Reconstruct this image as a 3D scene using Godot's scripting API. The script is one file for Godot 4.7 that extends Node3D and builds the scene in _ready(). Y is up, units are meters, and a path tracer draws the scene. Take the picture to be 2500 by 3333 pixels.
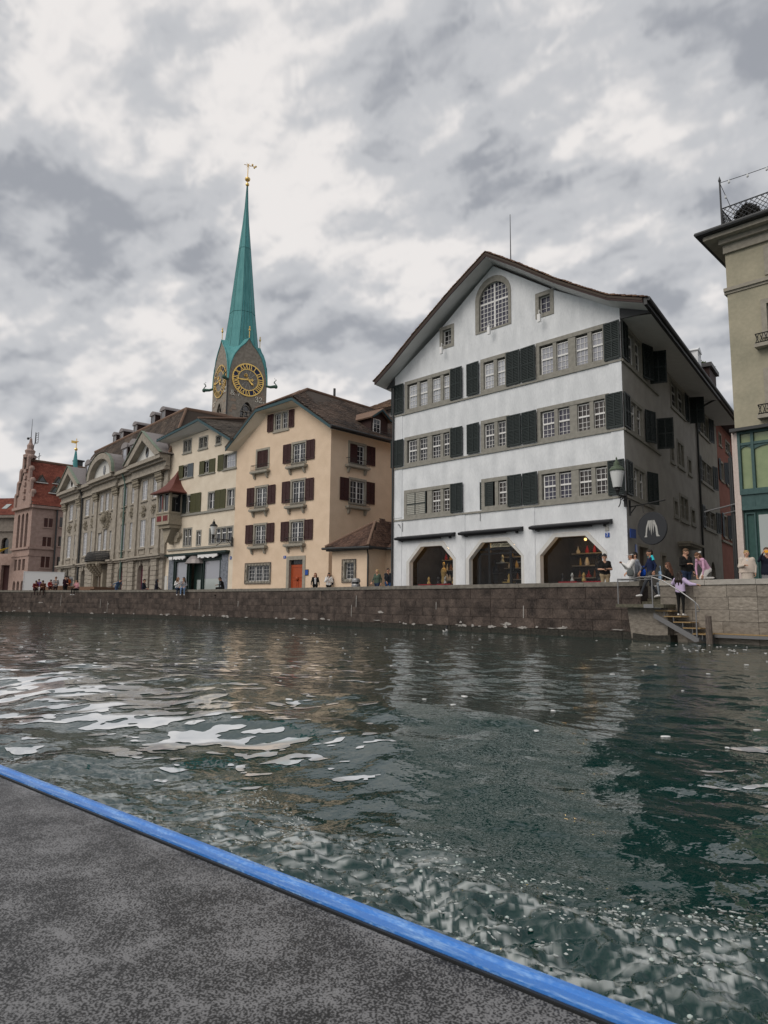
extends Node3D
# A river quay with old guild houses, seen from the side deck of a low tour boat.
const G = 1.5            # level of the quay walkway above the water (y = 0)
var M = {}               # materials by name
var taken = {}           # names in use per parent
var cache = {}           # meshes shared between alike parts
var rng = RandomNumberGenerator.new()


class MB:
	# collects triangles; front faces are given counter-clockwise as seen from outside and stored clockwise
	var v = PackedVector3Array()
	var n = PackedVector3Array()
	var c = PackedColorArray()
	var col = Color.WHITE
	var colored = false
	var smooth = false
	var off = Vector3.ZERO
	var xf = Transform3D.IDENTITY

	func put(p):
		return xf * (p + off)

	func tri(a, b, d):
		v.append(put(a)); v.append(put(d)); v.append(put(b))
		if colored:
			c.append(col); c.append(col); c.append(col)

	func quad(a, b, d, e):
		tri(a, b, d)
		tri(a, d, e)

	func box(x0, y0, z0, x1, y1, z1):
		var a = Vector3(x0, y0, z1); var b = Vector3(x1, y0, z1); var d = Vector3(x1, y1, z1); var e = Vector3(x0, y1, z1)
		var f = Vector3(x0, y0, z0); var g = Vector3(x1, y0, z0); var h = Vector3(x1, y1, z0); var i = Vector3(x0, y1, z0)
		quad(a, b, d, e); quad(g, f, i, h); quad(b, g, h, d); quad(f, a, e, i); quad(e, d, h, i); quad(f, g, b, a)

	func prism(poly, z0, z1):
		# polygon in x, y (counter-clockwise) pulled from z0 to z1
		var t = Geometry2D.triangulate_polygon(poly)
		for k in range(0, t.size(), 3):
			var a = poly[t[k]]; var b = poly[t[k + 1]]; var d = poly[t[k + 2]]
			if (b - a).cross(d - a) < 0:
				var q = b; b = d; d = q
			tri(Vector3(a.x, a.y, z1), Vector3(b.x, b.y, z1), Vector3(d.x, d.y, z1))
			tri(Vector3(a.x, a.y, z0), Vector3(d.x, d.y, z0), Vector3(b.x, b.y, z0))
		for k in poly.size():
			var a = poly[k]; var b = poly[(k + 1) % poly.size()]
			quad(Vector3(a.x, a.y, z0), Vector3(b.x, b.y, z0), Vector3(b.x, b.y, z1), Vector3(a.x, a.y, z1))

	func slab(poly3, th):
		# a flat polygon in space (counter-clockwise from above) given a thickness downwards along its normal
		var nn = (poly3[1] - poly3[0]).cross(poly3[2] - poly3[0]).normalized() * th
		var k = poly3.size()
		for i in range(1, k - 1):
			tri(poly3[0], poly3[i], poly3[i + 1])
			tri(poly3[0] - nn, poly3[i + 1] - nn, poly3[i] - nn)
		for i in k:
			var a = poly3[i]; var b = poly3[(i + 1) % k]
			quad(a - nn, b - nn, b, a)

	func holes(polys, z, depth):
		# face at z of the first polygon less the others (even-odd), with reveals of that depth round the others
		var xs = []
		for p in polys:
			for q in p:
				xs.append(q.x)
		xs.sort()
		for i in xs.size() - 1:
			var xa = xs[i]; var xb = xs[i + 1]
			if xb - xa < 1e-4:
				continue
			var xm = (xa + xb) / 2
			var hits = []
			for p in polys:
				for k in p.size():
					var a = p[k]; var b = p[(k + 1) % p.size()]
					if (a.x <= xm) != (b.x <= xm):
						var s = (b.y - a.y) / (b.x - a.x)
						hits.append([a.y + s * (xm - a.x), a.y + s * (xa - a.x), a.y + s * (xb - a.x)])
			hits.sort_custom(func(p, q): return p[0] < q[0])
			for k in range(0, hits.size() - 1, 2):
				quad(Vector3(xa, hits[k][1], z), Vector3(xb, hits[k][2], z), Vector3(xb, hits[k + 1][2], z), Vector3(xa, hits[k + 1][1], z))
		for j in range(1, polys.size()):
			var p = polys[j]
			for k in p.size():
				var a = p[k]; var b = p[(k + 1) % p.size()]
				quad(Vector3(a.x, a.y, z), Vector3(b.x, b.y, z), Vector3(b.x, b.y, z - depth), Vector3(a.x, a.y, z - depth))

	func frame(x0, y0, x1, y1, t, z0, z1):
		box(x0, y0, z0, x0 + t, y1, z1); box(x1 - t, y0, z0, x1, y1, z1)
		box(x0 + t, y0, z0, x1 - t, y0 + t, z1); box(x0 + t, y1 - t, z0, x1 - t, y1, z1)

	func tube(path, r, sides = 6, r_end = -1.0):
		var rings = []
		for i in path.size():
			var d = (path[min(i + 1, path.size() - 1)] - path[max(i - 1, 0)]).normalized()
			var u = d.cross(Vector3.UP if abs(d.y) < 0.9 else Vector3.RIGHT).normalized()
			var w = u.cross(d)
			var rr = r if r_end < 0 else lerpf(r, r_end, float(i) / (path.size() - 1))
			var ring = []
			for k in sides:
				var a = TAU * k / sides
				ring.append(path[i] + (u * cos(a) + w * sin(a)) * rr)
			rings.append(ring)
		for i in rings.size() - 1:
			for k in sides:
				var l = (k + 1) % sides
				quad(rings[i][k], rings[i + 1][k], rings[i + 1][l], rings[i][l])
		for k in range(1, sides - 1):
			tri(rings[0][0], rings[0][k], rings[0][k + 1])
			tri(rings[-1][0], rings[-1][k + 1], rings[-1][k])

	func lathe(prof, at, sides = 12, turn = 0.0, squash = 1.0):
		# profile of (radius, height) from bottom to top
		for i in prof.size() - 1:
			for k in sides:
				var a = TAU * k / sides + turn; var b = TAU * (k + 1) / sides + turn
				var p = prof[i]; var q = prof[i + 1]
				var A = at + Vector3(sin(a) * p.x, p.y, cos(a) * p.x * squash); var B = at + Vector3(sin(b) * p.x, p.y, cos(b) * p.x * squash)
				var Cc = at + Vector3(sin(b) * q.x, q.y, cos(b) * q.x * squash); var Dd = at + Vector3(sin(a) * q.x, q.y, cos(a) * q.x * squash)
				if p.x > 1e-5:
					tri(A, B, Cc)
				if q.x > 1e-5:
					tri(A, Cc, Dd)

	func ball(at, r, sides = 10, sy = 1.0):
		var pr = []
		for i in 7:
			var t = -PI / 2 + PI * i / 6
			pr.append(Vector2(cos(t) * r if i > 0 and i < 6 else 0.0, sin(t) * r * sy))
		lathe(pr, at, sides)

	func mesh():
		var a = []
		a.resize(Mesh.ARRAY_MAX)
		a[Mesh.ARRAY_VERTEX] = v
		if colored:
			a[Mesh.ARRAY_COLOR] = c
		if smooth:
			var sums = {}
			for i in range(0, v.size(), 3):
				var nn = (v[i + 2] - v[i]).cross(v[i + 1] - v[i])
				for k in 3:
					var key = (v[i + k] * 2000.0).round()
					sums[key] = sums.get(key, Vector3.ZERO) + nn
			for p in v:
				n.append(sums[(p * 2000.0).round()].normalized())
			a[Mesh.ARRAY_NORMAL] = n
		var m = ArrayMesh.new()
		if v.size():
			m.add_surface_from_arrays(Mesh.PRIMITIVE_TRIANGLES, a)
		return m


func mb(at = Vector3.ZERO):
	var b = MB.new()
	b.off = at
	return b


func lift():             # a builder for a house: heights are given above the water, its root stands at G
	return mb(Vector3(0, -G, 0))


func numbered(parent, called):
	var key = str(parent.get_instance_id()) + called
	var k = taken.get(key, 0)
	taken[key] = k + 1
	return called if k == 0 else "%s_%03d" % [called, k]


func put(called, b, material, parent = self):
	var o = MeshInstance3D.new()
	o.mesh = b.mesh() if b is MB else b
	o.material_override = M[material] if material is String else material
	o.name = numbered(parent, called)
	parent.add_child(o, true)
	return o


func tag(o, label, category = "", group = "", kind = ""):
	if label: o.set_meta("label", label)
	if category: o.set_meta("category", category)
	if group: o.set_meta("group", group)
	if kind: o.set_meta("kind", kind)
	return o


func base(called, at, turn_deg, label, category, group = ""):
	var o = Node3D.new()
	o.name = numbered(self, called)
	add_child(o, true)
	o.position = at
	o.rotation_degrees.y = turn_deg
	return tag(o, label, category, group)


func copies(called, mesh, material, xforms, cols, parent):
	var mm = MultiMesh.new()
	mm.transform_format = MultiMesh.TRANSFORM_3D
	mm.use_colors = cols != null
	mm.mesh = mesh
	mm.instance_count = xforms.size()
	for i in xforms.size():
		mm.set_instance_transform(i, xforms[i])
		if cols != null:
			mm.set_instance_color(i, cols[i])
	var o = MultiMeshInstance3D.new()
	o.multimesh = mm
	o.material_override = M[material]
	o.name = numbered(parent, called)
	parent.add_child(o, true)
	o.set_meta("kind", "stuff")
	return o


# ---------------------------------------------------------------- textures and materials

func noise(sd, freq, oct = 4, kind = FastNoiseLite.TYPE_SIMPLEX_SMOOTH):
	var f = FastNoiseLite.new()
	f.seed = sd
	f.noise_type = kind
	f.frequency = freq
	f.fractal_octaves = oct
	f.fractal_type = FastNoiseLite.FRACTAL_FBM if oct > 1 else FastNoiseLite.FRACTAL_NONE
	return f


func grey(sd, freq, oct, size = 512, kind = FastNoiseLite.TYPE_SIMPLEX_SMOOTH):
	return noise(sd, freq, oct, kind).get_seamless_image(size, size, false, false, 0.15, true)


func tex(sd, freq, a, b, contrast = 1.0, bias = 0.0, fine = 0.35, size = 512):
	# two layers of noise laid between two linear colours
	var p = grey(sd, freq, 5, size).get_data()
	var q = grey(sd + 7, freq * 9.0, 3, size).get_data()
	var lut = PackedByteArray()
	for i in 256:
		var cc = a.lerp(b, i / 255.0).linear_to_srgb()
		lut.append(int(clampf(cc.r, 0, 1) * 255)); lut.append(int(clampf(cc.g, 0, 1) * 255)); lut.append(int(clampf(cc.b, 0, 1) * 255))
	var out = PackedByteArray()
	out.resize(size * size * 3)
	for i in size * size:
		var t = clampi(int(((p[i] * (1.0 - fine) + q[i] * fine) - 127.5 + bias * 255.0) * contrast + 127.5), 0, 255) * 3
		out[i * 3] = lut[t]; out[i * 3 + 1] = lut[t + 1]; out[i * 3 + 2] = lut[t + 2]
	var im = Image.create_from_data(size, size, false, Image.FORMAT_RGB8, out)
	return ImageTexture.create_from_image(im)


func ntex(sd, freq, oct, strength, size = 512, kind = FastNoiseLite.TYPE_SIMPLEX_SMOOTH):
	var im = grey(sd, freq, oct, size, kind)
	im.convert(Image.FORMAT_RGBA8)
	im.bump_map_to_normal_map(strength)
	return ImageTexture.create_from_image(im)


func mat(key, c, rough, o = {}):
	var m = StandardMaterial3D.new()
	m.resource_name = key
	m.roughness = rough
	m.metallic_specular = o.get("spec", 0.4)
	m.metallic = o.get("metal", 0.0)
	if o.has("tex"):
		m.albedo_texture = o.tex
		m.albedo_color = Color(c.r, c.g, c.b).linear_to_srgb()
	else:
		m.albedo_color = c.linear_to_srgb()
	if o.has("normal"):
		m.normal_enabled = true
		m.normal_texture = o.normal
		m.normal_scale = o.get("ns", 1.0)
	if o.has("tex") or o.has("normal"):
		m.uv1_triplanar = true
		m.uv1_world_triplanar = o.get("world", false)
		m.uv1_scale = o.get("scale", Vector3.ONE)
	if o.get("vc", false):
		m.vertex_color_use_as_albedo = true
	M[key] = m
	return m


func L(r, g, b):         # a linear base colour
	return Color(r, g, b)


func make_materials():
	var W = Color(1, 1, 1)
	var n_plaster = ntex(3, 0.02, 5, 2.0)
	var n_stone = ntex(4, 0.03, 5, 5.0)
	var n_fine = ntex(5, 0.12, 3, 3.0)
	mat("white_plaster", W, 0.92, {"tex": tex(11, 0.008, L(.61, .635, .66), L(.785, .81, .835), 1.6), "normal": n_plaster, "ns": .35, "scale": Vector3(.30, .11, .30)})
	mat("white_trim", W, 0.85, {"tex": tex(12, 0.01, L(.55, .55, .53), L(.66, .66, .64), 1.2), "normal": n_plaster, "ns": .3, "scale": Vector3.ONE * .5})
	mat("yellow_plaster", W, 0.93, {"tex": tex(13, 0.008, L(.67, .52, .38), L(.78, .62, .47), 1.3), "normal": n_plaster, "ns": .35, "scale": Vector3.ONE * .2})
	mat("cream_plaster", W, 0.93, {"tex": tex(14, 0.008, L(.65, .565, .45), L(.77, .685, .565), 1.4), "normal": n_plaster, "ns": .35, "scale": Vector3.ONE * .2})
	mat("peach_plaster", W, 0.93, {"tex": tex(15, 0.01, L(.62, .36, .20), L(.70, .42, .25), 1.2), "scale": Vector3.ONE * .2})
	mat("beige_plaster", W, 0.93, {"tex": tex(16, 0.007, L(.30, .285, .215), L(.42, .385, .29), 1.5), "normal": n_plaster, "ns": .4, "scale": Vector3.ONE * .16})
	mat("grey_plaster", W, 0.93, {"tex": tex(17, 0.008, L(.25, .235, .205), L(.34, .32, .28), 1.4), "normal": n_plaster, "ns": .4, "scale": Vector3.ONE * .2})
	mat("red_plaster", W, 0.93, {"tex": tex(18, 0.008, L(.23, .085, .06), L(.31, .125, .09), 1.4), "normal": n_plaster, "ns": .4, "scale": Vector3.ONE * .2})
	mat("shaded_lane_plaster", W, 0.93, {"tex": tex(29, 0.008, L(.30, .285, .265), L(.42, .405, .38), 1.4), "normal": n_plaster, "ns": .4, "scale": Vector3.ONE * .2})  # lane side of the white house: its shade put into darker plaster
	mat("soffit", W, 0.9, {"tex": tex(19, 0.01, L(.60, .60, .59), L(.70, .70, .69), 1.2), "scale": Vector3.ONE * .3})
	mat("window_stone", W, 0.88, {"tex": tex(20, 0.012, L(.225, .218, .192), L(.325, .315, .28), 1.4), "normal": n_stone, "ns": .35, "scale": Vector3.ONE * .6})
	mat("grey_stone", W, 0.88, {"tex": tex(21, 0.012, L(.27, .25, .21), L(.37, .345, .29), 1.4), "normal": n_stone, "ns": .35, "scale": Vector3.ONE * .6})
	mat("guild_stone", W, 0.9, {"tex": tex(22, 0.01, L(.25, .225, .19), L(.40, .362, .305), 1.6), "normal": n_stone, "ns": .4, "scale": Vector3.ONE * .35})
	mat("guild_stone_dark", W, 0.9, {"tex": tex(23, 0.012, L(.22, .195, .15), L(.33, .295, .235), 1.6), "normal": n_stone, "ns": .5, "scale": Vector3.ONE * .35})
	mat("tower_stone", W, 0.92, {"tex": tex(24, 0.012, L(.21, .185, .155), L(.33, .30, .255), 1.7), "normal": n_stone, "ns": .5, "scale": Vector3.ONE * .2})
	mat("tower_block", W, 0.92, {"tex": tex(25, 0.02, L(.27, .20, .155), L(.38, .30, .235), 1.5), "normal": n_stone, "ns": .5, "scale": Vector3.ONE * .4})
	mat("pink_stone", W, 0.9, {"tex": tex(26, 0.012, L(.30, .21, .18), L(.41, .30, .26), 1.5), "normal": n_stone, "ns": .4, "scale": Vector3.ONE * .25})
	mat("far_stone", W, 0.9, {"tex": tex(27, 0.012, L(.17, .15, .13), L(.27, .24, .21), 1.5), "scale": Vector3.ONE * .25})
	for k in 4:
		var d = [1.0, .9, 1.12, 1.03][k]
		mat("quay_stone_%d" % k, W, 0.85, {"tex": tex(30 + k, 0.012, L(.022, .0175, .016) * d, L(.135, .104, .088) * d, 2.0, -.02, .42), "normal": n_stone, "ns": .8, "scale": Vector3(.3, .17, .3), "world": true})
	mat("quay_mortar", L(.045, .036, .032), 0.95, {"normal": n_stone, "scale": Vector3.ONE * .6})
	mat("quay_algae", W, 0.6, {"tex": tex(35, 0.02, L(.012, .012, .010), L(.06, .055, .042), 2.0, -.05), "normal": n_stone, "ns": 1.2, "scale": Vector3.ONE * .8, "world": true})
	mat("coping_dark", W, 0.85, {"tex": tex(36, 0.014, L(.10, .092, .08), L(.24, .22, .19), 1.8), "normal": n_stone, "ns": .6, "scale": Vector3.ONE * .5, "world": true})
	for k in 3:
		var d = [1.0, .86, 1.12][k]
		mat("light_stone_%d" % k, W, 0.9, {"tex": tex(40 + k, 0.016, L(.165, .145, .12) * d, L(.34, .305, .262) * d, 1.9, 0, .35), "normal": n_stone, "ns": 1.1, "scale": Vector3(.7, .9, .7), "world": true})
	mat("coping_light", W, 0.85, {"tex": tex(44, 0.014, L(.33, .31, .28), L(.46, .44, .40), 1.4), "normal": n_stone, "ns": .5, "scale": Vector3.ONE * .5, "world": true})
	mat("lime", W, 0.95, {"tex": tex(45, 0.02, L(.24, .225, .21), L(.50, .48, .455), 1.5), "scale": Vector3.ONE * .9, "world": true})
	mat("landing_stone", W, 0.85, {"tex": tex(46, 0.02, L(.05, .052, .035), L(.16, .145, .11), 1.8), "normal": n_stone, "ns": .8, "scale": Vector3.ONE * .8, "world": true})
	mat("paving", W, 0.8, {"tex": tex(47, 0.02, L(.13, .125, .12), L(.22, .21, .20), 1.4), "scale": Vector3.ONE * .3, "world": true})
	mat("tile", Color(1, 1, 1), 0.85, {"vc": true, "normal": n_fine, "ns": .5, "scale": Vector3.ONE * 3.0})
	mat("roof_under", L(.07, .055, .045), 0.9)
	mat("ridge_tile", L(.20, .13, .095), 0.85, {"normal": n_fine, "scale": Vector3.ONE * 2.0})
	mat("copper", W, 0.6, {"tex": tex(50, 0.012, L(.05, .235, .245), L(.13, .385, .39), 1.5), "normal": n_plaster, "ns": .4, "scale": Vector3(.35, .05, .35)})
	mat("copper_seam", L(.045, .15, .15), 0.6)
	mat("copper_pale", W, 0.6, {"tex": tex(51, 0.02, L(.15, .20, .15), L(.26, .31, .24), 1.5), "scale": Vector3.ONE * .5})
	mat("zinc", W, 0.5, {"tex": tex(52, 0.02, L(.20, .18, .175), L(.31, .28, .275), 1.3), "scale": Vector3.ONE * .4, "metal": .3})
	mat("gold", L(.80, .55, .18), 0.32, {"metal": .85, "spec": .5})
	mat("dial_blue", L(.012, .022, .075), 0.5)
	mat("dial_stone", W, 0.85, {"tex": tex(53, 0.02, L(.17, .155, .14), L(.25, .235, .21), 1.4), "scale": Vector3.ONE * .3})
	mat("white_letter", L(.72, .70, .62), 0.6)
	mat("bronze", L(.06, .12, .095), 0.6, {"metal": .3})
	mat("shutter_dark", W, 0.55, {"tex": tex(60, 0.02, L(.011, .017, .017), L(.03, .042, .042), 1.4), "scale": Vector3.ONE * .8})
	mat("shutter_pale", W, 0.6, {"tex": tex(61, 0.02, L(.26, .26, .23), L(.40, .40, .36), 1.4), "scale": Vector3.ONE * .8})
	mat("shutter_maroon", W, 0.55, {"tex": tex(62, 0.02, L(.032, .0105, .0105), L(.062, .021, .020), 1.4), "scale": Vector3.ONE * .8})
	mat("shutter_green", W, 0.6, {"tex": tex(63, 0.02, L(.05, .055, .022), L(.11, .105, .05), 1.4), "scale": Vector3.ONE * .8})
	mat("shutter_blue", L(.11, .13, .15), 0.6)
	mat("sash_white", L(.74, .74, .73), 0.5)
	mat("sash_grey", L(.40, .40, .38), 0.6)
	mat("pane_blind", L(.42, .44, .48), 0.06, {"spec": .8})
	mat("pane_curtain", L(.30, .31, .35), 0.06, {"spec": .8})
	mat("pane_violet", L(.040, .038, .062), 0.04, {"spec": .6})
	mat("pane_grey", L(.026, .027, .033), 0.04, {"spec": .6})
	mat("pane_dark", L(.012, .013, .015), 0.04, {"spec": .8})
	mat("pane_warm", L(.024, .017, .014), 0.04, {"spec": .6})
	mat("hall_glass", L(.085, .04, .034), 0.15)
	mat("pane_milk", L(.36, .40, .39), 0.1, {"spec": .7})
	mat("pane_magenta", L(.10, .012, .04), 0.2)
	mat("pane_green", W, 0.12, {"tex": tex(64, 0.01, L(.20, .26, .13), L(.28, .34, .18), 1.2), "scale": Vector3.ONE * .4, "spec": .6})
	mat("iron", L(.014, .014, .015), 0.5, {"spec": .5})
	mat("iron_grey", L(.06, .062, .065), 0.5)
	mat("steel", W, 0.38, {"tex": tex(65, 0.03, L(.20, .20, .205), L(.32, .32, .32), 1.3), "scale": Vector3.ONE * 2.0, "metal": .6})
	mat("steel_dull", W, 0.6, {"tex": tex(66, 0.03, L(.13, .13, .135), L(.24, .24, .245), 1.4), "scale": Vector3.ONE * 2.0, "metal": .3})
	mat("tread", W, 0.75, {"tex": tex(67, 0.03, L(.20, .13, .06), L(.42, .29, .14), 1.4), "scale": Vector3.ONE * 2.0})
	mat("old_wood", W, 0.85, {"tex": tex(68, 0.02, L(.06, .05, .045), L(.20, .165, .14), 1.7), "normal": n_stone, "scale": Vector3(3, .4, 3)})
	mat("gutter", L(.022, .024, .026), 0.5, {"spec": .5})
	mat("drain_copper", L(.10, .16, .14), 0.6)
	mat("fascia_brown", L(.045, .026, .024), 0.7)
	mat("fascia_teal", L(.035, .078, .092), 0.6)
	mat("dormer_brown", L(.035, .017, .015), 0.7)
	mat("awning", L(.018, .019, .022), 0.55)
	mat("shop_dark", L(.012, .013, .014), 0.4)
	mat("shop_wall", W, 0.8, {"tex": tex(69, 0.01, L(.020, .017, .013), L(.052, .043, .033), 1.3), "scale": Vector3.ONE * .3})
	mat("red_cloth", L(.42, .02, .03), 0.75)
	mat("gold_cloth", L(.55, .40, .14), 0.7)
	mat("black_cloth", L(.014, .014, .016), 0.8)
	mat("sign_cream", L(.72, .68, .50), 0.5)
	mat("sign_black", L(.02, .02, .02), 0.5)
	mat("sign_blue", L(.02, .075, .34), 0.35)
	mat("sign_white", L(.78, .78, .78), 0.4)
	mat("sign_disc", L(.028, .030, .034), 0.45)
	mat("door_red", W, 0.5, {"tex": tex(70, 0.02, L(.30, .055, .02), L(.42, .09, .03), 1.3), "scale": Vector3(2, .3, 2)})
	mat("door_wood", W, 0.55, {"tex": tex(71, 0.02, L(.18, .075, .03), L(.30, .13, .05), 1.4), "scale": Vector3(2, .3, 2)})
	mat("teal_frame", W, 0.5, {"tex": tex(72, 0.015, L(.032, .075, .075), L(.062, .12, .118), 1.3), "scale": Vector3.ONE * .6})
	mat("teal_dark", W, 0.5, {"tex": tex(73, 0.015, L(.018, .062, .055), L(.038, .10, .09), 1.3), "scale": Vector3.ONE * .6})
	mat("shop_green", L(.012, .028, .024), 0.45)
	mat("marble", W, 0.4, {"tex": tex(74, 0.012, L(.10, .115, .14), L(.24, .26, .30), 1.8), "scale": Vector3.ONE * .6})
	mat("pink_pillar", W, 0.8, {"tex": tex(75, 0.02, L(.50, .42, .38), L(.62, .54, .50), 1.3), "scale": Vector3.ONE * .8})
	mat("oriel_red", L(.16, .014, .016), 0.5)
	mat("oriel_roof", W, 0.6, {"tex": tex(76, 0.02, L(.10, .03, .025), L(.19, .07, .055), 1.5), "scale": Vector3.ONE * .8})
	mat("oriel_stone", W, 0.85, {"tex": tex(77, 0.014, L(.27, .235, .18), L(.40, .355, .28), 1.5), "normal": n_stone, "ns": .4, "scale": Vector3.ONE * .6})
	mat("lamp_glass", L(.70, .72, .72), 0.25)
	mat("lamp_green", L(.10, .13, .09), 0.5, {"metal": .3})
	mat("truck_white", L(.70, .71, .72), 0.4)
	mat("truck_grey", L(.36, .37, .38), 0.5)
	mat("tyre", L(.02, .02, .02), 0.9)
	mat("bin_steel", L(.35, .35, .35), 0.35, {"metal": .7})
	mat("leaf", L(.045, .075, .02), 0.7)
	mat("leaf_dark", L(.022, .020, .016), 0.85)
	mat("yellow_flag", L(.70, .52, .05), 0.7)
	mat("brown_step", W, 0.85, {"tex": tex(78, 0.02, L(.13, .075, .05), L(.24, .15, .10), 1.4), "normal": n_stone, "scale": Vector3.ONE * .6})
	mat("body", Color(1, 1, 1), 0.8, {"vc": true, "spec": .3})
	mat("cloth_soft", Color(1, 1, 1), 0.95, {"vc": true, "spec": .2})
	mat("hair", Color(1, 1, 1), 0.5, {"vc": true, "spec": .4})
	mat("prop", Color(1, 1, 1), 0.5, {"vc": true})
	var pane = StandardMaterial3D.new()
	pane.transparency = BaseMaterial3D.TRANSPARENCY_ALPHA
	pane.albedo_color = Color(.04, .042, .04, 0.15)
	pane.roughness = 0.02
	pane.metallic_specular = 0.25
	M["shop_glass"] = pane
	# the river: deep green, glossy, with fine ripples
	var w = StandardMaterial3D.new()
	w.vertex_color_use_as_albedo = true
	w.roughness = 0.035
	w.metallic_specular = 0.55
	w.normal_enabled = true
	w.normal_texture = ntex(90, 0.018, 4, 6.0, 1024)
	w.normal_scale = 0.26
	w.uv1_triplanar = true
	w.uv1_world_triplanar = true
	w.uv1_scale = Vector3(.30, .30, .30)
	M["water"] = w
	# wet anti-slip deck: grey paint crowded with dark specks
	var fl = noise(95, 0.045, 1, FastNoiseLite.TYPE_CELLULAR)
	fl.cellular_return_type = FastNoiseLite.RETURN_DISTANCE
	fl.cellular_jitter = 1.0
	var cell = fl.get_seamless_image(1024, 1024, false, false, 0.1, true).get_data()
	var dens = grey(96, 0.004, 5, 1024).get_data()
	var soft = grey(97, 0.12, 2, 1024).get_data()
	var out = PackedByteArray()
	out.resize(1024 * 1024)
	for i in 1024 * 1024:
		var edge = 128.0 + (dens[i] - 128) * 0.32 + (cell[i] - 90) * .35
		var t = smoothstep(-22.0, 26.0, edge - soft[i])
		out[i] = int(clampf(34 + t * 86 + (dens[i] - 128) * .10, 0, 255))
	var di = Image.create_from_data(1024, 1024, false, Image.FORMAT_L8, out)
	var dn = Image.create_from_data(1024, 1024, false, Image.FORMAT_L8, out)
	dn.convert(Image.FORMAT_RGBA8)
	dn.bump_map_to_normal_map(1.5)
	mat("deck", Color(.98, .98, 1), 0.42, {"tex": ImageTexture.create_from_image(di), "normal": ImageTexture.create_from_image(dn), "ns": .5, "scale": Vector3.ONE * 1.25, "spec": .4})
	mat("deck_blue", W, 0.28, {"tex": tex(98, 0.012, L(.05, .21, .62), L(.32, .54, .86), 3.0, -.16, .45), "normal": n_fine, "ns": .3, "scale": Vector3(.9, 3, 7), "spec": .5})


# ---------------------------------------------------------------- camera, sky, fill light

func make_view():
	var cam = Camera3D.new()
	cam.name = "camera"
	var p = deg_to_rad(7.54); var r = deg_to_rad(0.6)
	var right = Vector3(1, 0, 0); var up = Vector3(0, cos(p), sin(p)); var back = Vector3(0, -sin(p), cos(p))
	cam.transform = Transform3D(Basis(right * cos(r) + up * sin(r), up * cos(r) - right * sin(r), back), Vector3(0, 1.13, 0))
	cam.fov = 71.93
	cam.near = 0.05
	cam.far = 2000.0
	add_child(cam)
	cam.current = true
	var att = CameraAttributesPhysical.new()       # a phone's small lens: only the deck close by is a little soft
	att.frustum_focal_length = 16.54
	att.exposure_aperture = 8.0
	att.frustum_focus_distance = 25.0
	att.frustum_near = 0.05
	att.frustum_far = 2000.0
	cam.attributes = att
	var e = Environment.new()
	e.background_mode = Environment.BG_SKY
	e.tonemap_mode = Environment.TONE_MAPPER_LINEAR
	e.tonemap_exposure = 1.0
	e.sdfgi_enabled = true
	e.ssao_enabled = true
	e.ssil_enabled = true
	var sky = Sky.new()
	var pano = PanoramaSkyMaterial.new()
	pano.panorama = ImageTexture.create_from_image(cloud_sky(2048, 1024))
	sky.sky_material = pano
	e.sky = sky
	var we = WorldEnvironment.new()
	we.name = "world_environment"
	we.environment = e
	add_child(we)
	var sun = DirectionalLight3D.new()
	sun.name = "sun"
	sun.light_energy = 0.46  # soft fill from behind-left, added to brighten the fronts; the bright cloud lies ahead
	sun.light_color = Color(1.0, 0.97, 0.93)
	sun.light_angular_distance = 40.0
	sun.shadow_enabled = true
	add_child(sun)
	sun.look_at_from_position(Vector3(-9, 10, 6), Vector3.ZERO)


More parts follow.
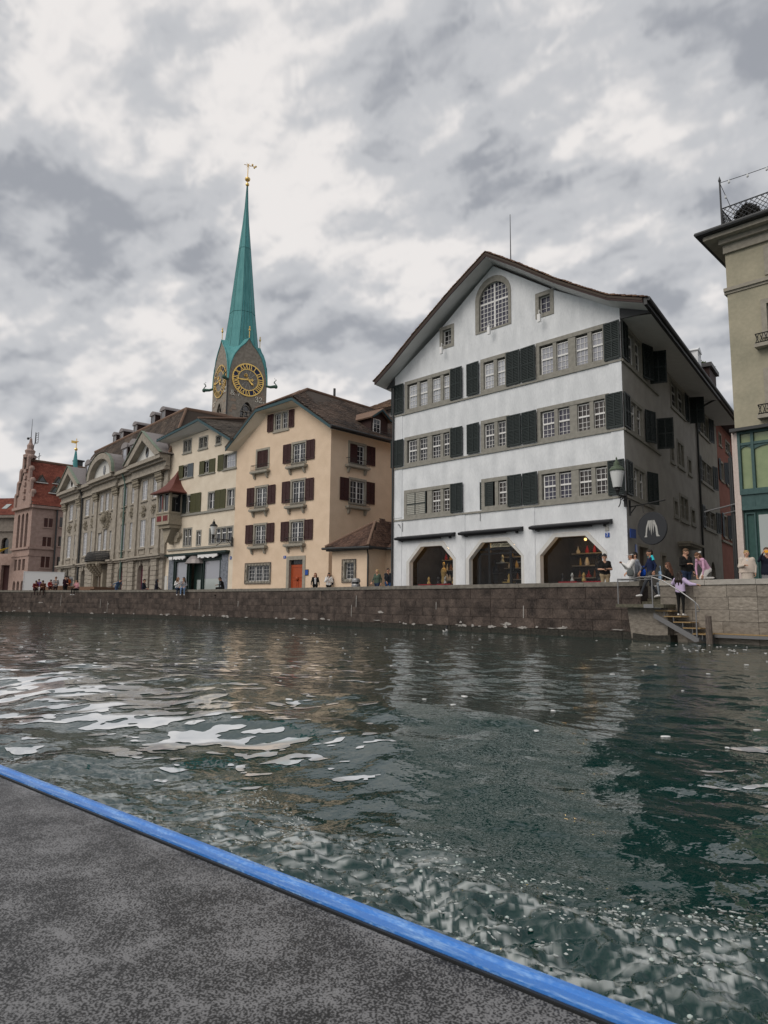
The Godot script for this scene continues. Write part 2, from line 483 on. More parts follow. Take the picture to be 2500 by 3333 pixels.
func cloud_sky(w, h):
	# overcast: a thick layer of torn cloud with bluish thin places and a warm bright place low in the north-east
	var big = noise(201, 0.75, 3)
	var puff = noise(202, 1.9, 6)
	puff.domain_warp_enabled = true
	puff.domain_warp_amplitude = 0.32
	puff.domain_warp_frequency = 0.8
	puff.domain_warp_fractal_octaves = 3
	var wisp = noise(203, 4.6, 5)
	wisp.domain_warp_enabled = true
	wisp.domain_warp_amplitude = 0.22
	wisp.domain_warp_frequency = 1.6
	var hair_ = noise(204, 12.0, 3)
	var glow = Vector3(.30, .45, -.84).normalized()
	var data = PackedFloat32Array()
	data.resize(w * h * 3)
	var dark = Vector3(.335, .352, .39); var mid = Vector3(.55, .56, .585); var light = Vector3(.84, .81, .795)
	for j in h / 2 + 2:
		var el = PI / 2 - PI * (j + .5) / h
		var y = sin(el); var cr = cos(el)
		var inv = 1.0 / (max(y, 0.0) + 0.22)
		for i in w:
			var az = TAU * ((i + .5) / w - .5)
			var x = sin(az) * cr; var z = -cos(az) * cr
			var px = x * inv; var pz = z * inv
			var rx = px * .8 + pz * .6; var rz = -px * .6 + pz * .8
			var b = big.get_noise_2d(px, pz)
			var q = puff.get_noise_2d(rx * 1.05, rz * .8)
			var s = wisp.get_noise_2d(rx * .8, rz * 1.25) + .38 * hair_.get_noise_2d(rx * .6, rz * 1.4)
			var t = .52 + .40 * b + .90 * q + .58 * s
			t += .15 * x - .16 * smoothstep(.52, .85, y)
			var c
			t = clampf(t, 0.0, 1.0)
			if t < .5:
				c = dark.lerp(mid, smoothstep(0.0, .5, t))
			else:
				c = mid.lerp(light, smoothstep(.5, 1.0, t))
			# towards the horizon the layer evens out
			var low = exp(-max(y, 0.0) * 7.0)
			c = c.lerp(Vector3(.66, .68, .705), low * .6)
			var g = x * glow.x + y * glow.y + z * glow.z
			var gl = exp((g - 1.0) * 11.0)
			c += Vector3(.36, .27, .19) * gl * (.35 + 1.0 * t)
			var k = (j * w + i) * 3
			data[k] = c.x; data[k + 1] = c.y; data[k + 2] = c.z
	for j in range(h / 2 + 2, h):
		for i in w:
			var k = (j * w + i) * 3
			data[k] = .10; data[k + 1] = .11; data[k + 2] = .11
	return Image.create_from_data(w, h, false, Image.FORMAT_RGBF, data.to_byte_array())


# ---------------------------------------------------------------- parts that houses share

func rect(x0, y0, x1, y1):
	return PackedVector2Array([Vector2(x0, y0), Vector2(x1, y0), Vector2(x1, y1), Vector2(x0, y1)])


func pts(a):
	var p = PackedVector2Array()
	for k in range(0, a.size(), 2):
		p.append(Vector2(a[k], a[k + 1]))
	return p


func unit_pane():
	if not cache.has("pane"):
		var b = mb()
		b.box(-.5, -.5, -.004, .5, .5, .004)
		cache["pane"] = b.mesh()
	return cache["pane"]


func casement(win, x0, x1, y0, y1, z, cols, low, high, ty, sash, pane, single = true, xf = Transform3D.IDENTITY):
	# one leaf: white frame and glazing bars (child sash) and its panes (children pane)
	var t = .05; var bar = .02
	var b = lift()
	b.xf = xf
	b.frame(x0, y0, x1, y1, t, z, z + .05)
	var parts = [[y0 + t, y1 - t, low]]
	if high > 0:
		b.box(x0 + t, ty - .04, z, x1 - t, ty + .04, z + .07)
		parts = [[y0 + t, ty - .04, low], [ty + .04, y1 - t, high]]
	var spots = []
	for p in parts:
		var ph = (p[1] - p[0]) / p[2]
		var pw = (x1 - x0 - 2 * t) / cols
		for r in range(1, p[2]):
			b.box(x0 + t, p[0] + ph * r - bar / 2, z + .01, x1 - t, p[0] + ph * r + bar / 2, z + .04)
		for c in range(1, cols):
			b.box(x0 + t + pw * c - bar / 2, p[0], z + .01, x0 + t + pw * c + bar / 2, p[1], z + .042)
		for r in p[2]:
			for c in cols:
				spots.append([Vector3(x0 + t + pw * (c + .5), p[0] + ph * (r + .5) - G, z + .012), Vector3(pw, ph, 1)])
	put("sash", b, sash, win)
	if single:
		for s in spots:
			var o = put("pane", unit_pane(), pane, win)
			var tilt = Basis.from_euler(Vector3(rng.randf_range(-.008, .008), rng.randf_range(-.008, .008), 0))
			o.transform = xf * Transform3D(tilt.scaled_local(s[1]), s[0])
	else:
		var g = lift()
		g.xf = xf
		g.box(x0 + .02, y0 + .02, z + .006, x1 - .02, y1 - .02, z + .016)
		put("pane", g, pane, win)


func shutter(parent, x0, x1, y0, y1, material, z = .03, stile = true, count = 20, open_out = 0.0, xf = Transform3D.IDENTITY, called = "shutter", slat_mat = ""):
	var w = snappedf(x1 - x0, .04); var h = snappedf(y1 - y0, .04)
	var key = "sh%s %s %s %s" % [w, h, stile, count]
	if not cache.has(key):
		var b = mb(); var s = mb()
		b.frame(0, 0, w, h, .07, 0, .045)
		b.box(.07, h * .5 - .03, .002, w - .07, h * .5 + .03, .040)
		b.box(.02, .02, -.004, w - .02, h - .02, .004)
		var cols = [[.07, w - .07]]
		if stile:
			b.box(w / 2 - .025, .07, .001, w / 2 + .025, h - .07, .048)
			cols = [[.07, w / 2 - .025], [w / 2 + .025, w - .07]]
		for c in cols:
			for k in count:
				var y = .07 + (h - .14) * k / count
				var dy = (h - .14) / count
				s.quad(Vector3(c[0], y, .042), Vector3(c[1], y, .042), Vector3(c[1], y + dy * .95, .008), Vector3(c[0], y + dy * .95, .008))
				s.quad(Vector3(c[0], y, .008), Vector3(c[1], y, .008), Vector3(c[1], y, .042), Vector3(c[0], y, .042))
		cache[key] = b.mesh()
		cache[key + "s"] = s.mesh()
	var o = put(called, cache[key], material, parent)
	o.transform = xf * Transform3D(Basis(Vector3.UP, open_out), Vector3(x0, y0 - G, z))
	tag(put("slats", cache[key + "s"], slat_mat if slat_mat else material, o), "", "", "", "stuff")
	return o


func tile_mesh():
	if not cache.has("tile"):
		var b = mb()
		b.prism(pts([-.47, -.85, -.25, -1.0, .25, -1.0, .47, -.85, .47, .35, -.47, .35]), 0, 1)
		cache["tile"] = b.mesh()
	return cache["tile"]


func tiles(parent, o, u, w, poly, tw, ex, dark, pale, called = "roof_tiles", jump = .02):
	# beaver-tail tiles in rows on the plane o + u*x + w*y, inside that polygon of (x, y)
	var nrm = u.cross(w).normalized()
	var lo = poly[0]; var hi = poly[0]
	for p in poly:
		lo = lo.min(p); hi = hi.max(p)
	var xs = []; var cs = PackedColorArray()
	var f = noise(int(o.x * 7 + o.z * 3) + 300, .35, 3)
	var row = 0
	var y = lo.y + ex
	while y < hi.y + ex:
		var x = lo.x + (tw / 2 if row % 2 else 0.0)
		while x < hi.x + tw / 2:
			if Geometry2D.is_point_in_polygon(Vector2(x, y - ex * .5), poly):
				var k = clampf(.45 + f.get_noise_2d(x, y) * .7 + rng.randf_range(-.28, .28), 0, 1)
				var tilt = rng.randf_range(.06, .11)
				var up = (w - nrm * tilt).normalized()
				var nn = (nrm + w * tilt).normalized()
				xs.append(Transform3D(Basis(u * tw * rng.randf_range(.95, 1.02), up * ex, nn * .022), o + u * x + w * y + nrm * (.02 + rng.randf_range(0, jump))))
				cs.append(dark.lerp(pale, k))
			x += tw
		y += ex
		row += 1
	return copies(called, tile_mesh(), "tile", xs, cs, parent)


func stone_frame(called, parent, x0, y0, x1, y1, t, z0, z1, material, sill = .0, mull = [], xf = Transform3D.IDENTITY):
	# surround of a window with mullions [[x0, x1], ...] and a projecting sill
	var b = lift()
	b.xf = xf
	b.frame(x0, y0, x1, y1, t, z0, z1)
	for m in mull:
		b.box(m[0], y0 + t, z0 + .01, m[1], y1 - t, z1 - .02)
	if sill > 0:
		b.box(x0 - .06, y0 - .09, z0, x1 + .06, y0 - .002, z1 + sill)
	return put(called, b, material, parent)


# ---------------------------------------------------------------- the white house and its neighbours in the lane

func white_house():
	var h = base("white_house", Vector3(.576, G, -40.58), -45.14, "white plastered house with dark green shutters and a tall gable on the quay", "house")
	var side = Transform3D(Basis(Vector3(-.177, 0, -.984), Vector3.UP, Vector3(.984, 0, -.177)), Vector3(14.2, 0, 0))
	var X = func(u): return 14.2 - u
	# openings of the front
	var rows = [[12.22, 14.1, 12.3, 13.81, 13.18], [9.05, 10.77, 9.13, 10.53, 9.93], [6.02, 7.67, 6.08, 7.41, 6.86]]
	var groups = [[13.38, 9.8, [13.06, 12.42, 12.22, 11.62, 11.28, 10.66, 10.45, 9.9]], [7.86, 6.08, [7.62, 7.02, 6.81, 6.19]], [4.45, .66, [4.16, 3.49, 3.3, 2.66, 2.27, 1.63, 1.43, .77]]]
	var wall = pts([0, 0, 14.2, 0, 14.2, 14.6, 10.75, 16.62, 7.2, 19.08, 3.5, 16.55, 0, 14.55])
	for k in wall.size():
		if wall[k].y == 0: wall[k].y = G - .2
	var polys = [wall]
	for r in rows:
		for g in groups:
			polys.append(rect(X.call(g[0]), r[0], X.call(g[1]), r[1]))
	var outer = [pts([13.17, 1.5, 13.17, 3.56, 12.13, 4.59, 10.46, 4.59, 9.57, 3.6, 9.57, 1.5]), pts([8.92, 1.5, 8.92, 3.56, 7.95, 4.56, 6.24, 4.54, 5.31, 3.57, 5.31, 1.5]), pts([4.65, 1.5, 4.65, 3.57, 3.67, 4.58, 1.93, 4.57, .99, 3.58, .99, 1.5])]
	var inner = [pts([12.94, 1.52, 12.94, 3.55, 12.07, 4.38, 10.58, 4.37, 9.77, 3.58, 9.77, 1.52]), pts([8.7, 1.52, 8.7, 3.55, 7.88, 4.38, 6.33, 4.38, 5.49, 3.6, 5.49, 1.52]), pts([4.42, 1.52, 4.42, 3.56, 3.57, 4.39, 2.03, 4.38, 1.21, 3.58, 1.21, 1.52])]
	for a in [outer, inner]:
		for p in 3:
			for k in 6:
				a[p][k] = Vector2(14.2 - a[p][k].x, a[p][k].y)
	for p in outer:
		polys.append(p)
	var arch = PackedVector2Array([Vector2(X.call(8.18), 15.56), Vector2(X.call(5.88), 15.56)])
	var archi = PackedVector2Array([Vector2(X.call(7.93), 15.66), Vector2(X.call(6.05), 15.66)])
	for k in 13:
		var t = PI * k / 12
		arch.append(Vector2(X.call(7.03) + cos(t) * 1.15, 17.38 + sin(t) * 1.14))
		archi.append(Vector2(X.call(6.99) + cos(t) * .94, 17.25 + sin(t) * .93))
	polys.append(arch)
	polys.append(rect(X.call(10.7), 15.36, X.call(9.67), 16.65))
	polys.append(rect(X.call(4.42), 15.35, X.call(3.38), 16.69))
	var b = lift()
	b.holes(polys, 0.0, .34)
	b.quad(Vector3(0, G, -15.5), Vector3(0, G, 0), Vector3(0, 14.6, 0), Vector3(0, 14.6, -15.5))
	b.quad(Vector3(11.4, G, -15.55), Vector3(0, G, -15.5), Vector3(0, 14.6, -15.5), Vector3(11.4, 14.6, -15.55))
	# corner strips and piers a little proud of the plaster
	for s in [[0, .65, 1.3, 5.96], [13.6, 14.203, 1.3, 5.96], [4.62, 5.24, 1.3, 5.96], [8.89, 9.52, 1.3, 5.96], [0, .65, 6.12, 9.0], [13.6, 14.203, 6.12, 9.0], [0, .65, 9.15, 12.15], [13.6, 14.203, 9.15, 12.15]]:
		b.box(s[0], s[2], 0.001, s[1], s[3], .028)
	put("wall", b, "white_plaster", h)
	# the lane side
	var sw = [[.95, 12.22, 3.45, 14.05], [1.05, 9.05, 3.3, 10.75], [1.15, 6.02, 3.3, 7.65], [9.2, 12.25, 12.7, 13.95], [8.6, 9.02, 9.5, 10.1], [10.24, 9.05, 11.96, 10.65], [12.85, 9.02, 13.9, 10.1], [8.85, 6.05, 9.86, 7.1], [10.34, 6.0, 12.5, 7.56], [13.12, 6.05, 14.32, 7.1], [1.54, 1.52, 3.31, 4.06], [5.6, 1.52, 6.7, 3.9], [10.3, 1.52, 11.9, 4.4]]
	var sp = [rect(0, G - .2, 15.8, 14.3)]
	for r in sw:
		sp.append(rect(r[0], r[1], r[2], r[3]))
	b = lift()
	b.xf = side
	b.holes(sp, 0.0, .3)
	put("side_wall", b, "shaded_lane_plaster", h)
	# string courses
	for y in [12.22, 9.05, 6.02]:
		b = lift()
		b.box(-.06, y - .09, .0, 14.24, y - .003, .07)
		b.xf = side
		b.box(-.02, y - .11, .0, 6.4 if y > 7 else 4.6, y - .003, .085)
		put("sill_course", b, "window_stone", h)
	# windows of the three storeys: lowest first
	var single = 0
	for ri in [2, 1, 0]:
		var r = rows[ri]
		for gi in 3:
			var g = groups[gi]
			var cs = g[2]
			var mull = []
			for k in range(0, cs.size() - 2, 2):
				mull.append([X.call(cs[k + 1]), X.call(cs[k + 2])])
			var wn = stone_frame("window", h, X.call(g[0]), r[0], X.call(g[1]), r[1], .2, -.3, .03, "window_stone", 0.0, mull)
			var lb = lift()
			lb.box(X.call(g[0]) + .2, r[0] + .2 - .12, -.3, X.call(g[1]) - .2, r[0] + .2, -.02)
			for k in range(0, cs.size(), 2):
				if ri == 2 and gi == 0 and k < 4 or ri == 2 and gi == 1 and k == 0:
					continue
				var pm = [["pane_blind", "pane_blind", "pane_curtain"], ["pane_grey", "pane_grey", "pane_violet"], ["pane_warm", "pane_warm", "pane_violet"]][ri][gi]
				if ri == 0 and gi == 2 and k >= 4: pm = "pane_curtain"
				if ri == 1 and gi == 2 and k >= 4: pm = "pane_warm"
				if ri == 2 and gi == 2 and k >= 4: pm = "pane_warm"
				single += 1
				casement(wn, X.call(cs[k]) - .03, X.call(cs[k + 1]) + .03, r[2], r[3], -.14, 3, 3, 2, r[4], "sash_white", pm, single <= 18)
	for ri in 3:
		var r = rows[ri]
		for s in [[14.42, 13.4, 1], [9.9, 9.06, 1], [8.76, 7.9, 1], [6.2, 5.36, 1], [5.31, 4.43, 1], [.79, -.02, 1]]:
			if ri == 2 and (s[0] == 14.42 or s[0] == 8.76):
				continue
			shutter(h, X.call(s[0]), X.call(s[1]), r[0] + .06, r[1] - .05, "shutter_dark", .05, true, 20, -rng.randf_range(0.0, .09))
	var c1 = shutter(h, X.call(13.35), X.call(11.72), 6.08, 7.55, "shutter_dark", -.02, true, 13, 0.0, Transform3D.IDENTITY, "shutter", "shutter_pale")
	tag(c1, "closed shutter with pale tilted slats")
	tag(shutter(h, X.call(7.97), X.call(7.12), 6.08, 7.52, "shutter_dark", -.02, true, 14), "closed shutter")
	# gable windows
	var aw = put("arched_window", mb(), "window_stone", h)
	b = lift()
	b.holes([arch, archi], .03, .22)
	aw.mesh = b.mesh()
	var sb = lift()
	var cx = X.call(6.99)
	var glass_box = []
	for k in 9:
		var x = cx - .94 + 1.88 * k / 8.0
		var top = 17.25 + sqrt(max(.93 * .93 - pow((x - cx), 2), 0.0))
		var wd = .05 if k == 4 else .03 if k in [0, 8] else .013
		sb.box(x - wd, 15.66, -.16, x + wd, max(top, 17.25), -.11)
	for k in 11:
		var y = 15.66 + 2.5 * k / 10.0
		var half = .94 if y < 17.25 else sqrt(max(.94 * .94 - pow(y - 17.25, 2), 0.0))
		var wd = .05 if k == 6 else .03 if k == 0 else .013
		sb.box(cx - half, y - wd, -.158, cx + half, y + wd, -.112)
	put("sash", sb, "sash_white", aw)
	for i in 8:
		for k in 10:
			var px = cx - .94 + 1.88 * (i + .5) / 8.0; var py = 15.66 + 2.5 * (k + .5) / 10.0
			if py > 17.25 and Vector2(px - cx, py - 17.25).length() > .86:
				continue
			var o = put("pane", unit_pane(), "pane_violet", aw)
			o.transform = Transform3D(Basis.from_euler(Vector3(rng.randf_range(-.008, .008), rng.randf_range(-.008, .008), 0)).scaled_local(Vector3(.235, .25, 1)), Vector3(px, py - G, -.14))
	b = lift()
	b.prism(archi, -.20, -.16)
	put("pane_backing", b, "pane_violet", aw)
	for s in [[10.7, 9.67, "pane_dark"], [4.42, 3.38, "pane_violet"]]:
		var wn = stone_frame("gable_window", h, X.call(s[0]), 15.36, X.call(s[1]), 16.66, .2, -.3, .03, "window_stone")
		casement(wn, X.call(s[0]) + .2, X.call(s[1]) - .2, 15.5, 16.46, -.2, 2, 3, 0, 0, "sash_white", s[2])
	for p in [[10.28, 15.38], [7.02, 15.62], [3.98, 15.42]]:
		b = lift()
		b.tube([Vector3(X.call(p[0]), p[1] + .1, .0), Vector3(X.call(p[0]) - .05, p[1] + .22, .3), Vector3(X.call(p[0]) - .02, p[1] - .05, .38)], .022)
		b.box(X.call(p[0]) - .1, p[1] - .42, .30, X.call(p[0]) + .06, p[1] - .03, .42)
		put("floodlight", b, "sign_white", h)
	# roof: front outline, then the same outline at the back
	var prof = [[-.75, 14.28], [.6, 15.08], [2.35, 16.3], [5.05, 18.02], [7.45, 19.38], [9.35, 18.1], [11.4, 16.62], [12.6, 15.85], [14.1, 14.92], [15.72, 14.3]]
	b = lift()
	var so = lift()
	for k in prof.size() - 1:
		var p = prof[k]; var q = prof[k + 1]
		var bk = Vector3(-3.0, 0, -16.8)
		var A = Vector3(p[0], p[1], 1.0); var B = Vector3(q[0], q[1], 1.0)
		b.slab([A, B, B + bk, A + bk], .1)
		so.quad(A + Vector3(0, -.20, -.04), A + bk * .12 + Vector3(0, -.20, 0), B + bk * .12 + Vector3(0, -.20, 0), B + Vector3(0, -.20, -.04))
	put("roof", b, "roof_under", h)
	put("verge_soffit", so, "soffit", h)
	b = lift()
	var band2 = PackedVector2Array()
	for p in prof: band2.append(Vector2(p[0], p[1] - .04))
	for k in range(prof.size() - 1, -1, -1): band2.append(Vector2(prof[k][0], prof[k][1] - .21))
	b.prism(band2, .94, .99)
	put("verge_board", b, "fascia_brown", h)
	var tx = []; var tc = PackedColorArray()
	for k in prof.size() - 1:
		var A = Vector3(prof[k][0], prof[k][1] - G, 0); var B = Vector3(prof[k + 1][0], prof[k + 1][1] - G, 0)
		var u = (B - A).normalized(); var ln = A.distance_to(B)
		var upn = Vector3(-u.y, u.x, 0)
		var n = int(ln / .17)
		for i in n:
			for row in 8:
				var lift_y = .03 + rng.randf_range(0, .03)
				var slope = u if u.y > 0 else -u
				var back_dir = Vector3(-.176, 0, -.984)
				tx.append(Transform3D(Basis(back_dir * .24, (slope - upn * .12).normalized() * .26, upn * .03), A + u * (ln * (i + .8) / n) + upn * lift_y + Vector3(0, 0, 1.02) + back_dir * (row * .25 + .1)))
				tc.append(Color(.13, .07, .05).lerp(Color(.30, .19, .13), rng.randf()))
	copies("roof_tiles", tile_mesh(), "tile", tx, tc, h)
	b = lift()
	b.xf = side
	b.quad(Vector3(0, 14.12, 0), Vector3(15.8, 14.12, 0), Vector3(15.8, 14.02, 1.36), Vector3(0.0, 14.02, 1.36))
	b.xf = Transform3D.IDENTITY
	b.quad(Vector3(-.6, 14.05, 0), Vector3(-.6, 14.05, -15.5), Vector3(0, 14.15, -15.5), Vector3(0, 14.15, 0))
	put("eave_soffit", b, "soffit", h)
	b = lift()
	b.prism(pts([14.2, 14.1, 15.5, 14.0, 15.6, 14.05, 14.2, 14.6]), -.06, .02)
	b.prism(pts([0, 14.1, 0, 14.6, -.72, 14.03, -.6, 14.0]), -.06, .02)
	put("eave_box", b, "iron_grey", h)
	b = lift()
	b.xf = side
	b.box(-1.2, 14.0, 1.36, 15.8, 14.3, 1.50)
	b.tube([Vector3(-1.2, 14.25, 1.56), Vector3(15.8, 14.25, 1.56)], .09, 8)
	b.tube([Vector3(15.7, 14.2, 1.5), Vector3(15.7, 13.6, .12), Vector3(15.7, 13.0, .1), Vector3(15.72, 3.9, .1), Vector3(15.72, 3.6, .2)], .065, 8)
	put("gutter", b, "gutter", h)
	# lane windows: dark, mullioned, with their shutters
	for k in sw.size():
		var r = sw[k]
		if k >= 10:
			var dr = stone_frame("doorway", h, r[0], r[1], r[2], r[3], .14, -.28, .03, "grey_stone", 0, [], side)
			b = lift()
			b.xf = side
			b.box(r[0] + .14, r[1], -.26, r[2] - .14, r[3] - .14, -.2)
			put("door", b, "old_wood", dr)
			continue
		var mid = (r[0] + r[2]) / 2
		var wide = r[2] - r[0] > 1.4
		var wn = stone_frame("lane_window", h, r[0], r[1], r[2], r[3], .16, -.26, .03, "window_stone", .05 if k > 2 else 0.0, [[mid - .07, mid + .07]] if wide else [], side)
		if wide:
			casement(wn, r[0] + .16, mid - .07, r[1] + .14, r[3] - .16, -.16, 2, 2, 1, r[1] + (r[3] - r[1]) * .62, "sash_white" if k < 3 else "sash_grey", "pane_grey", false, side)
			casement(wn, mid + .07, r[2] - .16, r[1] + .14, r[3] - .16, -.16, 2, 2, 1, r[1] + (r[3] - r[1]) * .62, "sash_white" if k < 3 else "sash_grey", "pane_grey", false, side)
		else:
			casement(wn, r[0] + .16, r[2] - .16, r[1] + .14, r[3] - .16, -.16, 2, 2, 0, 0, "sash_grey", "pane_dark", false, side)
	for y in [[12.3, 14.05], [9.12, 10.72], [6.08, 7.62]]:
		shutter(h, .04, .92, y[0], y[1], "shutter_dark", .045, true, 20, 0.0, side)
		shutter(h, 3.5, 4.36, y[0], y[1], "shutter_dark", .045, true, 20, -.3, side)
	tag(shutter(h, 4.7, 5.5, 12.3, 14.0, "shutter_dark", .06, true, 20, -1.35, side), "shutter standing out from the lane wall")
	tag(shutter(h, 5.6, 6.4, 9.12, 10.72, "shutter_dark", .06, true, 20, -1.35, side), "shutter standing out from the lane wall")
	shutter(h, 12.75, 13.6, 12.3, 13.95, "shutter_dark", .045, true, 20, 0.0, side)
	shutter(h, 13.9, 14.75, 12.3, 13.95, "shutter_dark", .045, true, 20, -1.2, side)
	b = lift()
	b.xf = side
	b.box(9.4, 4.62, .0, 12.9, 4.74, .7)
	b.box(9.5, 4.5, .0, 12.8, 4.62, .6)
	put("door_canopy", b, "grey_stone", h)
	# ground floor: stone surrounds, shop glass, what stands behind it
	for k in 3:
		b = lift()
		b.holes([outer[k], inner[k]], .02, .30)
		for q in range(1, 5):
			var o1 = outer[k][q]; var i1 = inner[k][q]
		put("shop_surround", b, "white_trim", h)
		b = lift()
		var gl = Geometry2D.offset_polygon(inner[k], -.01)[0]
		b.prism(gl, -.315, -.305)
		put("shop_pane", b, "shop_glass", h)
		b = lift()
		var x0 = inner[k][0].x; var x1 = inner[k][5].x
		if x0 > x1:
			var q = x0; x0 = x1; x1 = q
		b.box(x0 - .12, 1.4, -2.9, x1 + .12, 1.5, -.34)
		b.box(x0 - .12, 4.6, -2.9, x1 + .12, 4.7, -.34)
		b.box(x0 - .12, 1.5, -3.0, x1 + .12, 4.6, -2.9)
		b.box(x0 - .22, 1.5, -2.9, x0 - .12, 4.6, -.34)
		b.box(x1 + .12, 1.5, -2.9, x1 + .22, 4.6, -.34)
		put("shop_room", b, "shop_wall", h)
		if k == 0:
			b = lift()
			b.tube([Vector3(x0 + .32, 1.5, -.33), Vector3(x0 + .32, 3.55, -.33)], .02)
			for y in [2.3, 2.75, 3.2]:
				b.box(x0 + .02, y, -.335, x0 + .32, y + .02, -.325)
			put("glazing_bar", b, "shop_dark", h)
		if k == 1:
			b = lift()
			for x in [x0 + .42, x0 + 1.05, x0 + 2.35]:
				b.box(x - .06, 1.5, -.42, x + .06, 4.35, -.32)
			b.box(x0 + .4, 4.0, -.42, x1 - .3, 4.1, -.325)
			b.box(x0 + .4, 3.78, -.42, x1 - .3, 3.84, -.325)
			put("door_frame", b, "shop_dark", h)
	b = lift()
	b.box(X.call(7.5), 4.13, -.30, X.call(6.2), 4.31, -.25)
	var sg = put("shop_sign", b, "sign_cream", h)
	lettering("lettering", "Christian Louboutin", .155, 1.22, Vector3(X.call(6.85), 4.22 - G, -.245), "sign_black", sg, "Droid Serif")
	for a in [[13.84, 9.59], [9.19, 5.34], [4.83, .67]]:
		var x0 = X.call(a[0]); var x1 = X.call(a[1])
		b = lift()
		b.prism(pts([0, 0, .30, 0, .34, .05, .34, .12, .0, .22]), 0, x1 - x0)
		var m = b.mesh()
		var ax = put("awning_box", m, "awning", h)
		ax.transform = Transform3D(Basis(Vector3(0, 0, 1), Vector3.UP, Vector3(-1, 0, 0)), Vector3(x1, 4.82, .002))
		b = lift()
		b.tube([Vector3(x0 + .3, 4.78, .2), Vector3(x1 - .9, 4.78, .2)], .045, 8)
		b.box(x0 + .3, 4.72, 0, x0 + .4, 4.83, .12); b.box(x1 - .4, 4.72, 0, x1 - .3, 4.83, .12)
		put("awning_arm", b, "awning", h)
	b = lift()
	b.box(X.call(1.03), 4.23, .0, X.call(.83), 4.43, .04)
	var np = put("number_plate", b, "sign_blue", h)
	lettering("lettering", "7", .15, 0, Vector3(X.call(.93), 4.33 - G, .042), "sign_white", np)
	b = lift()
	b.box(X.call(1.03), 4.52, .0, X.call(.85), 4.78, .05)
	put("vent_box", b, "sash_grey", h)
	b = lift()
	b.xf = side
	b.box(1.08, 3.4, 0, 1.36, 3.95, .03)
	put("wall_plaque", b, "sign_blue", h)
	b = lift()
	b.tube([Vector3(-.02, 1.5, .1), Vector3(-.02, 13.9, .1)], .06, 8)
	put("downpipe", b, "gutter", h)
	b = lift()
	b.tube([Vector3(.72, 5.82, .03), Vector3(.72, 5.3, .03)], .012)
	b.tube([Vector3(.35, 5.75, .02), Vector3(.6, 5.7, .16), Vector3(.68, 5.5, .16)], .018)
	b.tube([Vector3(6.25, 5.95, .03), Vector3(6.25, 5.5, .03)], .012)
	put("wire_hook", b, "iron_grey", h)
	b = lift()
	b.tube([Vector3(7.3, 19.2, -1.5), Vector3(7.3, 22.6, -1.5)], .035, 6, .015)
	put("lightning_rod", b, "iron_grey", h)
	# things behind the shop glass
	var dsp = [[1.9, 1.9, .5, "red_cloth"], [3.3, 2.0, .5, "red_cloth"], [10.9, 1.9, .6, "red_cloth"], [12.2, 2.2, .5, "red_cloth"]]
	for k in dsp.size():
		var d = dsp[k]
		b = lift()
		b.box(d[0] - .45, 1.5, -1.0, d[0] + .45, 2.28, -.55)
		b.box(d[0] - .48, 2.28, -1.03, d[0] + .48, 2.33, -.52)
		put("display_bench", b, d[3], h)
	# shelves with goods along the back walls, and two dressed torsos
	for sh in [[1.5, 3.4], [5.9, 8.6], [10.0, 12.8]]:
		for y in [1.95, 2.55, 3.15, 3.75]:
			b = lift()
			b.box(X.call(14.2 - sh[0]), y, -2.88, X.call(14.2 - sh[1]), y + .05, -2.5)
			put("shelf", b, "window_stone", h)
			for i in 6:
				var w = rng.randf_range(.08, .2)
				var gx = lerpf(sh[0] + .1, sh[1] - .1, (i + .5) / 6.0) + rng.randf_range(-.08, .08)
				b = lift()
				b.lathe([Vector2(w * .6, 0), Vector2(w * .7, .1), Vector2(w * .3, rng.randf_range(.15, .38)), Vector2(0, .4)], Vector3(gx, y + .05, -2.7), 7)
				put("shelf_goods", b, ["gold_cloth", "red_cloth", "sign_white", "black_cloth", "door_wood"][rng.randi_range(0, 4)], h)
	for x in [2.5, 6.1, 8.5, 12.0]:
		b = lift()
		b.lathe([Vector2(.12, 2.35), Vector2(.17, 2.5), Vector2(.14, 2.75), Vector2(.2, 3.05), Vector2(.16, 3.2), Vector2(.05, 3.28), Vector2(.05, 3.36), Vector2(.09, 3.44), Vector2(.08, 3.56), Vector2(0, 3.6)], Vector3(x, 0, -1.5), 10, 0, .7)
		b.tube([Vector3(x, 1.5, -1.5), Vector3(x, 2.4, -1.5)], .03, 6)
		put("dressed_torso", b, "black_cloth" if x > 3 else "gold_cloth", h)
	for k in 14:
		var x = [2.0, 2.7, 3.2, 3.8, 6.3, 6.7, 7.1, 7.4, 8.0, 8.3, 10.5, 11.0, 11.6, 12.4][k]
		b = lift()
		var y = 2.33 if x < 4.3 or x > 9.6 else 2.4 + .5 * (k % 3)
		if x > 4.3 and x < 9.6:
			b.box(x - .3, y - .04, -1.4, x + .3, y, -1.1)
		b.lathe([Vector2(.09, 0), Vector2(.11, .05), Vector2(.05, .18), Vector2(.08, .3), Vector2(.02, .42)], Vector3(x, y, -.8 if x < 4.3 or x > 9.6 else -1.25), 8)
		put("display_stand", b, ["gold_cloth", "shop_dark", "pane_milk"][k % 3], h)
	for x in [2.9, 7.4, 11.4]:
		b = lift()
		b.ball(Vector3(x, 4.35, -1.4), .07, 8)
		var lm = StandardMaterial3D.new()
		lm.emission_enabled = true
		lm.emission = Color(1, .8, .5)
		lm.emission_energy_multiplier = 3.0
		put("ceiling_lamp", b, lm, h)
		var ol = OmniLight3D.new()
		ol.name = "lamp_light"
		ol.light_color = Color(1, .8, .52)
		ol.light_energy = 1.0
		ol.omni_range = 8.0
		ol.omni_attenuation = 2.0
		ol.light_size = .05
		ol.shadow_enabled = true
		ol.position = Vector3(x, 4.35 - G, -1.4)
		h.add_child(ol, true)
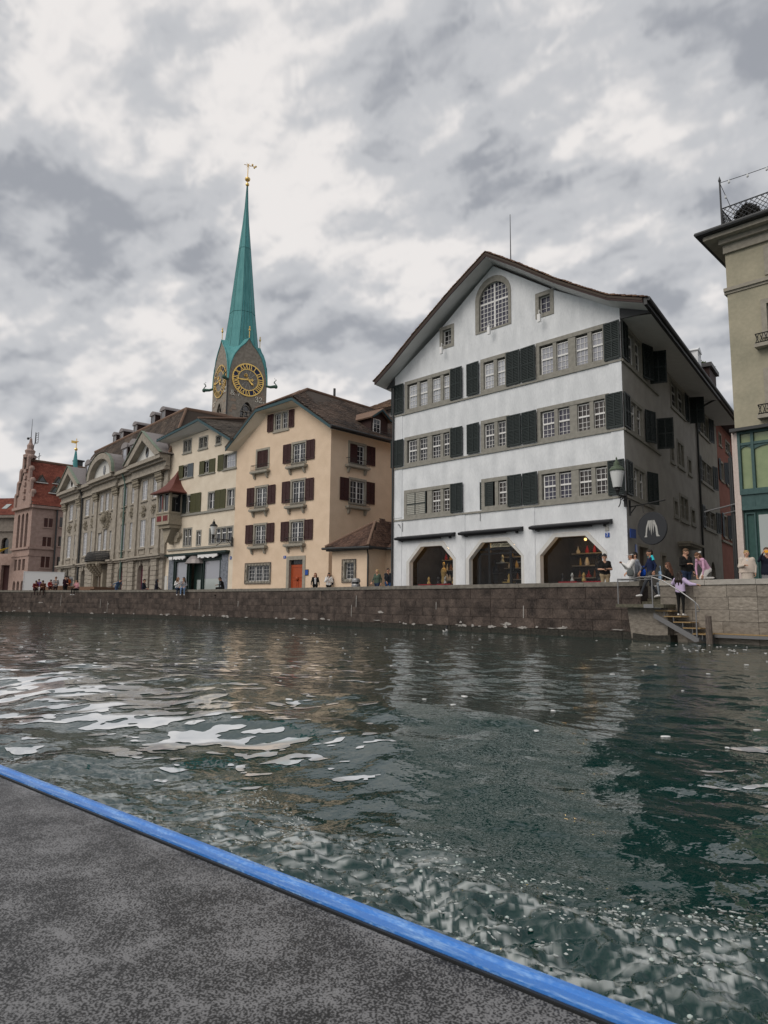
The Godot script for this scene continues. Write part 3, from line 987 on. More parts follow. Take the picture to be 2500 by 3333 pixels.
	lane_house(h.transform * side)


func lettering(called, text, size, width, at, material, parent, font = "Droid Sans", bold = false):
	var f = SystemFont.new()
	f.font_names = PackedStringArray([font])
	if bold: f.font_weight = 700
	var t = TextMesh.new()
	t.text = text
	t.font = f
	t.font_size = 64
	t.pixel_size = size / 48.0
	t.depth = size * .12
	var o = MeshInstance3D.new()
	o.mesh = t
	o.material_override = M[material]
	o.name = numbered(parent, called)
	parent.add_child(o, true)
	o.position = at
	if width > 0:
		var w = t.get_aabb().size.x
		if w > 0: o.scale = Vector3(width / w, 1, 1)
	return o


func lane_house(frame):
	# the house that continues the lane wall behind the white one, then the red one; both in the lane wall's own axes
	var h = Node3D.new()
	h.name = numbered(self, "lane_house")
	add_child(h, true)
	h.transform = frame * Transform3D(Basis.IDENTITY, Vector3(15.85, 0, 0))
	tag(h, "grey plastered lane house under the long eave behind the white house", "house")
	var ws = [[.8, 12.35, 4.1, 14.0], [.85, 9.15, 4.7, 10.8], [1.25, 6.2, 5.1, 7.65]]
	var b = lift()
	var ps = [rect(0, G - .2, 7.0, 14.3)]
	for r in ws: ps.append(rect(r[0], r[1], r[2], r[3]))
	var dr = PackedVector2Array([Vector2(2.7, 1.52), Vector2(4.1, 1.52)])
	for k in 9:
		dr.append(Vector2(3.4 + .7 * cos(PI * k / 8), 3.5 + .7 * sin(PI * k / 8)))
	ps.append(dr)
	b.holes(ps, 0, .3)
	b.box(0, G, -9, 7, 14.3, -.35)
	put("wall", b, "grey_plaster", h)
	b = lift()
	b.prism(dr, -.3, -.24)
	put("door", b, "old_wood", h)
	for r in ws:
		var mid = (r[0] + r[2]) / 2
		var wn = stone_frame("window", h, r[0], r[1], r[2], r[3], .16, -.26, .03, "window_stone", .06, [[mid - .07, mid + .07]])
		casement(wn, r[0] + .16, mid - .07, r[1] + .16, r[3] - .16, -.16, 3, 3, 0, 0, "sash_grey", "pane_grey", false)
		casement(wn, mid + .07, r[2] - .16, r[1] + .16, r[3] - .16, -.16, 3, 3, 0, 0, "sash_grey", "pane_grey", false)
		shutter(h, r[0] - .75, r[0], r[1], r[3], "shutter_dark", .045, true, 18)
		shutter(h, r[2], r[2] + .75, r[1], r[3], "shutter_dark", .045, true, 18, -.2)
	b = lift()
	b.quad(Vector3(0, 14.12, 0), Vector3(7, 14.12, 0), Vector3(7, 14.02, 1.36), Vector3(0, 14.02, 1.36))
	put("eave_soffit", b, "soffit", h)
	b = lift()
	b.box(0, 14.0, 1.36, 7, 14.3, 1.5)
	b.slab([Vector3(0, 14.35, 1.6), Vector3(7, 14.35, 1.6), Vector3(7, 19.5, -6), Vector3(0, 19.5, -6)], .2)
	put("roof", b, "roof_under", h)
	b = lift()
	b.tube([Vector3(0, 14.25, 1.56), Vector3(7, 14.25, 1.56)], .09, 8)
	put("gutter", b, "gutter", h)
	# chimney over the eave, with its row of smoke holes under a little roof
	b = lift()
	b.box(5.1, 14.6, -1.7, 6.2, 18.95, -.6)
	for x in [5.1, 5.42, 5.76, 6.08]:
		b.box(x, 18.95, -1.7, x + .12, 19.3, -.6)
	b.prism(pts([5.0, 19.3, 6.3, 19.3, 6.3, 19.36, 5.65, 19.66, 5.0, 19.36]), -1.75, -.55)
	put("chimney", b, "white_plaster", h)
	b = lift()
	b.box(5.15, 18.96, -1.2, 6.15, 19.29, -1.1)
	put("flue", b, "shop_dark", h)
	h = Node3D.new()
	h.name = numbered(self, "red_house")
	add_child(h, true)
	h.transform = frame * Transform3D(Basis.IDENTITY, Vector3(22.9, 0, 0))
	tag(h, "brick red plastered house at the far end of the lane", "house")
	ws = [[.7, 10.3, 2.2, 11.8], [3.3, 10.3, 6.0, 11.75], [3.4, 6.25, 6.3, 7.9], [.9, 6.2, 2.5, 7.9], [.8, 12.9, 1.9, 13.9], [3.5, 12.9, 5.6, 13.9], [7.4, 10.3, 9.0, 11.7]]
	b = lift()
	ps = [rect(0, G - .2, 12.5, 14.6)]
	for r in ws: ps.append(rect(r[0], r[1], r[2], r[3]))
	b.holes(ps, 0, .28)
	b.box(0, G, -9, 12.5, 14.6, -.32)
	put("wall", b, "red_plaster", h)
	for r in ws:
		var wn = stone_frame("window", h, r[0], r[1], r[2], r[3], .14, -.26, .03, "grey_stone", .06)
		casement(wn, r[0] + .14, r[2] - .14, r[1] + .14, r[3] - .14, -.16, 2, 3, 0, 0, "sash_grey", "pane_grey", false)
		if r[1] < 12:
			shutter(h, r[0] - .55, r[0], r[1], r[3], "shutter_blue", .05, false, 16)
			shutter(h, r[2], r[2] + .55, r[1], r[3], "shutter_blue", .05, false, 16, -.9)
	b = lift()
	b.box(-.1, 5.8, 0, 12.5, 5.95, .12)
	put("string_course", b, "grey_stone", h)
	b = lift()
	b.box(-.2, 14.6, -9, 12.7, 14.85, 1.3)
	b.slab([Vector3(-.2, 14.87, 1.4), Vector3(12.7, 14.87, 1.4), Vector3(12.7, 19.5, -5), Vector3(-.2, 19.5, -5)], .02)
	put("roof", b, "dormer_brown", h)
	# roof terrace with planting, seen over the eave
	b = lift()
	b.box(.4, 14.9, -2.8, 3.0, 18.7, -.3)
	put("terrace_dormer", b, "dormer_brown", h)
	b = lift()
	b.box(.2, 18.7, -3, 3.2, 19.0, -.1)
	put("planter", b, "iron_grey", h)
	leaves("terrace_plants", h, Vector3(1.7, 19.15 - G, -1.5), Vector3(1.5, .32, 1.3), 260, "leaf", .22)


func leaves(called, parent, at, half, count, material, size):
	if not cache.has("leaf"):
		var b = mb()
		b.tri(Vector3(-.5, 0, 0), Vector3(.5, 0, 0), Vector3(0, .2, 1.0)); b.tri(Vector3(-.5, 0, 0), Vector3(0, .2, -1.0), Vector3(.5, 0, 0))
		cache["leaf"] = b.mesh()
	var xs = []
	for k in count:
		var d = Vector3(rng.randfn(), rng.randfn(), rng.randfn()).normalized() * pow(rng.randf(), .33)
		var bs = Basis.from_euler(Vector3(rng.randf() * TAU, rng.randf() * TAU, rng.randf() * TAU)).scaled(Vector3.ONE * size * rng.randf_range(.5, 1.1))
		xs.append(Transform3D(bs, at + d * half))
	return copies(called, cache["leaf"], material, xs, null, parent)


# ---------------------------------------------------------------- the peach-yellow house, its annex, the cream house

func balcony_window(h, x0, x1, y0, y1, sy, sl, sr, closed, xf = Transform3D.IDENTITY, half = false):
	# french window with stone surround, a little iron rail on a bracketed sill and maroon shutters
	var wn = stone_frame("window", h, x0, y0, x1, y1, .17, -.26, .03, "grey_stone", 0, [], xf)
	var mid = (x0 + x1) / 2
	if not closed:
		casement(wn, x0 + .2, mid, y0 + .02, y1 - .2, -.14, 2, 4, 0, 0, "sash_white", "pane_grey", false, xf)
		casement(wn, mid, x1 - .2, y0 + .02, y1 - .2, -.14, 2, 4, 0, 0, "sash_white", "pane_grey", false, xf)
	var b = lift()
	b.xf = xf
	b.box(x0 - .28, sy, 0, x1 + .12, sy + .16, .36)
	b.box(x0 - .22, sy - .05, 0, x1 + .06, sy, .3)
	put("sill", b, "grey_stone", wn)
	for x in [x0 - .06, x1 - .22]:
		b = lift()
		b.xf = xf * Transform3D(Basis(Vector3(0, 0, 1), Vector3.UP, Vector3(-1, 0, 0)), Vector3(x + .14, 0, 0))
		b.prism(pts([0, sy - .42, .1, sy - .42, .26, sy - .05, 0, sy - .05]), 0, .16)
		put("bracket", b, "grey_stone", wn)
	b = lift()
	b.xf = xf
	var top = sy + .62
	b.tube([Vector3(x0 - .2, top, .02), Vector3(x0 - .2, top, .3), Vector3(x1 + .04, top, .3), Vector3(x1 + .04, top, .02)], .02, 5)
	b.tube([Vector3(x0 - .2, sy + .25, .3), Vector3(x1 + .04, sy + .25, .3)], .014, 4)
	for k in 15:
		var x = lerpf(x0 - .2, x1 + .04, k / 14.0)
		b.tube([Vector3(x, sy + .16, .3), Vector3(x, top, .3)], .011, 4)
	put("railing", b, "iron", wn)
	if closed:
		shutter(h, x0 + .17, mid - .01, y0 + .1, y1 - .2, "shutter_maroon", -.06, false, 16, 0, xf)
		shutter(h, mid + .01, x1 - .17, y0 + .1, y1 - .2, "shutter_maroon", -.06, false, 16, 0, xf)
	elif half:
		shutter(h, x0 + .17, mid + .02, y0 + .1, y1 - .2, "shutter_maroon", -.05, false, 12, 0, xf)
		shutter(h, x1, x1 + .86, y0 + .22, y1 - .1, "shutter_maroon", .045, true, 16, 0, xf)
	else:
		shutter(h, x0 - .86, x0 - .02, y0 + .22, y1 - .1, "shutter_maroon", .045, true, 16, 0, xf)
		shutter(h, x1 - .02, x1 + .82, y0 + .22, y1 - .1, "shutter_maroon", .045, true, 16, 0, xf)


func barred_window(h, x0, x1, y0, y1, n, xf = Transform3D.IDENTITY):
	var wn = stone_frame("barred_window", h, x0, y0, x1, y1, .15, -.26, .03, "grey_stone", 0, [], xf)
	var w = (x1 - x0 - .3) / n
	for k in n:
		casement(wn, x0 + .15 + w * k + .05, x0 + .15 + w * (k + 1) - .05, y0 + .15, y1 - .15, -.18, 2, 4, 0, 0, "sash_white", "pane_dark", false, xf)
	var b = lift()
	b.xf = xf
	var m = int((x1 - x0) / .17)
	for k in m + 1:
		var x = lerpf(x0 - .02, x1 + .02, float(k) / m)
		var path = []
		for i in 9:
			path.append(Vector3(x + .055 * sin(i * PI / 2 + k * PI), lerpf(y0 - .04, y1 + .04, i / 8.0), .07 + .02 * cos(i * PI)))
		b.tube(path, .012, 4)
	b.frame(x0 - .06, y0 - .06, x1 + .06, y1 + .06, .035, .04, .08)
	put("window_bars", b, "iron_grey", wn)


func yellow_house():
	var h = base("yellow_house", Vector3(-11.833, G, -55.504), -40.0, "peach yellow house with maroon shutters and little iron window balconies", "house")
	var side = Transform3D(Basis(Vector3(.0698, 0, -.9976), Vector3.UP, Vector3(.9976, 0, .0698)), Vector3(10.5, 0, 0))
	var W = [[2.36, 3.98, 11.42, 13.08], [6.42, 8.08, 11.32, 13.06], [2.36, 3.98, 8.42, 10.18], [6.42, 8.08, 8.34, 10.26], [2.36, 3.98, 5.52, 7.26], [6.42, 8.08, 5.5, 7.26]]
	var ps = [pts([0, G - .2, 10.5, G - .2, 10.5, 13.55, 7.15, 15.72, 3.5, 15.72, 2.76, 15.05, 0, 13.3])]
	for w in W: ps.append(rect(w[0], w[2], w[1], w[3]))
	ps.append(rect(1.63, 2.7, 4.5, 4.18))
	ps.append(rect(6.25, 1.5, 8.22, 4.6))
	ps.append(rect(4.35, 14.15, 6.05, 15.66))
	var b = lift()
	b.holes(ps, 0, .3)
	b.quad(Vector3(0, G, -11), Vector3(0, G, 0), Vector3(0, 13.3, 0), Vector3(0, 13.3, -11))
	b.box(.1, G, -11, 11, 13.4, -10.8)
	put("wall", b, "yellow_plaster", h)
	var S = [[1.66, 3.5, 11.2, 12.95], [1.75, 3.55, 8.3, 10.28]]
	ps = [rect(0, G - .2, 11, 13.5)]
	for w in S: ps.append(rect(w[0], w[2], w[1], w[3]))
	b = lift()
	b.xf = side
	b.holes(ps, 0, .3)
	put("side_wall", b, "yellow_plaster", h)
	for k in W.size():
		var w = W[k]
		balcony_window(h, w[0], w[1], w[2], w[3], [11.14, 11.06, 8.17, 8.1, 5.32, 5.3][k], 0, 0, k == 0)
	balcony_window(h, 1.66, 3.5, 11.2, 12.95, 11.0, 0, 0, false, side, true)
	balcony_window(h, 1.75, 3.55, 8.3, 10.28, 8.02, 0, 0, false, side)
	# attic window under the clipped gable
	var wn = stone_frame("attic_window", h, 4.35, 14.15, 6.05, 15.66, .14, -.26, .03, "grey_stone", .05, [[5.1, 5.3]])
	casement(wn, 4.49, 5.1, 14.29, 15.52, -.14, 2, 3, 0, 0, "sash_white", "pane_dark", false)
	casement(wn, 5.3, 5.91, 14.29, 15.52, -.14, 2, 3, 0, 0, "sash_white", "pane_dark", false)
	shutter(h, 3.66, 4.32, 14.25, 15.6, "shutter_maroon", .045, true, 16)
	shutter(h, 6.08, 6.62, 14.25, 15.62, "shutter_maroon", .045, true, 16)
	barred_window(h, 1.63, 4.5, 2.7, 4.18, 3)
	# street door with a grille over it
	var d = stone_frame("street_door", h, 6.25, 1.5, 8.22, 4.6, .28, -.28, .04, "grey_stone")
	b = lift()
	b.box(6.53, 1.5, -.24, 7.94, 3.98, -.19)
	var leaf = put("door_leaf", b, "door_red", d)
	b = lift()
	for r in [[6.66, 2.1, 7.18, 2.9], [7.3, 2.1, 7.82, 2.9], [6.66, 3.05, 7.82, 3.85], [6.66, 1.6, 7.82, 2.0]]:
		b.frame(r[0], r[1], r[2], r[3], .05, -.19, -.165)
	b.ball(Vector3(7.24, 2.98, -.17), .16, 10)
	put("door_panel", b, "door_red", leaf)
	b = lift()
	b.ball(Vector3(7.8, 2.7, -.15), .05, 8)
	put("handle", b, "gold", leaf)
	b = lift()
	b.box(6.53, 4.0, -.23, 7.94, 4.32, -.2)
	put("fanlight", b, "pane_dark", d)
	b = lift()
	for k in 9:
		var x = 6.53 + k * .176
		b.tube([Vector3(x, 4.0, -.17), Vector3(x + .17, 4.32, -.17)], .012, 4)
		b.tube([Vector3(x + .17, 4.0, -.17), Vector3(x, 4.32, -.17)], .012, 4)
	put("grille", b, "iron", d)
	b = lift()
	b.box(5.9, 4.45, 0, 6.17, 4.65, .03)
	var npl = put("number_plate", b, "sign_blue", h)
	lettering("lettering", "5", .14, 0, Vector3(6.03, 4.55 - G, .032), "sign_white", npl)
	b = lift()
	b.box(8.22, 3.18, 0, 8.56, 3.6, .05)
	var nb = put("notice_board", b, "iron_grey", h)
	b = lift()
	b.box(8.25, 3.22, .05, 8.53, 3.56, .058)
	put("notice_sheet", b, "sign_blue", nb)
	# roof: two slopes and the clipped end
	var ry = 18.0
	var A = Vector3(-.55, 13.45, .75); var B = Vector3(3.05, 16.05, .75); var Cc = Vector3(7.1, 16.25, .75); var D = Vector3(11.25, 13.45, .75)
	var R0 = Vector3(5.2, ry, -2.6); var R1 = Vector3(5.6, ry, -11); var Bb = Vector3(-.3, 13.45, -11); var Db = Vector3(12.05, 13.45, -11)
	b = lift()
	b.slab([A, B, R0, R1, Bb], -.16)
	b.slab([B, Cc, R0], .16)
	b.slab([D, Db, R1, R0, Cc], .16)
	put("roof", b, "roof_under", h)
	var dk = L(.035, .025, .02); var pl = L(.15, .105, .08)
	roof_face(h, [D, Db, R1, R0, Cc], .2, .17, dk, pl)
	roof_face(h, [B, Cc, R0], .2, .17, dk, pl)
	b = lift()
	b.tube([R0 + Vector3(0, .06, 0), R1 + Vector3(0, .06, 0)], .12, 8)
	b.tube([Cc + Vector3(0, .05, 0), R0 + Vector3(0, .06, 0)], .11, 8)
	b.tube([B + Vector3(0, .05, 0), R0 + Vector3(0, .06, 0)], .11, 8)
	for k in 5:
		b.tube([Cc.lerp(R0, .2 + k * .07) + Vector3(-.02, .02, 0), Cc.lerp(R0, .24 + k * .07) + Vector3(0, .1, 0)], .16, 8)
	put("ridge_tiles", b, "ridge_tile", h)
	b = lift()
	b.quad(A + Vector3(0, -.2, -.03), Vector3(-.05, 13.27, 0), Vector3(2.76, 15.05, 0), B + Vector3(0, -.22, -.03))
	b.tri(B + Vector3(0, -.22, -.03), Vector3(2.76, 15.05, 0), Vector3(3.5, 15.72, 0))
	b.quad(B + Vector3(0, -.22, -.03), Vector3(3.5, 15.72, 0), Vector3(7.15, 15.72, 0), Cc + Vector3(0, -.22, -.03))
	b.quad(Cc + Vector3(0, -.22, -.03), Vector3(7.1, 15.72, 0), Vector3(10.5, 13.5, 0), D + Vector3(0, -.2, -.03))
	b.xf = side
	b.quad(Vector3(-.7, 13.27, .78), Vector3(11, 13.27, .78), Vector3(11, 13.45, 0), Vector3(0, 13.45, 0))
	put("eave_soffit", b, "cream_plaster", h)
	b = lift()
	var vb = []
	for p in [A, B, Cc, D]: vb.append(Vector2(p.x, p.y - .02))
	for p in [D, Cc, B, A]: vb.append(Vector2(p.x, p.y - .24))
	b.prism(PackedVector2Array(vb), .72, .78)
	put("verge_board", b, "fascia_teal", h)
	b = lift()
	b.xf = side
	b.tube([Vector3(-.85, 13.42, .88), Vector3(11, 13.42, .88)], .1, 8)
	b.box(-.75, 13.25, .74, 11, 13.42, .8)
	put("gutter", b, "gutter", h)
	b = lift()
	b.xf = side
	for y in [.0, .18]:
		b.tube([Vector3(-.4, 13.95 + y, .35 - y * .3), Vector3(11, 13.95 + y, .35 - y * .3)], .016, 5)
	for k in 9:
		b.tube([Vector3(k * 1.25 - .2, 13.6, .42), Vector3(k * 1.25 - .2, 14.15, .28)], .014, 4)
	put("snow_guard", b, "iron_grey", h)
	# dormer over the lane side
	b = lift()
	b.xf = side
	b.box(4.0, 13.7, -3.2, 5.8, 15.25, -.05)
	b.prism(pts([4.0, 15.25, 5.8, 15.25, 4.9, 15.85]), -3.4, -.05)
	var dm = put("roof_dormer", b, "dormer_brown", h)
	b = lift()
	b.xf = side
	b.slab([Vector3(3.7, 15.1, .3), Vector3(4.9, 15.92, .3), Vector3(4.9, 15.92, -3.6), Vector3(3.7, 15.1, -3.6)], .1)
	b.slab([Vector3(4.9, 15.92, .3), Vector3(6.1, 15.1, .3), Vector3(6.1, 15.1, -3.6), Vector3(4.9, 15.92, -3.6)], -.1)
	put("dormer_roof", b, "ridge_tile", dm)
	b = lift()
	b.xf = side
	b.prism(pts([3.75, 15.1, 3.95, 15.1, 4.9, 15.75, 5.85, 15.1, 6.05, 15.1, 4.9, 15.9]), .24, .32)
	put("dormer_verge", b, "fascia_teal", dm)
	casement(dm, 4.2, 4.95, 14.05, 15.1, -.05, 2, 3, 0, 0, "sash_white", "pane_grey", false, side)
	b = lift()
	b.tube([R0.lerp(R1, .35), R0.lerp(R1, .35) + Vector3(0, .8, 0)], .1, 8)
	put("vent_pipe", b, "gutter", h)
	annex()


func roof_face(h, poly3, tw, ex, dk, pl, called = "roof_tiles"):
	# lays tiles on a flat roof polygon (heights above the water) whose first edge is the eave
	var o = poly3[0] - Vector3(0, G, 0)
	var nn = (poly3[1] - poly3[0]).cross(poly3[2] - poly3[0]).normalized()
	if nn.y < 0: nn = -nn
	var w = (Vector3.UP - nn * nn.y).normalized()
	var u = w.cross(nn).normalized()
	var p2 = PackedVector2Array()
	for p in poly3:
		var q = p - Vector3(0, G, 0) - o
		p2.append(Vector2(q.dot(u), q.dot(w)))
	return tiles(h, o, u, w, p2, tw, ex, dk, pl, called)


func annex():
	var h = base("annex_house", Vector3(-3.378, G, -46.43), -40.0, "low yellow annex with a hipped tile roof between the yellow and the white house", "house")
	var b = lift()
	b.holes([rect(0, G - .2, 3.15, 4.75), rect(1.0, 2.62, 2.1, 4.0)], 0, .28)
	b.quad(Vector3(3.15, G, 0), Vector3(3.15, G, -6), Vector3(3.15, 4.75, -6), Vector3(3.15, 4.75, 0))
	b.quad(Vector3(0, G, -4), Vector3(0, G, 0), Vector3(0, 4.75, 0), Vector3(0, 4.75, -4))
	b.box(3.15, G, -1.95, 8.5, 4.7, -1.7)
	put("wall", b, "yellow_plaster", h)
	barred_window(h, 1.0, 2.1, 2.62, 4.0, 1)
	b = lift()
	b.box(4.2, G, -1.7, 6.4, 3.75, -1.62)
	var g = put("yard_gate", b, "iron_grey", h)
	b = lift()
	for k in 9: b.box(4.25 + k * .24, G, -1.62, 4.40 + k * .24, 3.7, -1.59)
	put("gate_bars", b, "gutter", g)
	b = lift()
	b.box(4.0, 3.75, -1.7, 6.6, 3.95, -1.55)
	put("lintel", b, "grey_stone", h)
	# hipped roof
	var A = Vector3(-.32, 4.85, .45); var B = Vector3(3.6, 4.78, .45); var P = Vector3(2.5, 6.5, -1.4); var Q = Vector3(2.6, 6.6, -5.5); var Bb = Vector3(3.65, 4.78, -1.2); var Ab = Vector3(-.32, 4.85, -5.5)
	var Ce = Vector3(8.4, 4.85, -1.2); var Pr = Vector3(8.4, 6.5, -4.2); var Pm = Vector3(3.0, 6.5, -4.2)
	b = lift()
	b.slab([A, B, P], .12)
	b.slab([A, P, Q, Ab], .12)
	b.slab([B, Bb, Pm, P], .12)
	b.slab([Bb, Ce, Pr, Pm], .12)
	put("roof", b, "roof_under", h)
	var dk = L(.05, .028, .022); var pl = L(.16, .095, .07)
	roof_face(h, [A, B, P], .19, .16, dk, pl)
	roof_face(h, [B, Bb, Pm, P], .19, .16, dk, pl)
	roof_face(h, [Bb, Ce, Pr, Pm], .19, .16, dk, pl)
	b = lift()
	b.tube([A + Vector3(.1, .05, 0), P + Vector3(0, .06, 0)], .1, 7)
	b.tube([B + Vector3(-.1, .05, 0), P + Vector3(0, .06, 0)], .1, 7)
	put("ridge_tiles", b, "ridge_tile", h)
	b = lift()
	b.tube([A + Vector3(-.1, -.08, .08), B + Vector3(.1, -.08, .08), Bb + Vector3(.1, -.08, .08), Ce + Vector3(0, -.1, .1)], .085, 8)
	b.tube([Vector3(3.4, 4.68, .4), Vector3(3.22, 4.3, .1), Vector3(3.22, 1.5, .1)], .055, 8)
	b.box(-.2, 4.6, .0, 3.5, 4.72, .4)
	put("gutter", b, "gutter", h)
	b = lift()
	b.slab([Vector3(4.6, 5.55, -2.2), Vector3(5.9, 5.55, -2.2), Vector3(5.9, 6.2, -3.4), Vector3(4.6, 6.2, -3.4)], .08)
	put("skylight", b, "pane_grey", h)


func cream_house():
	var h = base("cream_house", Vector3(-19.44, G, -62.60), -43.0, "cream house with green shutters and a red roofed oriel at its corner", "house")
	var X = func(u): return 10.4 + u
	var W3 = [[-8.62, -6.3, 11.95, 13.15], [-5.32, -3.0, 11.95, 13.12], [-1.85, .0, 11.95, 13.28]]
	var W2 = [[-7.75, -5.55, 8.8, 10.45], [-3.9, -2.7, 8.8, 10.36], [-1.18, -.02, 8.8, 10.34]]
	var W1 = [[-7.45, -6.06, 5.9, 7.55], [-5.4, -4.62, 5.9, 7.25], [-3.5, -.1, 5.9, 7.3]]
	var W4 = [[-8.14, -6.74, 14.18, 15.42], [-5.66, -4.23, 14.18, 15.3], [-3.1, -2.26, 14.22, 15.03]]
	var ps = [pts([0, G - .2, 10.4, G - .2, 10.4, 14.2, 9.8, 14.3, 6.2, 15.75, 1.0, 15.6, 0, 15.55])]
	for w in W1 + W2 + W3 + W4: ps.append(rect(X.call(w[0]), w[2], X.call(w[1]), w[3]))
	ps.append(rect(.85, 1.5, 9.8, 5.2))
	var b = lift()
	b.holes(ps, 0, .3)
	b.box(.05, G, -11, 10.4, 13.5, -10.7)
	b.quad(Vector3(0, G, -11), Vector3(0, G, 0), Vector3(0, 15.5, 0), Vector3(0, 15.5, -11))
	put("wall", b, "cream_plaster", h)
	for w in W4:
		var x0 = X.call(w[0]); var x1 = X.call(w[1])
		var mid = (x0 + x1) / 2
		var wide = x1 - x0 > 1.1
		var wn = stone_frame("attic_window", h, x0, w[2], x1, w[3], .13, -.26, .03, "window_stone", .06, [[mid - .05, mid + .05]] if wide else [])
		if wide:
			casement(wn, x0 + .13, mid - .05, w[2] + .13, w[3] - .13, -.16, 2, 2, 0, 0, "sash_grey", "pane_grey", false)
			casement(wn, mid + .05, x1 - .13, w[2] + .13, w[3] - .13, -.16, 2, 2, 0, 0, "sash_grey", "pane_grey", false)
		else:
			casement(wn, x0 + .15, x1 - .15, w[2] + .13, w[3] - .13, -.16, 2, 2, 0, 0, "sash_grey", "pane_grey", false)
	# third storey: leaves half covered by shutters that stand over the openings
	for k in 3:
		var w = W3[k]
		var x0 = X.call(w[0]); var x1 = X.call(w[1])
		var c0 = [x0 + .75, x0 + .78, x0 + .4][k]; var c1 = [x0 + 1.5, x0 + 1.5, x1 - .05][k]
		var wn = stone_frame("window", h, x0, w[2], x1, w[3], .12, -.26, .03, "window_stone", .08)
		casement(wn, c0, c1, w[2] + .12, w[3] - .12, -.14, 4 if k == 2 else 2, 2, 0, 0, "sash_white", "pane_grey" if k < 2 else "pane_curtain", false)
		shutter(h, x0 + .02 - (.75 if k == 2 else 0.0), x0 + (.05 if k == 2 else .74), w[2], w[3], "shutter_green", .04, false, 12)
		if k < 2: shutter(h, x1 - .84, x1 - .02, w[2], w[3], "shutter_blue" if k == 0 else "shutter_green", .04, false, 12)
	for k in 3:
		var w = W2[k]
		var x0 = X.call(w[0]); var x1 = X.call(w[1])
		var wn = stone_frame("window", h, x0, w[2], x1, w[3], .13, -.26, .03, "window_stone", 0, [[x0 + .62, x0 + .74]] if k == 0 else [])
		if k == 0:
			casement(wn, x0 + .13, x0 + .64, w[2] + .1, w[3] - .1, -.14, 1, 1, 1, w[2] + 1.05, "sash_white", "pane_dark", false)
			casement(wn, x0 + .74, x0 + 1.25, w[2] + .1, w[3] - .1, -.14, 1, 1, 1, w[2] + 1.05, "sash_white", "pane_dark", false)
			shutter(h, x0 - .75, x0 - .06, w[2], w[3], "shutter_green", .04, false, 18)
			shutter(h, x1 - .92, x1 - .2, w[2], w[3], "shutter_green", .04, false, 18)
			shutter(h, x1 - .18, x1 + .68, w[2], w[3], "shutter_green", .04, false, 18)
		else:
			casement(wn, x0 + .13, (x0 + x1) / 2, w[2] + .1, w[3] - .1, -.14, 1, 2, 0, 0, "sash_white", "pane_grey", false)
			casement(wn, (x0 + x1) / 2, x1 - .13, w[2] + .1, w[3] - .1, -.14, 1, 2, 0, 0, "sash_white", "pane_grey", false)
			if k == 1:
				shutter(h, x1 - .1, x1 + .58, w[2], w[3], "shutter_green", .04, false, 18)
				shutter(h, x1 + .6, x1 + 1.4, w[2], w[3], "shutter_green", .04, false, 18)
	for w in W1:
		var x0 = X.call(w[0]); var x1 = X.call(w[1])
		var n = max(1, int(round((x1 - x0) / .82)))
		var cw = (x1 - x0 - .26) / n
		var ml = []
		for k in range(1, n): ml.append([x0 + .13 + cw * k - .06, x0 + .13 + cw * k + .06])
		var wn = stone_frame("window", h, x0, w[2], x1, w[3], .13, -.26, .03, "window_stone", 0, ml)
		for k in n:
			casement(wn, x0 + .13 + cw * k + .07, x0 + .13 + cw * (k + 1) - .07, w[2] + .1, w[3] - .12, -.14, 1, 1, 1, w[2] + .9, "sash_white", "pane_grey", false)
	for s in [[.6, 10.35, 5.66, 5.82, .12], [2.4, 10.4, 8.58, 8.76, .12]]:
		b = lift()
		b.box(s[0], s[2], 0, s[1], s[3], s[4])
		put("string_course", b, "window_stone", h)
	# the shop front
	var f = put("shopfront", null, "shop_green", h)
	b = lift()
	b.box(.75, 5.16, .0, 9.95, 5.34, .42)
	b.box(.85, 5.05, .0, 9.85, 5.16, .25)
	b.box(1.7, 4.66, -.2, 3.95, 5.05, .04); b.box(6.35, 4.62, -.2, 8.9, 5.05, .04)
	for x in [1.65, 1.9, 3.8, 4.1, 6.0, 6.25, 8.65]:
		b.box(x, 1.5, -.2, x + .12, 4.66, .03)
	b.box(1.65, 1.5, -.2, 8.8, 1.75, .03)
	f.mesh = b.mesh()
	for s in [[.85, 1.65], [8.75, 9.8]]:
		b = lift()
		b.box(s[0], 1.5, -.25, s[1], 5.05, .02)
		put("marble_pier", b, "marble", f)
	for s in [[2.02, 3.8], [6.37, 8.65]]:
		b = lift()
		b.box(s[0], 3.15, -.14, s[1], 4.62, -.11)
		put("pane", b, "pane_curtain", f)
		b = lift()
		b.box(s[0], 1.75, -.14, s[1], 3.145, -.10)
		put("frosted_pane", b, "pane_milk", f)
	b = lift()
	b.box(4.22, 1.5, -.5, 6.0, 4.6, -.45)
	var dr = put("shop_door", b, "shop_green", f)
	b = lift()
	b.box(4.75, 1.75, -.44, 5.45, 3.1, -.42)
	put("pane", b, "pane_milk", dr)
	b = lift()
	b.lathe([Vector2(1.12, 4.42), Vector2(1.05, 4.5), Vector2(.9, 4.75), Vector2(.62, 5.0), Vector2(.3, 5.12), Vector2(0, 5.15)], Vector3(5.15, 0, .0), 16, 0, .75)
	put("door_hood", b, "zinc", f)
	for s in [[1.35, 1.95], [2.1, 3.95], [5.9, 8.7]]:
		b = lift()
		for k in 12:
			var x = lerpf(s[0], s[1], k / 12.0); var x2 = lerpf(s[0], s[1], (k + 1) / 12.0)
			b.box(x, 4.86 + .06 * sin(k * 1.9), .25, x2, 5.12, .36)
		put("rolled_awning", b, "sign_white", f)
	b = lift()
	b.box(10.0, 4.6, 0, 10.22, 4.84, .03)
	var npl = put("number_plate", b, "sign_blue", h)
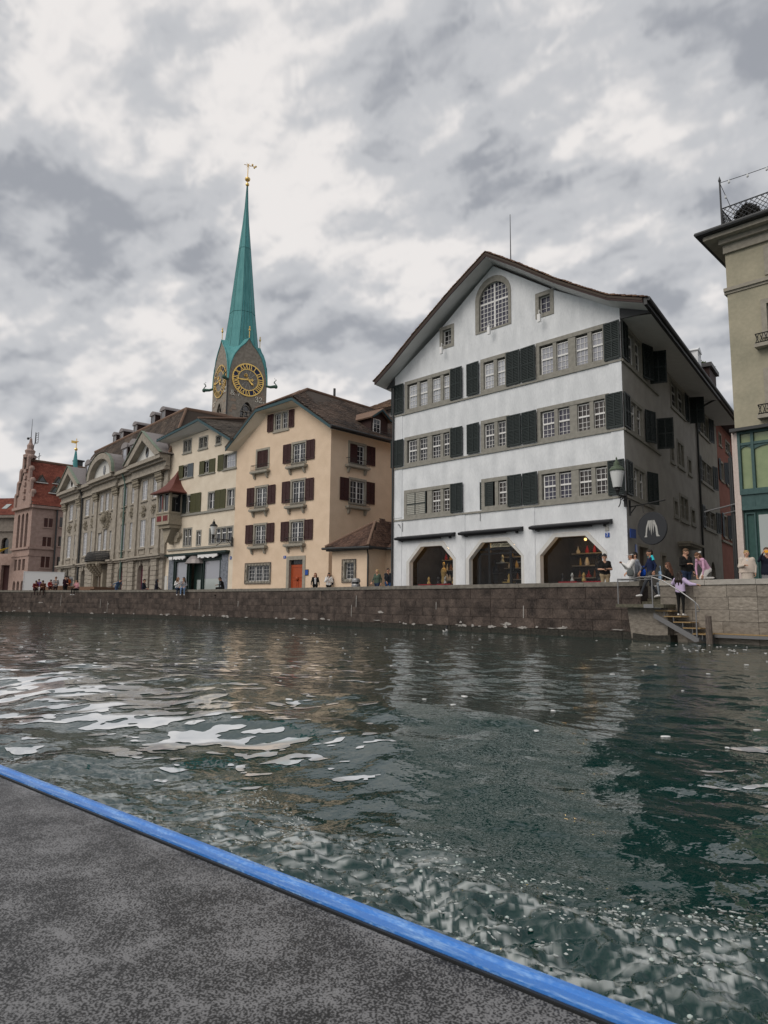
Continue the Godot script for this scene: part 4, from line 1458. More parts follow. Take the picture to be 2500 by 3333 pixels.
	lettering("lettering", "3", .15, 0, Vector3(10.11, 4.72 - G, .032), "sign_white", npl)
	b = lift()
	b.box(.1, 1.5, 0, .7, 3.5, .04)
	put("notice_panel", b, "white_trim", h)
	# roof: a low gable to the front, ridge running back, its right slope seen
	var A = Vector3(-.5, 15.7, 1.05); var P = Vector3(6.15, 16.5, 1.05); var D = Vector3(10.9, 14.05, .8)
	var Pb = Vector3(6.0, 18.1, -7.0); var Ab = Vector3(-.5, 17.0, -7.0); var Db = Vector3(13.0, 14.2, -11.0); var Pc = Vector3(6.0, 18.1, -11.0)
	b = lift()
	b.slab([A, P, Pb, Ab], .14)
	b.slab([P, D, Db, Pc, Pb], .14)
	put("roof", b, "roof_under", h)
	var dk = L(.05, .042, .035); var pl = L(.16, .135, .11)
	roof_face(h, [A, P, Pb, Ab], .2, .18, dk, pl)
	roof_face(h, [P, D, Db, Pb], .2, .18, dk, pl)
	b = lift()
	b.tube([P + Vector3(0, .05, 0), Pb + Vector3(0, .05, 0)], .11, 7)
	put("ridge_tiles", b, "ridge_tile", h)
	b = lift()
	b.quad(A + Vector3(0, -.16, 0), Vector3(-.2, 15.45, 0), Vector3(6.15, 15.8, 0), P + Vector3(0, -.2, 0))
	b.quad(P + Vector3(0, -.2, 0), Vector3(6.15, 15.75, 0), Vector3(10.3, 14.1, 0), D + Vector3(0, -.16, 0))
	put("eave_soffit", b, "soffit", h)
	b = lift()
	b.prism(PackedVector2Array([Vector2(A.x, A.y - .2), Vector2(P.x, P.y - .22), Vector2(P.x, P.y), Vector2(A.x, A.y)]), 1.02, 1.09)
	b.prism(PackedVector2Array([Vector2(P.x, P.y - .22), Vector2(D.x, D.y - .2), Vector2(D.x, D.y), Vector2(P.x, P.y)]), 1.02, 1.08)
	put("verge_board", b, "fascia_teal", h)
	for k in 3:
		b = lift()
		b.box(7.3 + k * 1.05, 16.3 - k * .45, -6.5, 7.9 + k * 1.05, 18.0 - k * .35, -6.0)
		b.prism(pts([7.2 + k * 1.05, 18.0 - k * .35, 8.0 + k * 1.05, 18.0 - k * .35, 7.6 + k * 1.05, 18.4 - k * .35]), -6.6, -5.9)
		put("chimney", b, "grey_stone", h)
	oriel(h)


func oriel(h):
	# corner oriel: bracketed stone box with red panels, windows and a swept red roof
	var o = put("oriel", null, "oriel_stone", h)
	var b = lift()
	var x0 = .45; var x1 = 2.6; var zf = 1.25
	for p in [[x0, zf], [x1 - .22, zf], [x0, .18], [x1 - .22, .18]]:
		b.box(p[0], 8.9, p[1] - .22, p[0] + .22, 10.75, p[1])
	b.box(x0 + .88, 8.9, zf - .2, x0 + 1.1, 10.75, zf)
	b.box(x0 - .06, 8.8, -.0, x1 + .06, 8.95, zf + .06)
	b.box(x0, 7.95, 0, x1, 8.8, zf)
	b.box(x0 - .05, 7.85, 0, x1 + .05, 7.97, zf + .05)
	b.box(x0 + .2, 7.55, 0, x1 - .1, 7.85, zf - .15)
	b.box(x0 - .02, 10.6, 0, x1 + .02, 10.8, zf + .02)
	o.mesh = b.mesh()
	b = lift()
	b.prism(pts([x0 + .35, 7.55, x0 + .8, 6.35, x0 + 1.05, 6.35, x1 - .3, 7.55]), .0, .8)
	b.prism(pts([x0 + .6, 6.9, x0 + .85, 6.2, x0 + 1.0, 6.2, x0 + 1.2, 6.9]), .0, .35)
	put("corbel", b, "oriel_stone", o)
	b = lift()
	b.box(x1 - .75, 6.4, 0, x1 - .2, 7.0, .25)
	b.xf = Transform3D(Basis(Vector3.RIGHT, PI / 2), Vector3(x1 - .1, 6.95 - G, .0))
	b.off = Vector3.ZERO
	b.lathe([Vector2(.0, 0), Vector2(.28, .0), Vector2(.28, .3), Vector2(.15, .34), Vector2(.15, .3), Vector2(.0, .3)], Vector3.ZERO, 14)
	put("scroll_console", b, "oriel_stone", o)
	for s in [[x0 + .22, x0 + .86], [x0 + 1.12, x1 - .24]]:
		casement(o, s[0], s[1], 8.96, 10.6, zf - .14, 1, 1, 0, 0, "sash_white", "pane_grey" if s[0] < 1 else "pane_dark", false)
	b = lift()
	b.box(x1 - .06, 8.96, .22, x1 - .02, 10.6, 1.0)
	b.box(x0 + .02, 8.96, .22, x0 + .06, 10.6, 1.0)
	put("side_pane", b, "pane_dark", o)
	for s in [[x0 + .18, x0 + .52], [x0 + .56, x0 + .9], [x0 + 1.2, x0 + 1.4], [x0 + 1.47, x0 + 1.67], [x0 + 1.74, x0 + 1.92]]:
		b = lift()
		b.box(s[0], 8.15, zf, s[1], 8.62, zf + .025)
		put("red_panel", b, "oriel_red", o)
	b = lift()
	b.box(x0 + .93, 9.2, zf, x0 + 1.05, 10.4, zf + .03)
	put("red_panel", b, "oriel_red", o)
	b = lift()
	var cx = (x0 + x1) / 2 + .1
	var lv = [[1.62, 10.62, 1.72], [1.15, 10.95, 1.25], [.72, 11.4, .8], [.4, 11.95, .45], [.2, 12.35, .2], [.02, 12.75, .02]]
	for k in lv.size() - 1:
		var p = lv[k]; var q = lv[k + 1]
		var ring = func(l): return [Vector3(cx - l[0], l[1], .0), Vector3(cx - l[0], l[1], l[2]), Vector3(cx + l[0], l[1], l[2]), Vector3(cx + l[0], l[1], .0)]
		var r1 = ring.call(p); var r2 = ring.call(q)
		for i in 3:
			b.quad(r1[i], r1[i + 1], r2[i + 1], r2[i])
	b.box(cx - 1.6, 10.56, 0, cx + 1.6, 10.63, 1.7)
	put("oriel_roof", b, "oriel_roof", o)
	shutter(h, x1 + .08, x1 + .62, 8.85, 10.5, "shutter_dark", .05, false, 16)


# ---------------------------------------------------------------- the baroque guild house

func guild_house():
	var h = base("guild_palace", Vector3(-39.31, G, -86.0), -50.0, "grey sandstone guild palace with pediments, tall pilasters and an iron balcony", "building")
	var X = func(u): return 31.0 + u
	# bays: window centres and half widths
	var up = [[-28.0, .68], [-25.5, .55], [-22.05, .68], [-19.8, .42], [-17.25, .5], [-15.55, .5], [-13.7, .42], [-10.4, .62], [-8.05, .5], [-5.2, .64], [-2.6, .62]]
	var ps = [rect(0, G - .2, 31, 13.0)]
	var ups = []; var los = []; var ars = []
	for k in up.size():
		var u = X.call(up[k][0]); var w = up[k][1]
		var mid = k in [4, 5, 6]
		ups.append([u - w, u + w, 10.78, 12.65])
		los.append([u - w, u + w, 6.3 if not mid else 6.6, (8.9 if not mid else 8.55) if k != 5 else 8.85])
		ps.append(rect(u - w, ups[k][2], u + w, ups[k][3]))
		ps.append(rect(u - w, los[k][2], u + w, los[k][3]))
		if not mid:
			var a = PackedVector2Array([Vector2(u - w, 1.5), Vector2(u + w, 1.5)])
			for i in 9:
				a.append(Vector2(u + w * cos(PI * i / 8), 4.15 + w * sin(PI * i / 8)))
			ars.append(a)
			ps.append(a)
	var door = PackedVector2Array([Vector2(X.call(-16.7), 1.5), Vector2(X.call(-14.9), 1.5)])
	for i in 9:
		door.append(Vector2(X.call(-15.8) + .9 * cos(PI * i / 8), 3.6 + .8 * sin(PI * i / 8)))
	ps.append(door)
	var b = lift()
	b.holes(ps, 0, .4)
	b.quad(Vector3(31, G, 0), Vector3(31, G, -12), Vector3(31, 14, -12), Vector3(31, 14, 0))
	b.quad(Vector3(0, G, -14), Vector3(0, G, 0), Vector3(0, 14, 0), Vector3(0, 14, -14))
	b.box(.1, G, -14, 31, 13, -13.7)
	put("wall", b, "guild_stone", h)
	# projecting centre and wings carry the pilasters and the pediments
	var pil = [0.1, 1.9, 5.6, 7.2, 11.5, 12.9, 17.6, 19.4, 23.3, 24.7, 28.85, 30.4]
	for k in range(0, pil.size(), 2):
		b = lift()
		var x0 = pil[k] + .12; var x1 = x0 + 1.0
		b.box(x0, 5.55, 0, x1, 12.1, .14)
		b.box(x0 - .12, 5.4, 0, x1 + .12, 6.0, .22)
		put("pilaster", b, "guild_stone", h)
		b = lift()
		b.box(x0 - .06, 12.08, 0, x1 + .06, 12.2, .2)
		b.box(x0 - .26, 12.82, 0, x1 + .26, 12.98, .36)
		for i in 5:
			for j in 2:
				b.ball(Vector3(x0 - .06 + (x1 - x0 + .12) * i / 4.0, 12.36 + j * .28, .16 + j * .08), .17, 6)
		put("capital", b, "guild_stone_dark", h)
		# rusticated pier below
		for c in 9:
			b = lift()
			b.box(x0 - .15, 1.5 + c * .42, 0, x1 + .15, 1.88 + c * .42, .3)
			put("rusticated_block", b, "guild_stone", h)
	# rusticated courses between the ground-floor arches
	var edges = [0.0]
	for a in ars: edges += [a[0].x, a[1].x]
	edges.append(31.0)
	for s in range(0, edges.size(), 2):
		var x0 = edges[s] + .02; var x1 = edges[s + 1] - .02
		for c in 8:
			b = lift()
			var y0 = 1.5 + c * .44
			var g = x0; var e = x1
			if e - g > 3.0:
				b.box(g, y0, 0, X.call(-17.0), y0 + .39, .05)
				b.box(X.call(-14.6), y0, 0, e, y0 + .39, .05)
			else:
				b.box(g, y0, 0, e, y0 + .39, .05)
			put("rusticated_course", b, "guild_stone", h)
	for y in [[5.1, 5.28, .2], [5.28, 5.45, .36], [12.98, 13.25, .22], [13.3, 13.72, .12], [13.72, 13.95, .4], [13.95, 14.3, .72]]:
		b = lift()
		b.box(-.05, y[0], 0, 31.05, y[1], y[2])
		for s in [[-.1, 7.0], [11.4, 19.0], [23.2, 31.3]]:
			b.box(s[0], y[0] + .002, 0, s[1], y[1] - .002, y[2] + .26)
		put("cornice", b, "guild_stone", h)
	for k in ups.size():
		for w in [ups[k], los[k]]:
			var tall = w[3] < 10
			var wn = stone_frame("window", h, w[0] - .12, w[2] - .1, w[1] + .12, w[3] + .12, .12, -.3, .03, "guild_stone", .1)
			casement(wn, w[0] + .02, (w[0] + w[1]) / 2, w[2] + .05, w[3], -.09, 2, 6 if tall else 5, 0, 0, "sash_white", "pane_curtain", false)
			casement(wn, (w[0] + w[1]) / 2, w[1] - .02, w[2] + .05, w[3], -.09, 2, 6 if tall else 5, 0, 0, "sash_white", "pane_curtain", false)
		if k in [4, 5, 6]:
			b = lift()
			var hw = up[k][1]
			b.xf = Transform3D(Basis.IDENTITY, Vector3(X.call(up[k][0]), 0, 0))
			var arc = PackedVector2Array()
			for i in 9: arc.append(Vector2((hw + .16) * cos(PI * i / 8), los[k][3] - .05 + (hw * .7) * sin(PI * i / 8)))
			b.prism(arc, -.1, .1)
			put("arched_head", b, "guild_stone", h)
			continue
		# blind panel under the sill and carved trophy over the lower window
		b = lift()
		b.frame(los[k][0] - .1, 5.62, los[k][1] + .1, 6.12, .07, 0, .06)
		put("sill_panel", b, "guild_stone", h)
		b = lift()
		carve(b, (los[k][0] + los[k][1]) / 2, 9.75, up[k][1] * .95, .5, 22, 500 + k)
		put("carved_relief", b, "guild_stone_dark", h)
	b = lift()
	carve(b, X.call(-15.6), 9.75, 1.7, .95, 70, 540)
	b.ball(Vector3(X.call(-15.6), 10.0, .2), .42, 10, 1.2)
	put("carved_arms", b, "guild_stone_dark", h)
	for k in ars.size():
		b = lift()
		b.prism(ars[k], -.4, -.34)
		put("arch_pane", b, "pane_magenta" if k >= 4 and k != 5 else "pane_dark", h)
		b = lift()
		var m = (ars[k][0].x + ars[k][1].x) / 2
		b.prism(pts([m - .12, 4.6, m + .12, 4.6, m + .2, 5.1, m - .2, 5.1]), 0, .12)
		put("keystone", b, "guild_stone", h)
	b = lift()
	b.prism(door, -.38, -.3)
	put("portal_door", b, "door_wood", h)
	b = lift()
	for s in [-17.25, -14.35]:
		b.box(X.call(s) - .25, 1.5, 0, X.call(s) + .25, 4.5, .5)
	put("portal_column", b, "guild_stone_dark", h)
	# balcony: bowed slab on carved brackets, belly-shaped iron rail
	var cx = X.call(-15.8)
	b = lift()
	var bow = PackedVector2Array([Vector2(-2.5, 0), Vector2(2.5, 0)])
	for i in 11:
		bow.append(Vector2(2.5 * cos(PI * i / 10), .3 + 1.1 * sin(PI * i / 10)))
	b.xf = Transform3D(Basis(Vector3.RIGHT, Vector3.BACK, Vector3.DOWN), Vector3(cx, 5.3 - G, 0))
	b.off = Vector3.ZERO
	b.prism(bow, 0, .2)
	var bal = put("balcony", b, "guild_stone_dark", h)
	b = lift()
	for s in [-1.6, -.55, .55, 1.6]:
		for i in 6:
			b.ball(Vector3(cx + s * (1 - i * .04), 5.0 - i * .2, 1.0 - i * .15), .28 - i * .02, 7)
	put("bracket", b, "guild_stone_dark", bal)
	b = lift()
	var rim = func(a, y, out): return Vector3(cx + (2.45 + out) * cos(a), y, .3 + (1.05 + out) * sin(a))
	for i in 41:
		var a = PI * i / 40
		b.tube([rim.call(a, 5.3, .0), rim.call(a, 5.55, .28), rim.call(a, 5.85, .22), rim.call(a, 6.3, .02)], .03, 4)
		for j in 3:
			var ring = []
			for q in 7:
				ring.append(rim.call(a + .07 * cos(TAU * q / 6), 5.5 + j * .27 + .13 * sin(TAU * q / 6), .24 - j * .08))
			b.tube(ring, .028, 4)
	var top = []; var bot = []
	for i in 41:
		top.append(rim.call(PI * i / 40, 6.3, .02)); bot.append(rim.call(PI * i / 40, 5.36, .05))
	b.tube(top, .05, 5); b.tube(bot, .04, 5)
	put("railing", b, "iron", bal)
	# pediments: two straight, the middle one round
	for s in [[.4, 7.9], [23.2, 30.9]]:
		var m = (s[0] + s[1]) / 2
		b = lift()
		b.prism(pts([s[0] + .3, 14.3, s[1] - .3, 14.3, m, 16.35]), -.2, .45)
		var pd = put("pediment", b, "white_trim", h)
		b = lift()
		for q in [[pts([s[0] - .5, 14.3, s[0] + .6, 14.3, m, 16.2, m, 16.95]), 1.05], [pts([m, 16.2, s[1] - .6, 14.3, s[1] + .5, 14.3, m, 16.95]), 1.05]]:
			b.prism(q[0], .3, q[1])
		put("raking_cornice", b, "guild_stone", pd)
		b = lift()
		b.slab([Vector3(s[0] - .55, 14.36, 1.08), Vector3(m, 17.02, 1.08), Vector3(m, 17.02, -4.5), Vector3(s[0] - .55, 14.36, -.6)], -.06)
		b.slab([Vector3(m, 17.02, 1.08), Vector3(s[1] + .55, 14.36, 1.08), Vector3(s[1] + .55, 14.36, -.6), Vector3(m, 17.02, -4.5)], -.06)
		put("pediment_roof", b, "zinc", pd)
		b = lift()
		b.slab([Vector3(s[0] - .6, 14.40, 1.16), Vector3(m, 17.08, 1.16), Vector3(m, 17.08, .85), Vector3(s[0] - .6, 14.40, .85)], -.05)
		b.slab([Vector3(m, 17.08, 1.16), Vector3(s[1] + .6, 14.40, 1.16), Vector3(s[1] + .6, 14.40, .85), Vector3(m, 17.08, .85)], -.05)
		put("copper_edge", b, "copper_pale", pd)
		b = lift()
		b.xf = Transform3D(Basis(Vector3.RIGHT, PI / 2), Vector3(m, 15.15 - G, .44))
		b.off = Vector3.ZERO
		b.lathe([Vector2(.34, 0), Vector2(.34, .06), Vector2(0, .06)], Vector3.ZERO, 14, 0, 1.5)
		put("oval_window", b, "pane_dark", pd)
	b = lift()
	var arc = PackedVector2Array(); var arco = PackedVector2Array()
	var m = 15.35
	for i in 17:
		var t = PI * i / 16
		arc.append(Vector2(m + 3.3 * cos(t), 14.3 + 1.9 * sin(t)))
		arco.append(Vector2(m + 4.0 * cos(t), 14.3 + 2.5 * sin(t)))
	b.prism(arc, -.2, .45)
	var pd = put("round_pediment", b, "white_trim", h)
	b = lift()
	for i in 16:
		b.prism(PackedVector2Array([arc[i], arco[i], arco[i + 1], arc[i + 1]]), .3, 1.05)
	put("round_cornice", b, "guild_stone", pd)
	b = lift()
	var e = lift()
	for i in 16:
		var p = arco[i] * 1.0; var q = arco[i + 1]
		p.y += .06; q.y += .06
		b.quad(Vector3(p.x, p.y, .7), Vector3(p.x, p.y, -1.0 - (p.y - 14.3) * 1.4), Vector3(q.x, q.y, -1.0 - (q.y - 14.3) * 1.4), Vector3(q.x, q.y, .7))
		e.quad(Vector3(p.x, p.y + .02, 1.12), Vector3(p.x, p.y + .02, .8), Vector3(q.x, q.y + .02, .8), Vector3(q.x, q.y + .02, 1.12))
	put("round_roof", b, "zinc", pd)
	put("copper_edge", e, "copper_pale", pd)
	b = lift()
	b.xf = Transform3D(Basis(Vector3.RIGHT, PI / 2), Vector3(m, 15.1 - G, .44))
	b.off = Vector3.ZERO
	b.lathe([Vector2(.34, 0), Vector2(.34, .06), Vector2(0, .06)], Vector3.ZERO, 14, 0, 1.5)
	put("oval_window", b, "pane_dark", pd)
	# mansard roof with two rows of dormers
	b = lift()
	var A = Vector3(.4, 14.35, .1); var B = Vector3(31.2, 14.35, .1); var Cc = Vector3(28.6, 19.5, -2.5); var D = Vector3(2.4, 19.5, -2.5)
	var Rr = Vector3(26.0, 20.4, -8.0); var Rl = Vector3(6.0, 20.4, -8.0); var Bb = Vector3(31.4, 14.35, -14)
	b.slab([A, B, Cc, D], .15)
	b.slab([D, Cc, Rr, Rl], .15)
	b.slab([B, Bb, Vector3(28.6, 19.5, -12), Cc], .15)
	b.slab([Cc, Vector3(28.6, 19.5, -12), Rr], .15)
	b.slab([A, D, Rl, Vector3(.4, 14.35, -14)], -.15)
	put("roof", b, "roof_under", h)
	var dk = L(.038, .028, .023); var pl = L(.13, .098, .076)
	roof_face(h, [A, B, Cc, D], .24, .2, dk, pl)
	roof_face(h, [D, Cc, Rr, Rl], .24, .2, dk, pl)
	roof_face(h, [B, Bb, Vector3(28.6, 19.5, -12), Cc], .24, .2, dk, pl)
	roof_face(h, [Cc, Vector3(28.6, 19.5, -12), Rr], .24, .2, dk, pl)
	b = lift()
	b.tube([D + Vector3(0, .1, 0), Cc + Vector3(0, .1, 0), Vector3(28.6, 19.6, -12)], .16, 7)
	b.tube([Rl + Vector3(0, .1, 0), Rr + Vector3(0, .1, 0)], .14, 7)
	b.tube([Rr + Vector3(0, .1, 0), Cc + Vector3(0, .1, 0)], .13, 7)
	b.tube([Cc + Vector3(0, .1, 0), B + Vector3(0, .1, 0)], .13, 7)
	put("ridge_tiles", b, "ridge_tile", h)
	for d in [[6.8, 15.4, -.45, 1.15], [9.2, 15.4, -.45, 1.15], [18.6, 15.4, -.45, 1.15], [20.9, 15.4, -.45, 1.15], [9.2, 19.3, -2.5, .8], [11.5, 19.3, -2.5, .8], [15.6, 19.3, -2.5, .8], [20.5, 19.3, -2.5, .85], [23.1, 19.3, -2.5, .85]]:
		var k = d[3]
		b = lift()
		b.xf = Transform3D(Basis.IDENTITY, Vector3(d[0], 0, d[2]))
		b.off = Vector3(0, d[1] - G, 0)
		b.box(-.62 * k, -.4, -3.2, .62 * k, 1.5 * k, 0)
		var dm = put("roof_dormer", b, "dormer_brown", h)
		b = lift()
		b.xf = Transform3D(Basis.IDENTITY, Vector3(d[0], 0, d[2]))
		b.off = Vector3(0, d[1] - G, 0)
		var cv = PackedVector2Array()
		for i in 9: cv.append(Vector2(.8 * k * cos(PI * i / 8), 1.45 * k + .52 * k * sin(PI * i / 8)))
		b.prism(cv, -3.4, .16)
		b.frame(-.62 * k, 0, .62 * k, 1.5 * k, .16, -.02, .06)
		put("dormer_hood", b, "zinc", dm)
		b = lift()
		b.xf = Transform3D(Basis.IDENTITY, Vector3(d[0], 0, d[2]))
		b.off = Vector3(0, d[1] - G, 0)
		b.box(-.36 * k, .2, .0, .36 * k, 1.4 * k, .03)
		put("pane", b, "pane_curtain" if d[1] < 16 else "pane_dark", dm)
	for s in [[7.4, "gutter"], [20.9, "drain_copper"]]:
		b = lift()
		b.tube([Vector3(s[0], 13.9, .5), Vector3(s[0], 13.2, .2), Vector3(s[0], 12.6, .14), Vector3(s[0], 1.5, .14)], .1, 7)
		put("downpipe", b, s[1], h)


func carve(b, x, y, hw, hh, n, sd):
	# tangle of carved leaves, ribbons and fruit
	var r = RandomNumberGenerator.new()
	r.seed = sd
	for k in n:
		var a = r.randf() * TAU; var q = sqrt(r.randf())
		var c = Vector3(x + cos(a) * q * hw, y + sin(a) * q * hh, .03)
		var path = []
		var t = r.randf() * TAU; var rad = r.randf_range(.08, .2)
		for i in 5:
			path.append(c + Vector3(cos(t + i * .8) * rad, sin(t + i * .8) * rad, .04 + .03 * i))
		b.tube(path, r.randf_range(.045, .085), 5, .02)


# ---------------------------------------------------------------- church tower

func church_tower():
	var h = base("church_tower", Vector3(-28.05, G, -121.63), 34.0, "stone church tower with gilded clock faces and a slender green copper spire", "church")
	var s = 7.5
	# each face ends in a tall concave gable; the walls carry pointed windows
	var prof = [[0, 41.0], [.15, 42.6], [.55, 44.4], [1.2, 46.0], [2.1, 47.3], [3.0, 48.2], [3.75, 49.3]]
	var outline = PackedVector2Array([Vector2(0, G), Vector2(s, G)])
	for p in prof: outline.append(Vector2(s - p[0], p[1]))
	for k in range(prof.size() - 2, -1, -1): outline.append(Vector2(prof[k][0], prof[k][1]))
	var win = PackedVector2Array([Vector2(2.45, 30), Vector2(5.05, 30), Vector2(5.05, 35.4)])
	for i in 6: win.append(Vector2(5.05 - 1.3 * (i + 1) / 6.0, 35.4 + 1.85 * sin((i + 1) / 6.0 * PI / 2)))
	for i in 5: win.append(Vector2(3.75 - 1.3 * (i + 1) / 6.0, 35.4 + 1.85 * sin((5 - i) / 6.0 * PI / 2)))
	win.append(Vector2(2.45, 35.4))
	var spin = [Transform3D.IDENTITY, Transform3D(Basis(Vector3.UP, -PI / 2), Vector3(0, 0, -s)), Transform3D(Basis(Vector3.UP, PI), Vector3(s, 0, -s)), Transform3D(Basis(Vector3.UP, PI / 2), Vector3(s, 0, 0))]
	for f in 4:
		var b = lift()
		b.xf = spin[f]
		b.holes([outline, win], 0, .5)
		var face = put("tower_face", b, "tower_stone", h)
		if f > 1: continue
		b = lift()
		b.xf = spin[f]
		b.holes([Geometry2D.offset_polygon(win, .28)[0], win], .06, .3)
		put("window_arch", b, "tower_stone", face)
		b = lift()
		b.xf = spin[f]
		b.prism(win, -.6, -.5)
		put("louvre_dark", b, "pane_dark", face)
		b = lift()
		b.xf = spin[f]
		for x in [3.3, 4.2]: b.box(x - .07, 30, -.35, x + .07, 35.2, -.2)
		for c in [[3.0, 35.1, .5], [4.5, 35.1, .5], [3.75, 36.1, .6], [3.75, 35.2, .42]]:
			var ring = []
			for i in 13: ring.append(Vector3(c[0] + c[2] * cos(TAU * i / 12), c[1] + c[2] * sin(TAU * i / 12), -.28))
			b.tube(ring, .07, 5)
		put("tracery", b, "tower_stone", face)
		# masonry blocks that show in the rubble
		for k in 90:
			var y = 31.0 + rng.randi_range(0, 27) * .5
			var x = rng.randf_range(.1, 6.6)
			var w = rng.randf_range(.5, 1.0)
			if Vector2(x + w / 2 - 3.75, y - 41.35).length() < 3.6 or x < 5.6 and x + w > 1.9 and y < 37.8 or y > 40.5 and (x < 1.0 + (y - 41) * .25 or x + w > 6.5 - (y - 41) * .25):
				continue
			b = lift()
			b.xf = spin[f]
			b.box(x, y, 0, x + w, y + .44, .035)
			put("stone_block", b, "tower_block", face)
		clock(h, spin[f] * Transform3D(Basis.IDENTITY, Vector3(3.75, 41.35 - G, .0)))
	# painted year and numerals under the clocks
	for t in [["& 7", 1.45, 38.5, .9, 0], ["32.", 6.15, 38.0, 1.05, 0], ["32", 6.2, 39.2, 1.0, 1], ["17", 1.2, 37.6, .9, 1]]:
		var o = lettering("painted_numeral", t[0], t[3], 0, Vector3.ZERO, "white_letter", h, "Droid Serif")
		o.transform = spin[t[4]] * Transform3D(Basis.IDENTITY, Vector3(t[1], t[2] - G, .05))
	var b = lift()
	b.tube([Vector3(-.1, 30, .1), Vector3(-.1, 40.6, .1)], .12, 6)
	put("downpipe", b, "gutter", h)
	# green copper skirt between the gables, then the eight-sided spire
	b = lift()
	b.off = Vector3(0, -G, 0)
	var cx = s / 2
	var ringat = func(y, half, cut):
		# a square ring of half width whose corners are cut, eight points counter-clockwise from above
		var r = []
		for q in [[1, -cut], [1, cut], [cut, 1], [-cut, 1], [-1, cut], [-1, -cut], [-cut, -1], [cut, -1]]:
			r.append(Vector3(cx + q[0] * half, y, -cx - q[1] * half))
		return r
	var lv = [[46.6, 3.0, .6], [49.0, 2.7, .55], [55.0, 2.16, .45], [61.2, 1.64, .42], [68.1, 1.03, .41], [73.4, .54, .41], [76.7, .30, .41], [81.0, .115, .41]]
	var sp = lift()
	for k in lv.size() - 1:
		var p = ringat.call(lv[k][0], lv[k][1], lv[k][2]); var q = ringat.call(lv[k + 1][0], lv[k + 1][1], lv[k + 1][2])
		for i in 8:
			sp.quad(p[i], p[(i + 1) % 8], q[(i + 1) % 8], q[i])
	put("spire", sp, "copper", h)
	var seam = lift()
	for i in 8:
		for j in 4:
			if j > 0 and i % 2 == 1: continue
			var path = []
			for k in lv.size():
				if j > 0 and k > 4: continue
				var p = ringat.call(lv[k][0], lv[k][1] * 1.003, lv[k][2])
				path.append(p[i].lerp(p[(i + 1) % 8], j / 4.0))
			seam.tube(path, .035, 4)
	for k in [2, 4]:
		var p = ringat.call(lv[k][0], lv[k][1] * 1.004, lv[k][2])
		p.append(p[0])
		seam.tube(p, .045, 4)
	put("copper_seams", seam, "copper_seam", h)
	# skirt: from each corner rises a curved surface between two gable edges up to the spire foot
	for f in 4:
		b = lift()
		b.xf = spin[f]
		for k in prof.size() - 1:
			var p = prof[k]; var q = prof[k + 1]
			var a0 = Vector3(p[0], p[1], 0.02); var a1 = Vector3(q[0], q[1], 0.02)
			var c0 = Vector3(-.02, p[1], -p[0]); var c1 = Vector3(-.02, q[1], -q[0])
			for j in 6:
				var sag0 = sin(PI * (j / 6.0)) * (.16 * p[0]); var sag1 = sin(PI * (j / 6.0)) * (.16 * q[0])
				var tag0 = sin(PI * ((j + 1) / 6.0)) * (.16 * p[0]); var tag1 = sin(PI * ((j + 1) / 6.0)) * (.16 * q[0])
				var inw = Vector3(.7, 0, -.7)
				b.quad(c0.lerp(a0, j / 6.0) + inw * sag0, c0.lerp(a0, (j + 1) / 6.0) + inw * tag0, c1.lerp(a1, (j + 1) / 6.0) + inw * tag1, c1.lerp(a1, j / 6.0) + inw * sag1)
		put("copper_skirt", b, "copper", h)
		b = lift()
		b.xf = spin[f]
		var edge = []
		for p in prof: edge.append(Vector3(p[0], p[1], .05))
		for k in range(prof.size() - 2, -1, -1): edge.append(Vector3(s - prof[k][0], prof[k][1], .05))
		b.tube(edge, .12, 5)
		put("gable_edge", b, "copper", h)
		# corner beast spouting over the gutter
		b = lift()
		b.xf = spin[f]
		b.tube([Vector3(.1, 40.9, -.1), Vector3(-.5, 40.7, .5), Vector3(-1.1, 40.75, 1.1)], .2, 6, .3)
		b.ball(Vector3(-1.25, 40.7, 1.25), .36, 7)
		b.tube([Vector3(-1.3, 41.0, 1.3), Vector3(-1.0, 41.6, 1.0), Vector3(-1.3, 42.0, 1.3), Vector3(-1.0, 42.3, 1.0)], .12, 5, .05)
		b.tube([Vector3(-1.0, 41.4, 1.0), Vector3(-.7, 41.9, 1.2)], .1, 5, .03)
		put("gargoyle", b, "bronze", h)
		b = lift()
		b.xf = spin[f]
		b.tube([Vector3(3.75, 49.2, .0), Vector3(3.75, 50.9, .0)], .07, 5)
		b.ball(Vector3(3.75, 50.9, 0), .2, 7, 1.5)
		b.ball(Vector3(3.75, 51.4, 0), .12, 7, 1.8)
		put("gable_finial", b, "gold", h)
	b = lift()
	b.tube([Vector3(cx, 80.9, -cx), Vector3(cx, 85.7, -cx)], .08, 6)
	b.ball(Vector3(cx, 81.4, -cx), .36, 10)
	b.ball(Vector3(cx, 82.5, -cx), .53, 12, .85)
	for k in 6:
		var d = Vector3(cos(k * PI / 3), sin(k * PI / 3), 0)
		b.tube([Vector3(cx, 85.4, -cx), Vector3(cx, 85.4, -cx) + d * .62], .06, 4, .02)
	b.tube([Vector3(cx - .8, 85.3, -cx), Vector3(cx + 1.5, 85.65, -cx)], .06, 5)
	for p in [[.9, .55], [1.3, .1], [1.6, .45]]:
		b.ball(Vector3(cx + p[0], 85.3 + p[1], -cx), .2, 6)
	put("spire_cross", b, "gold", h)


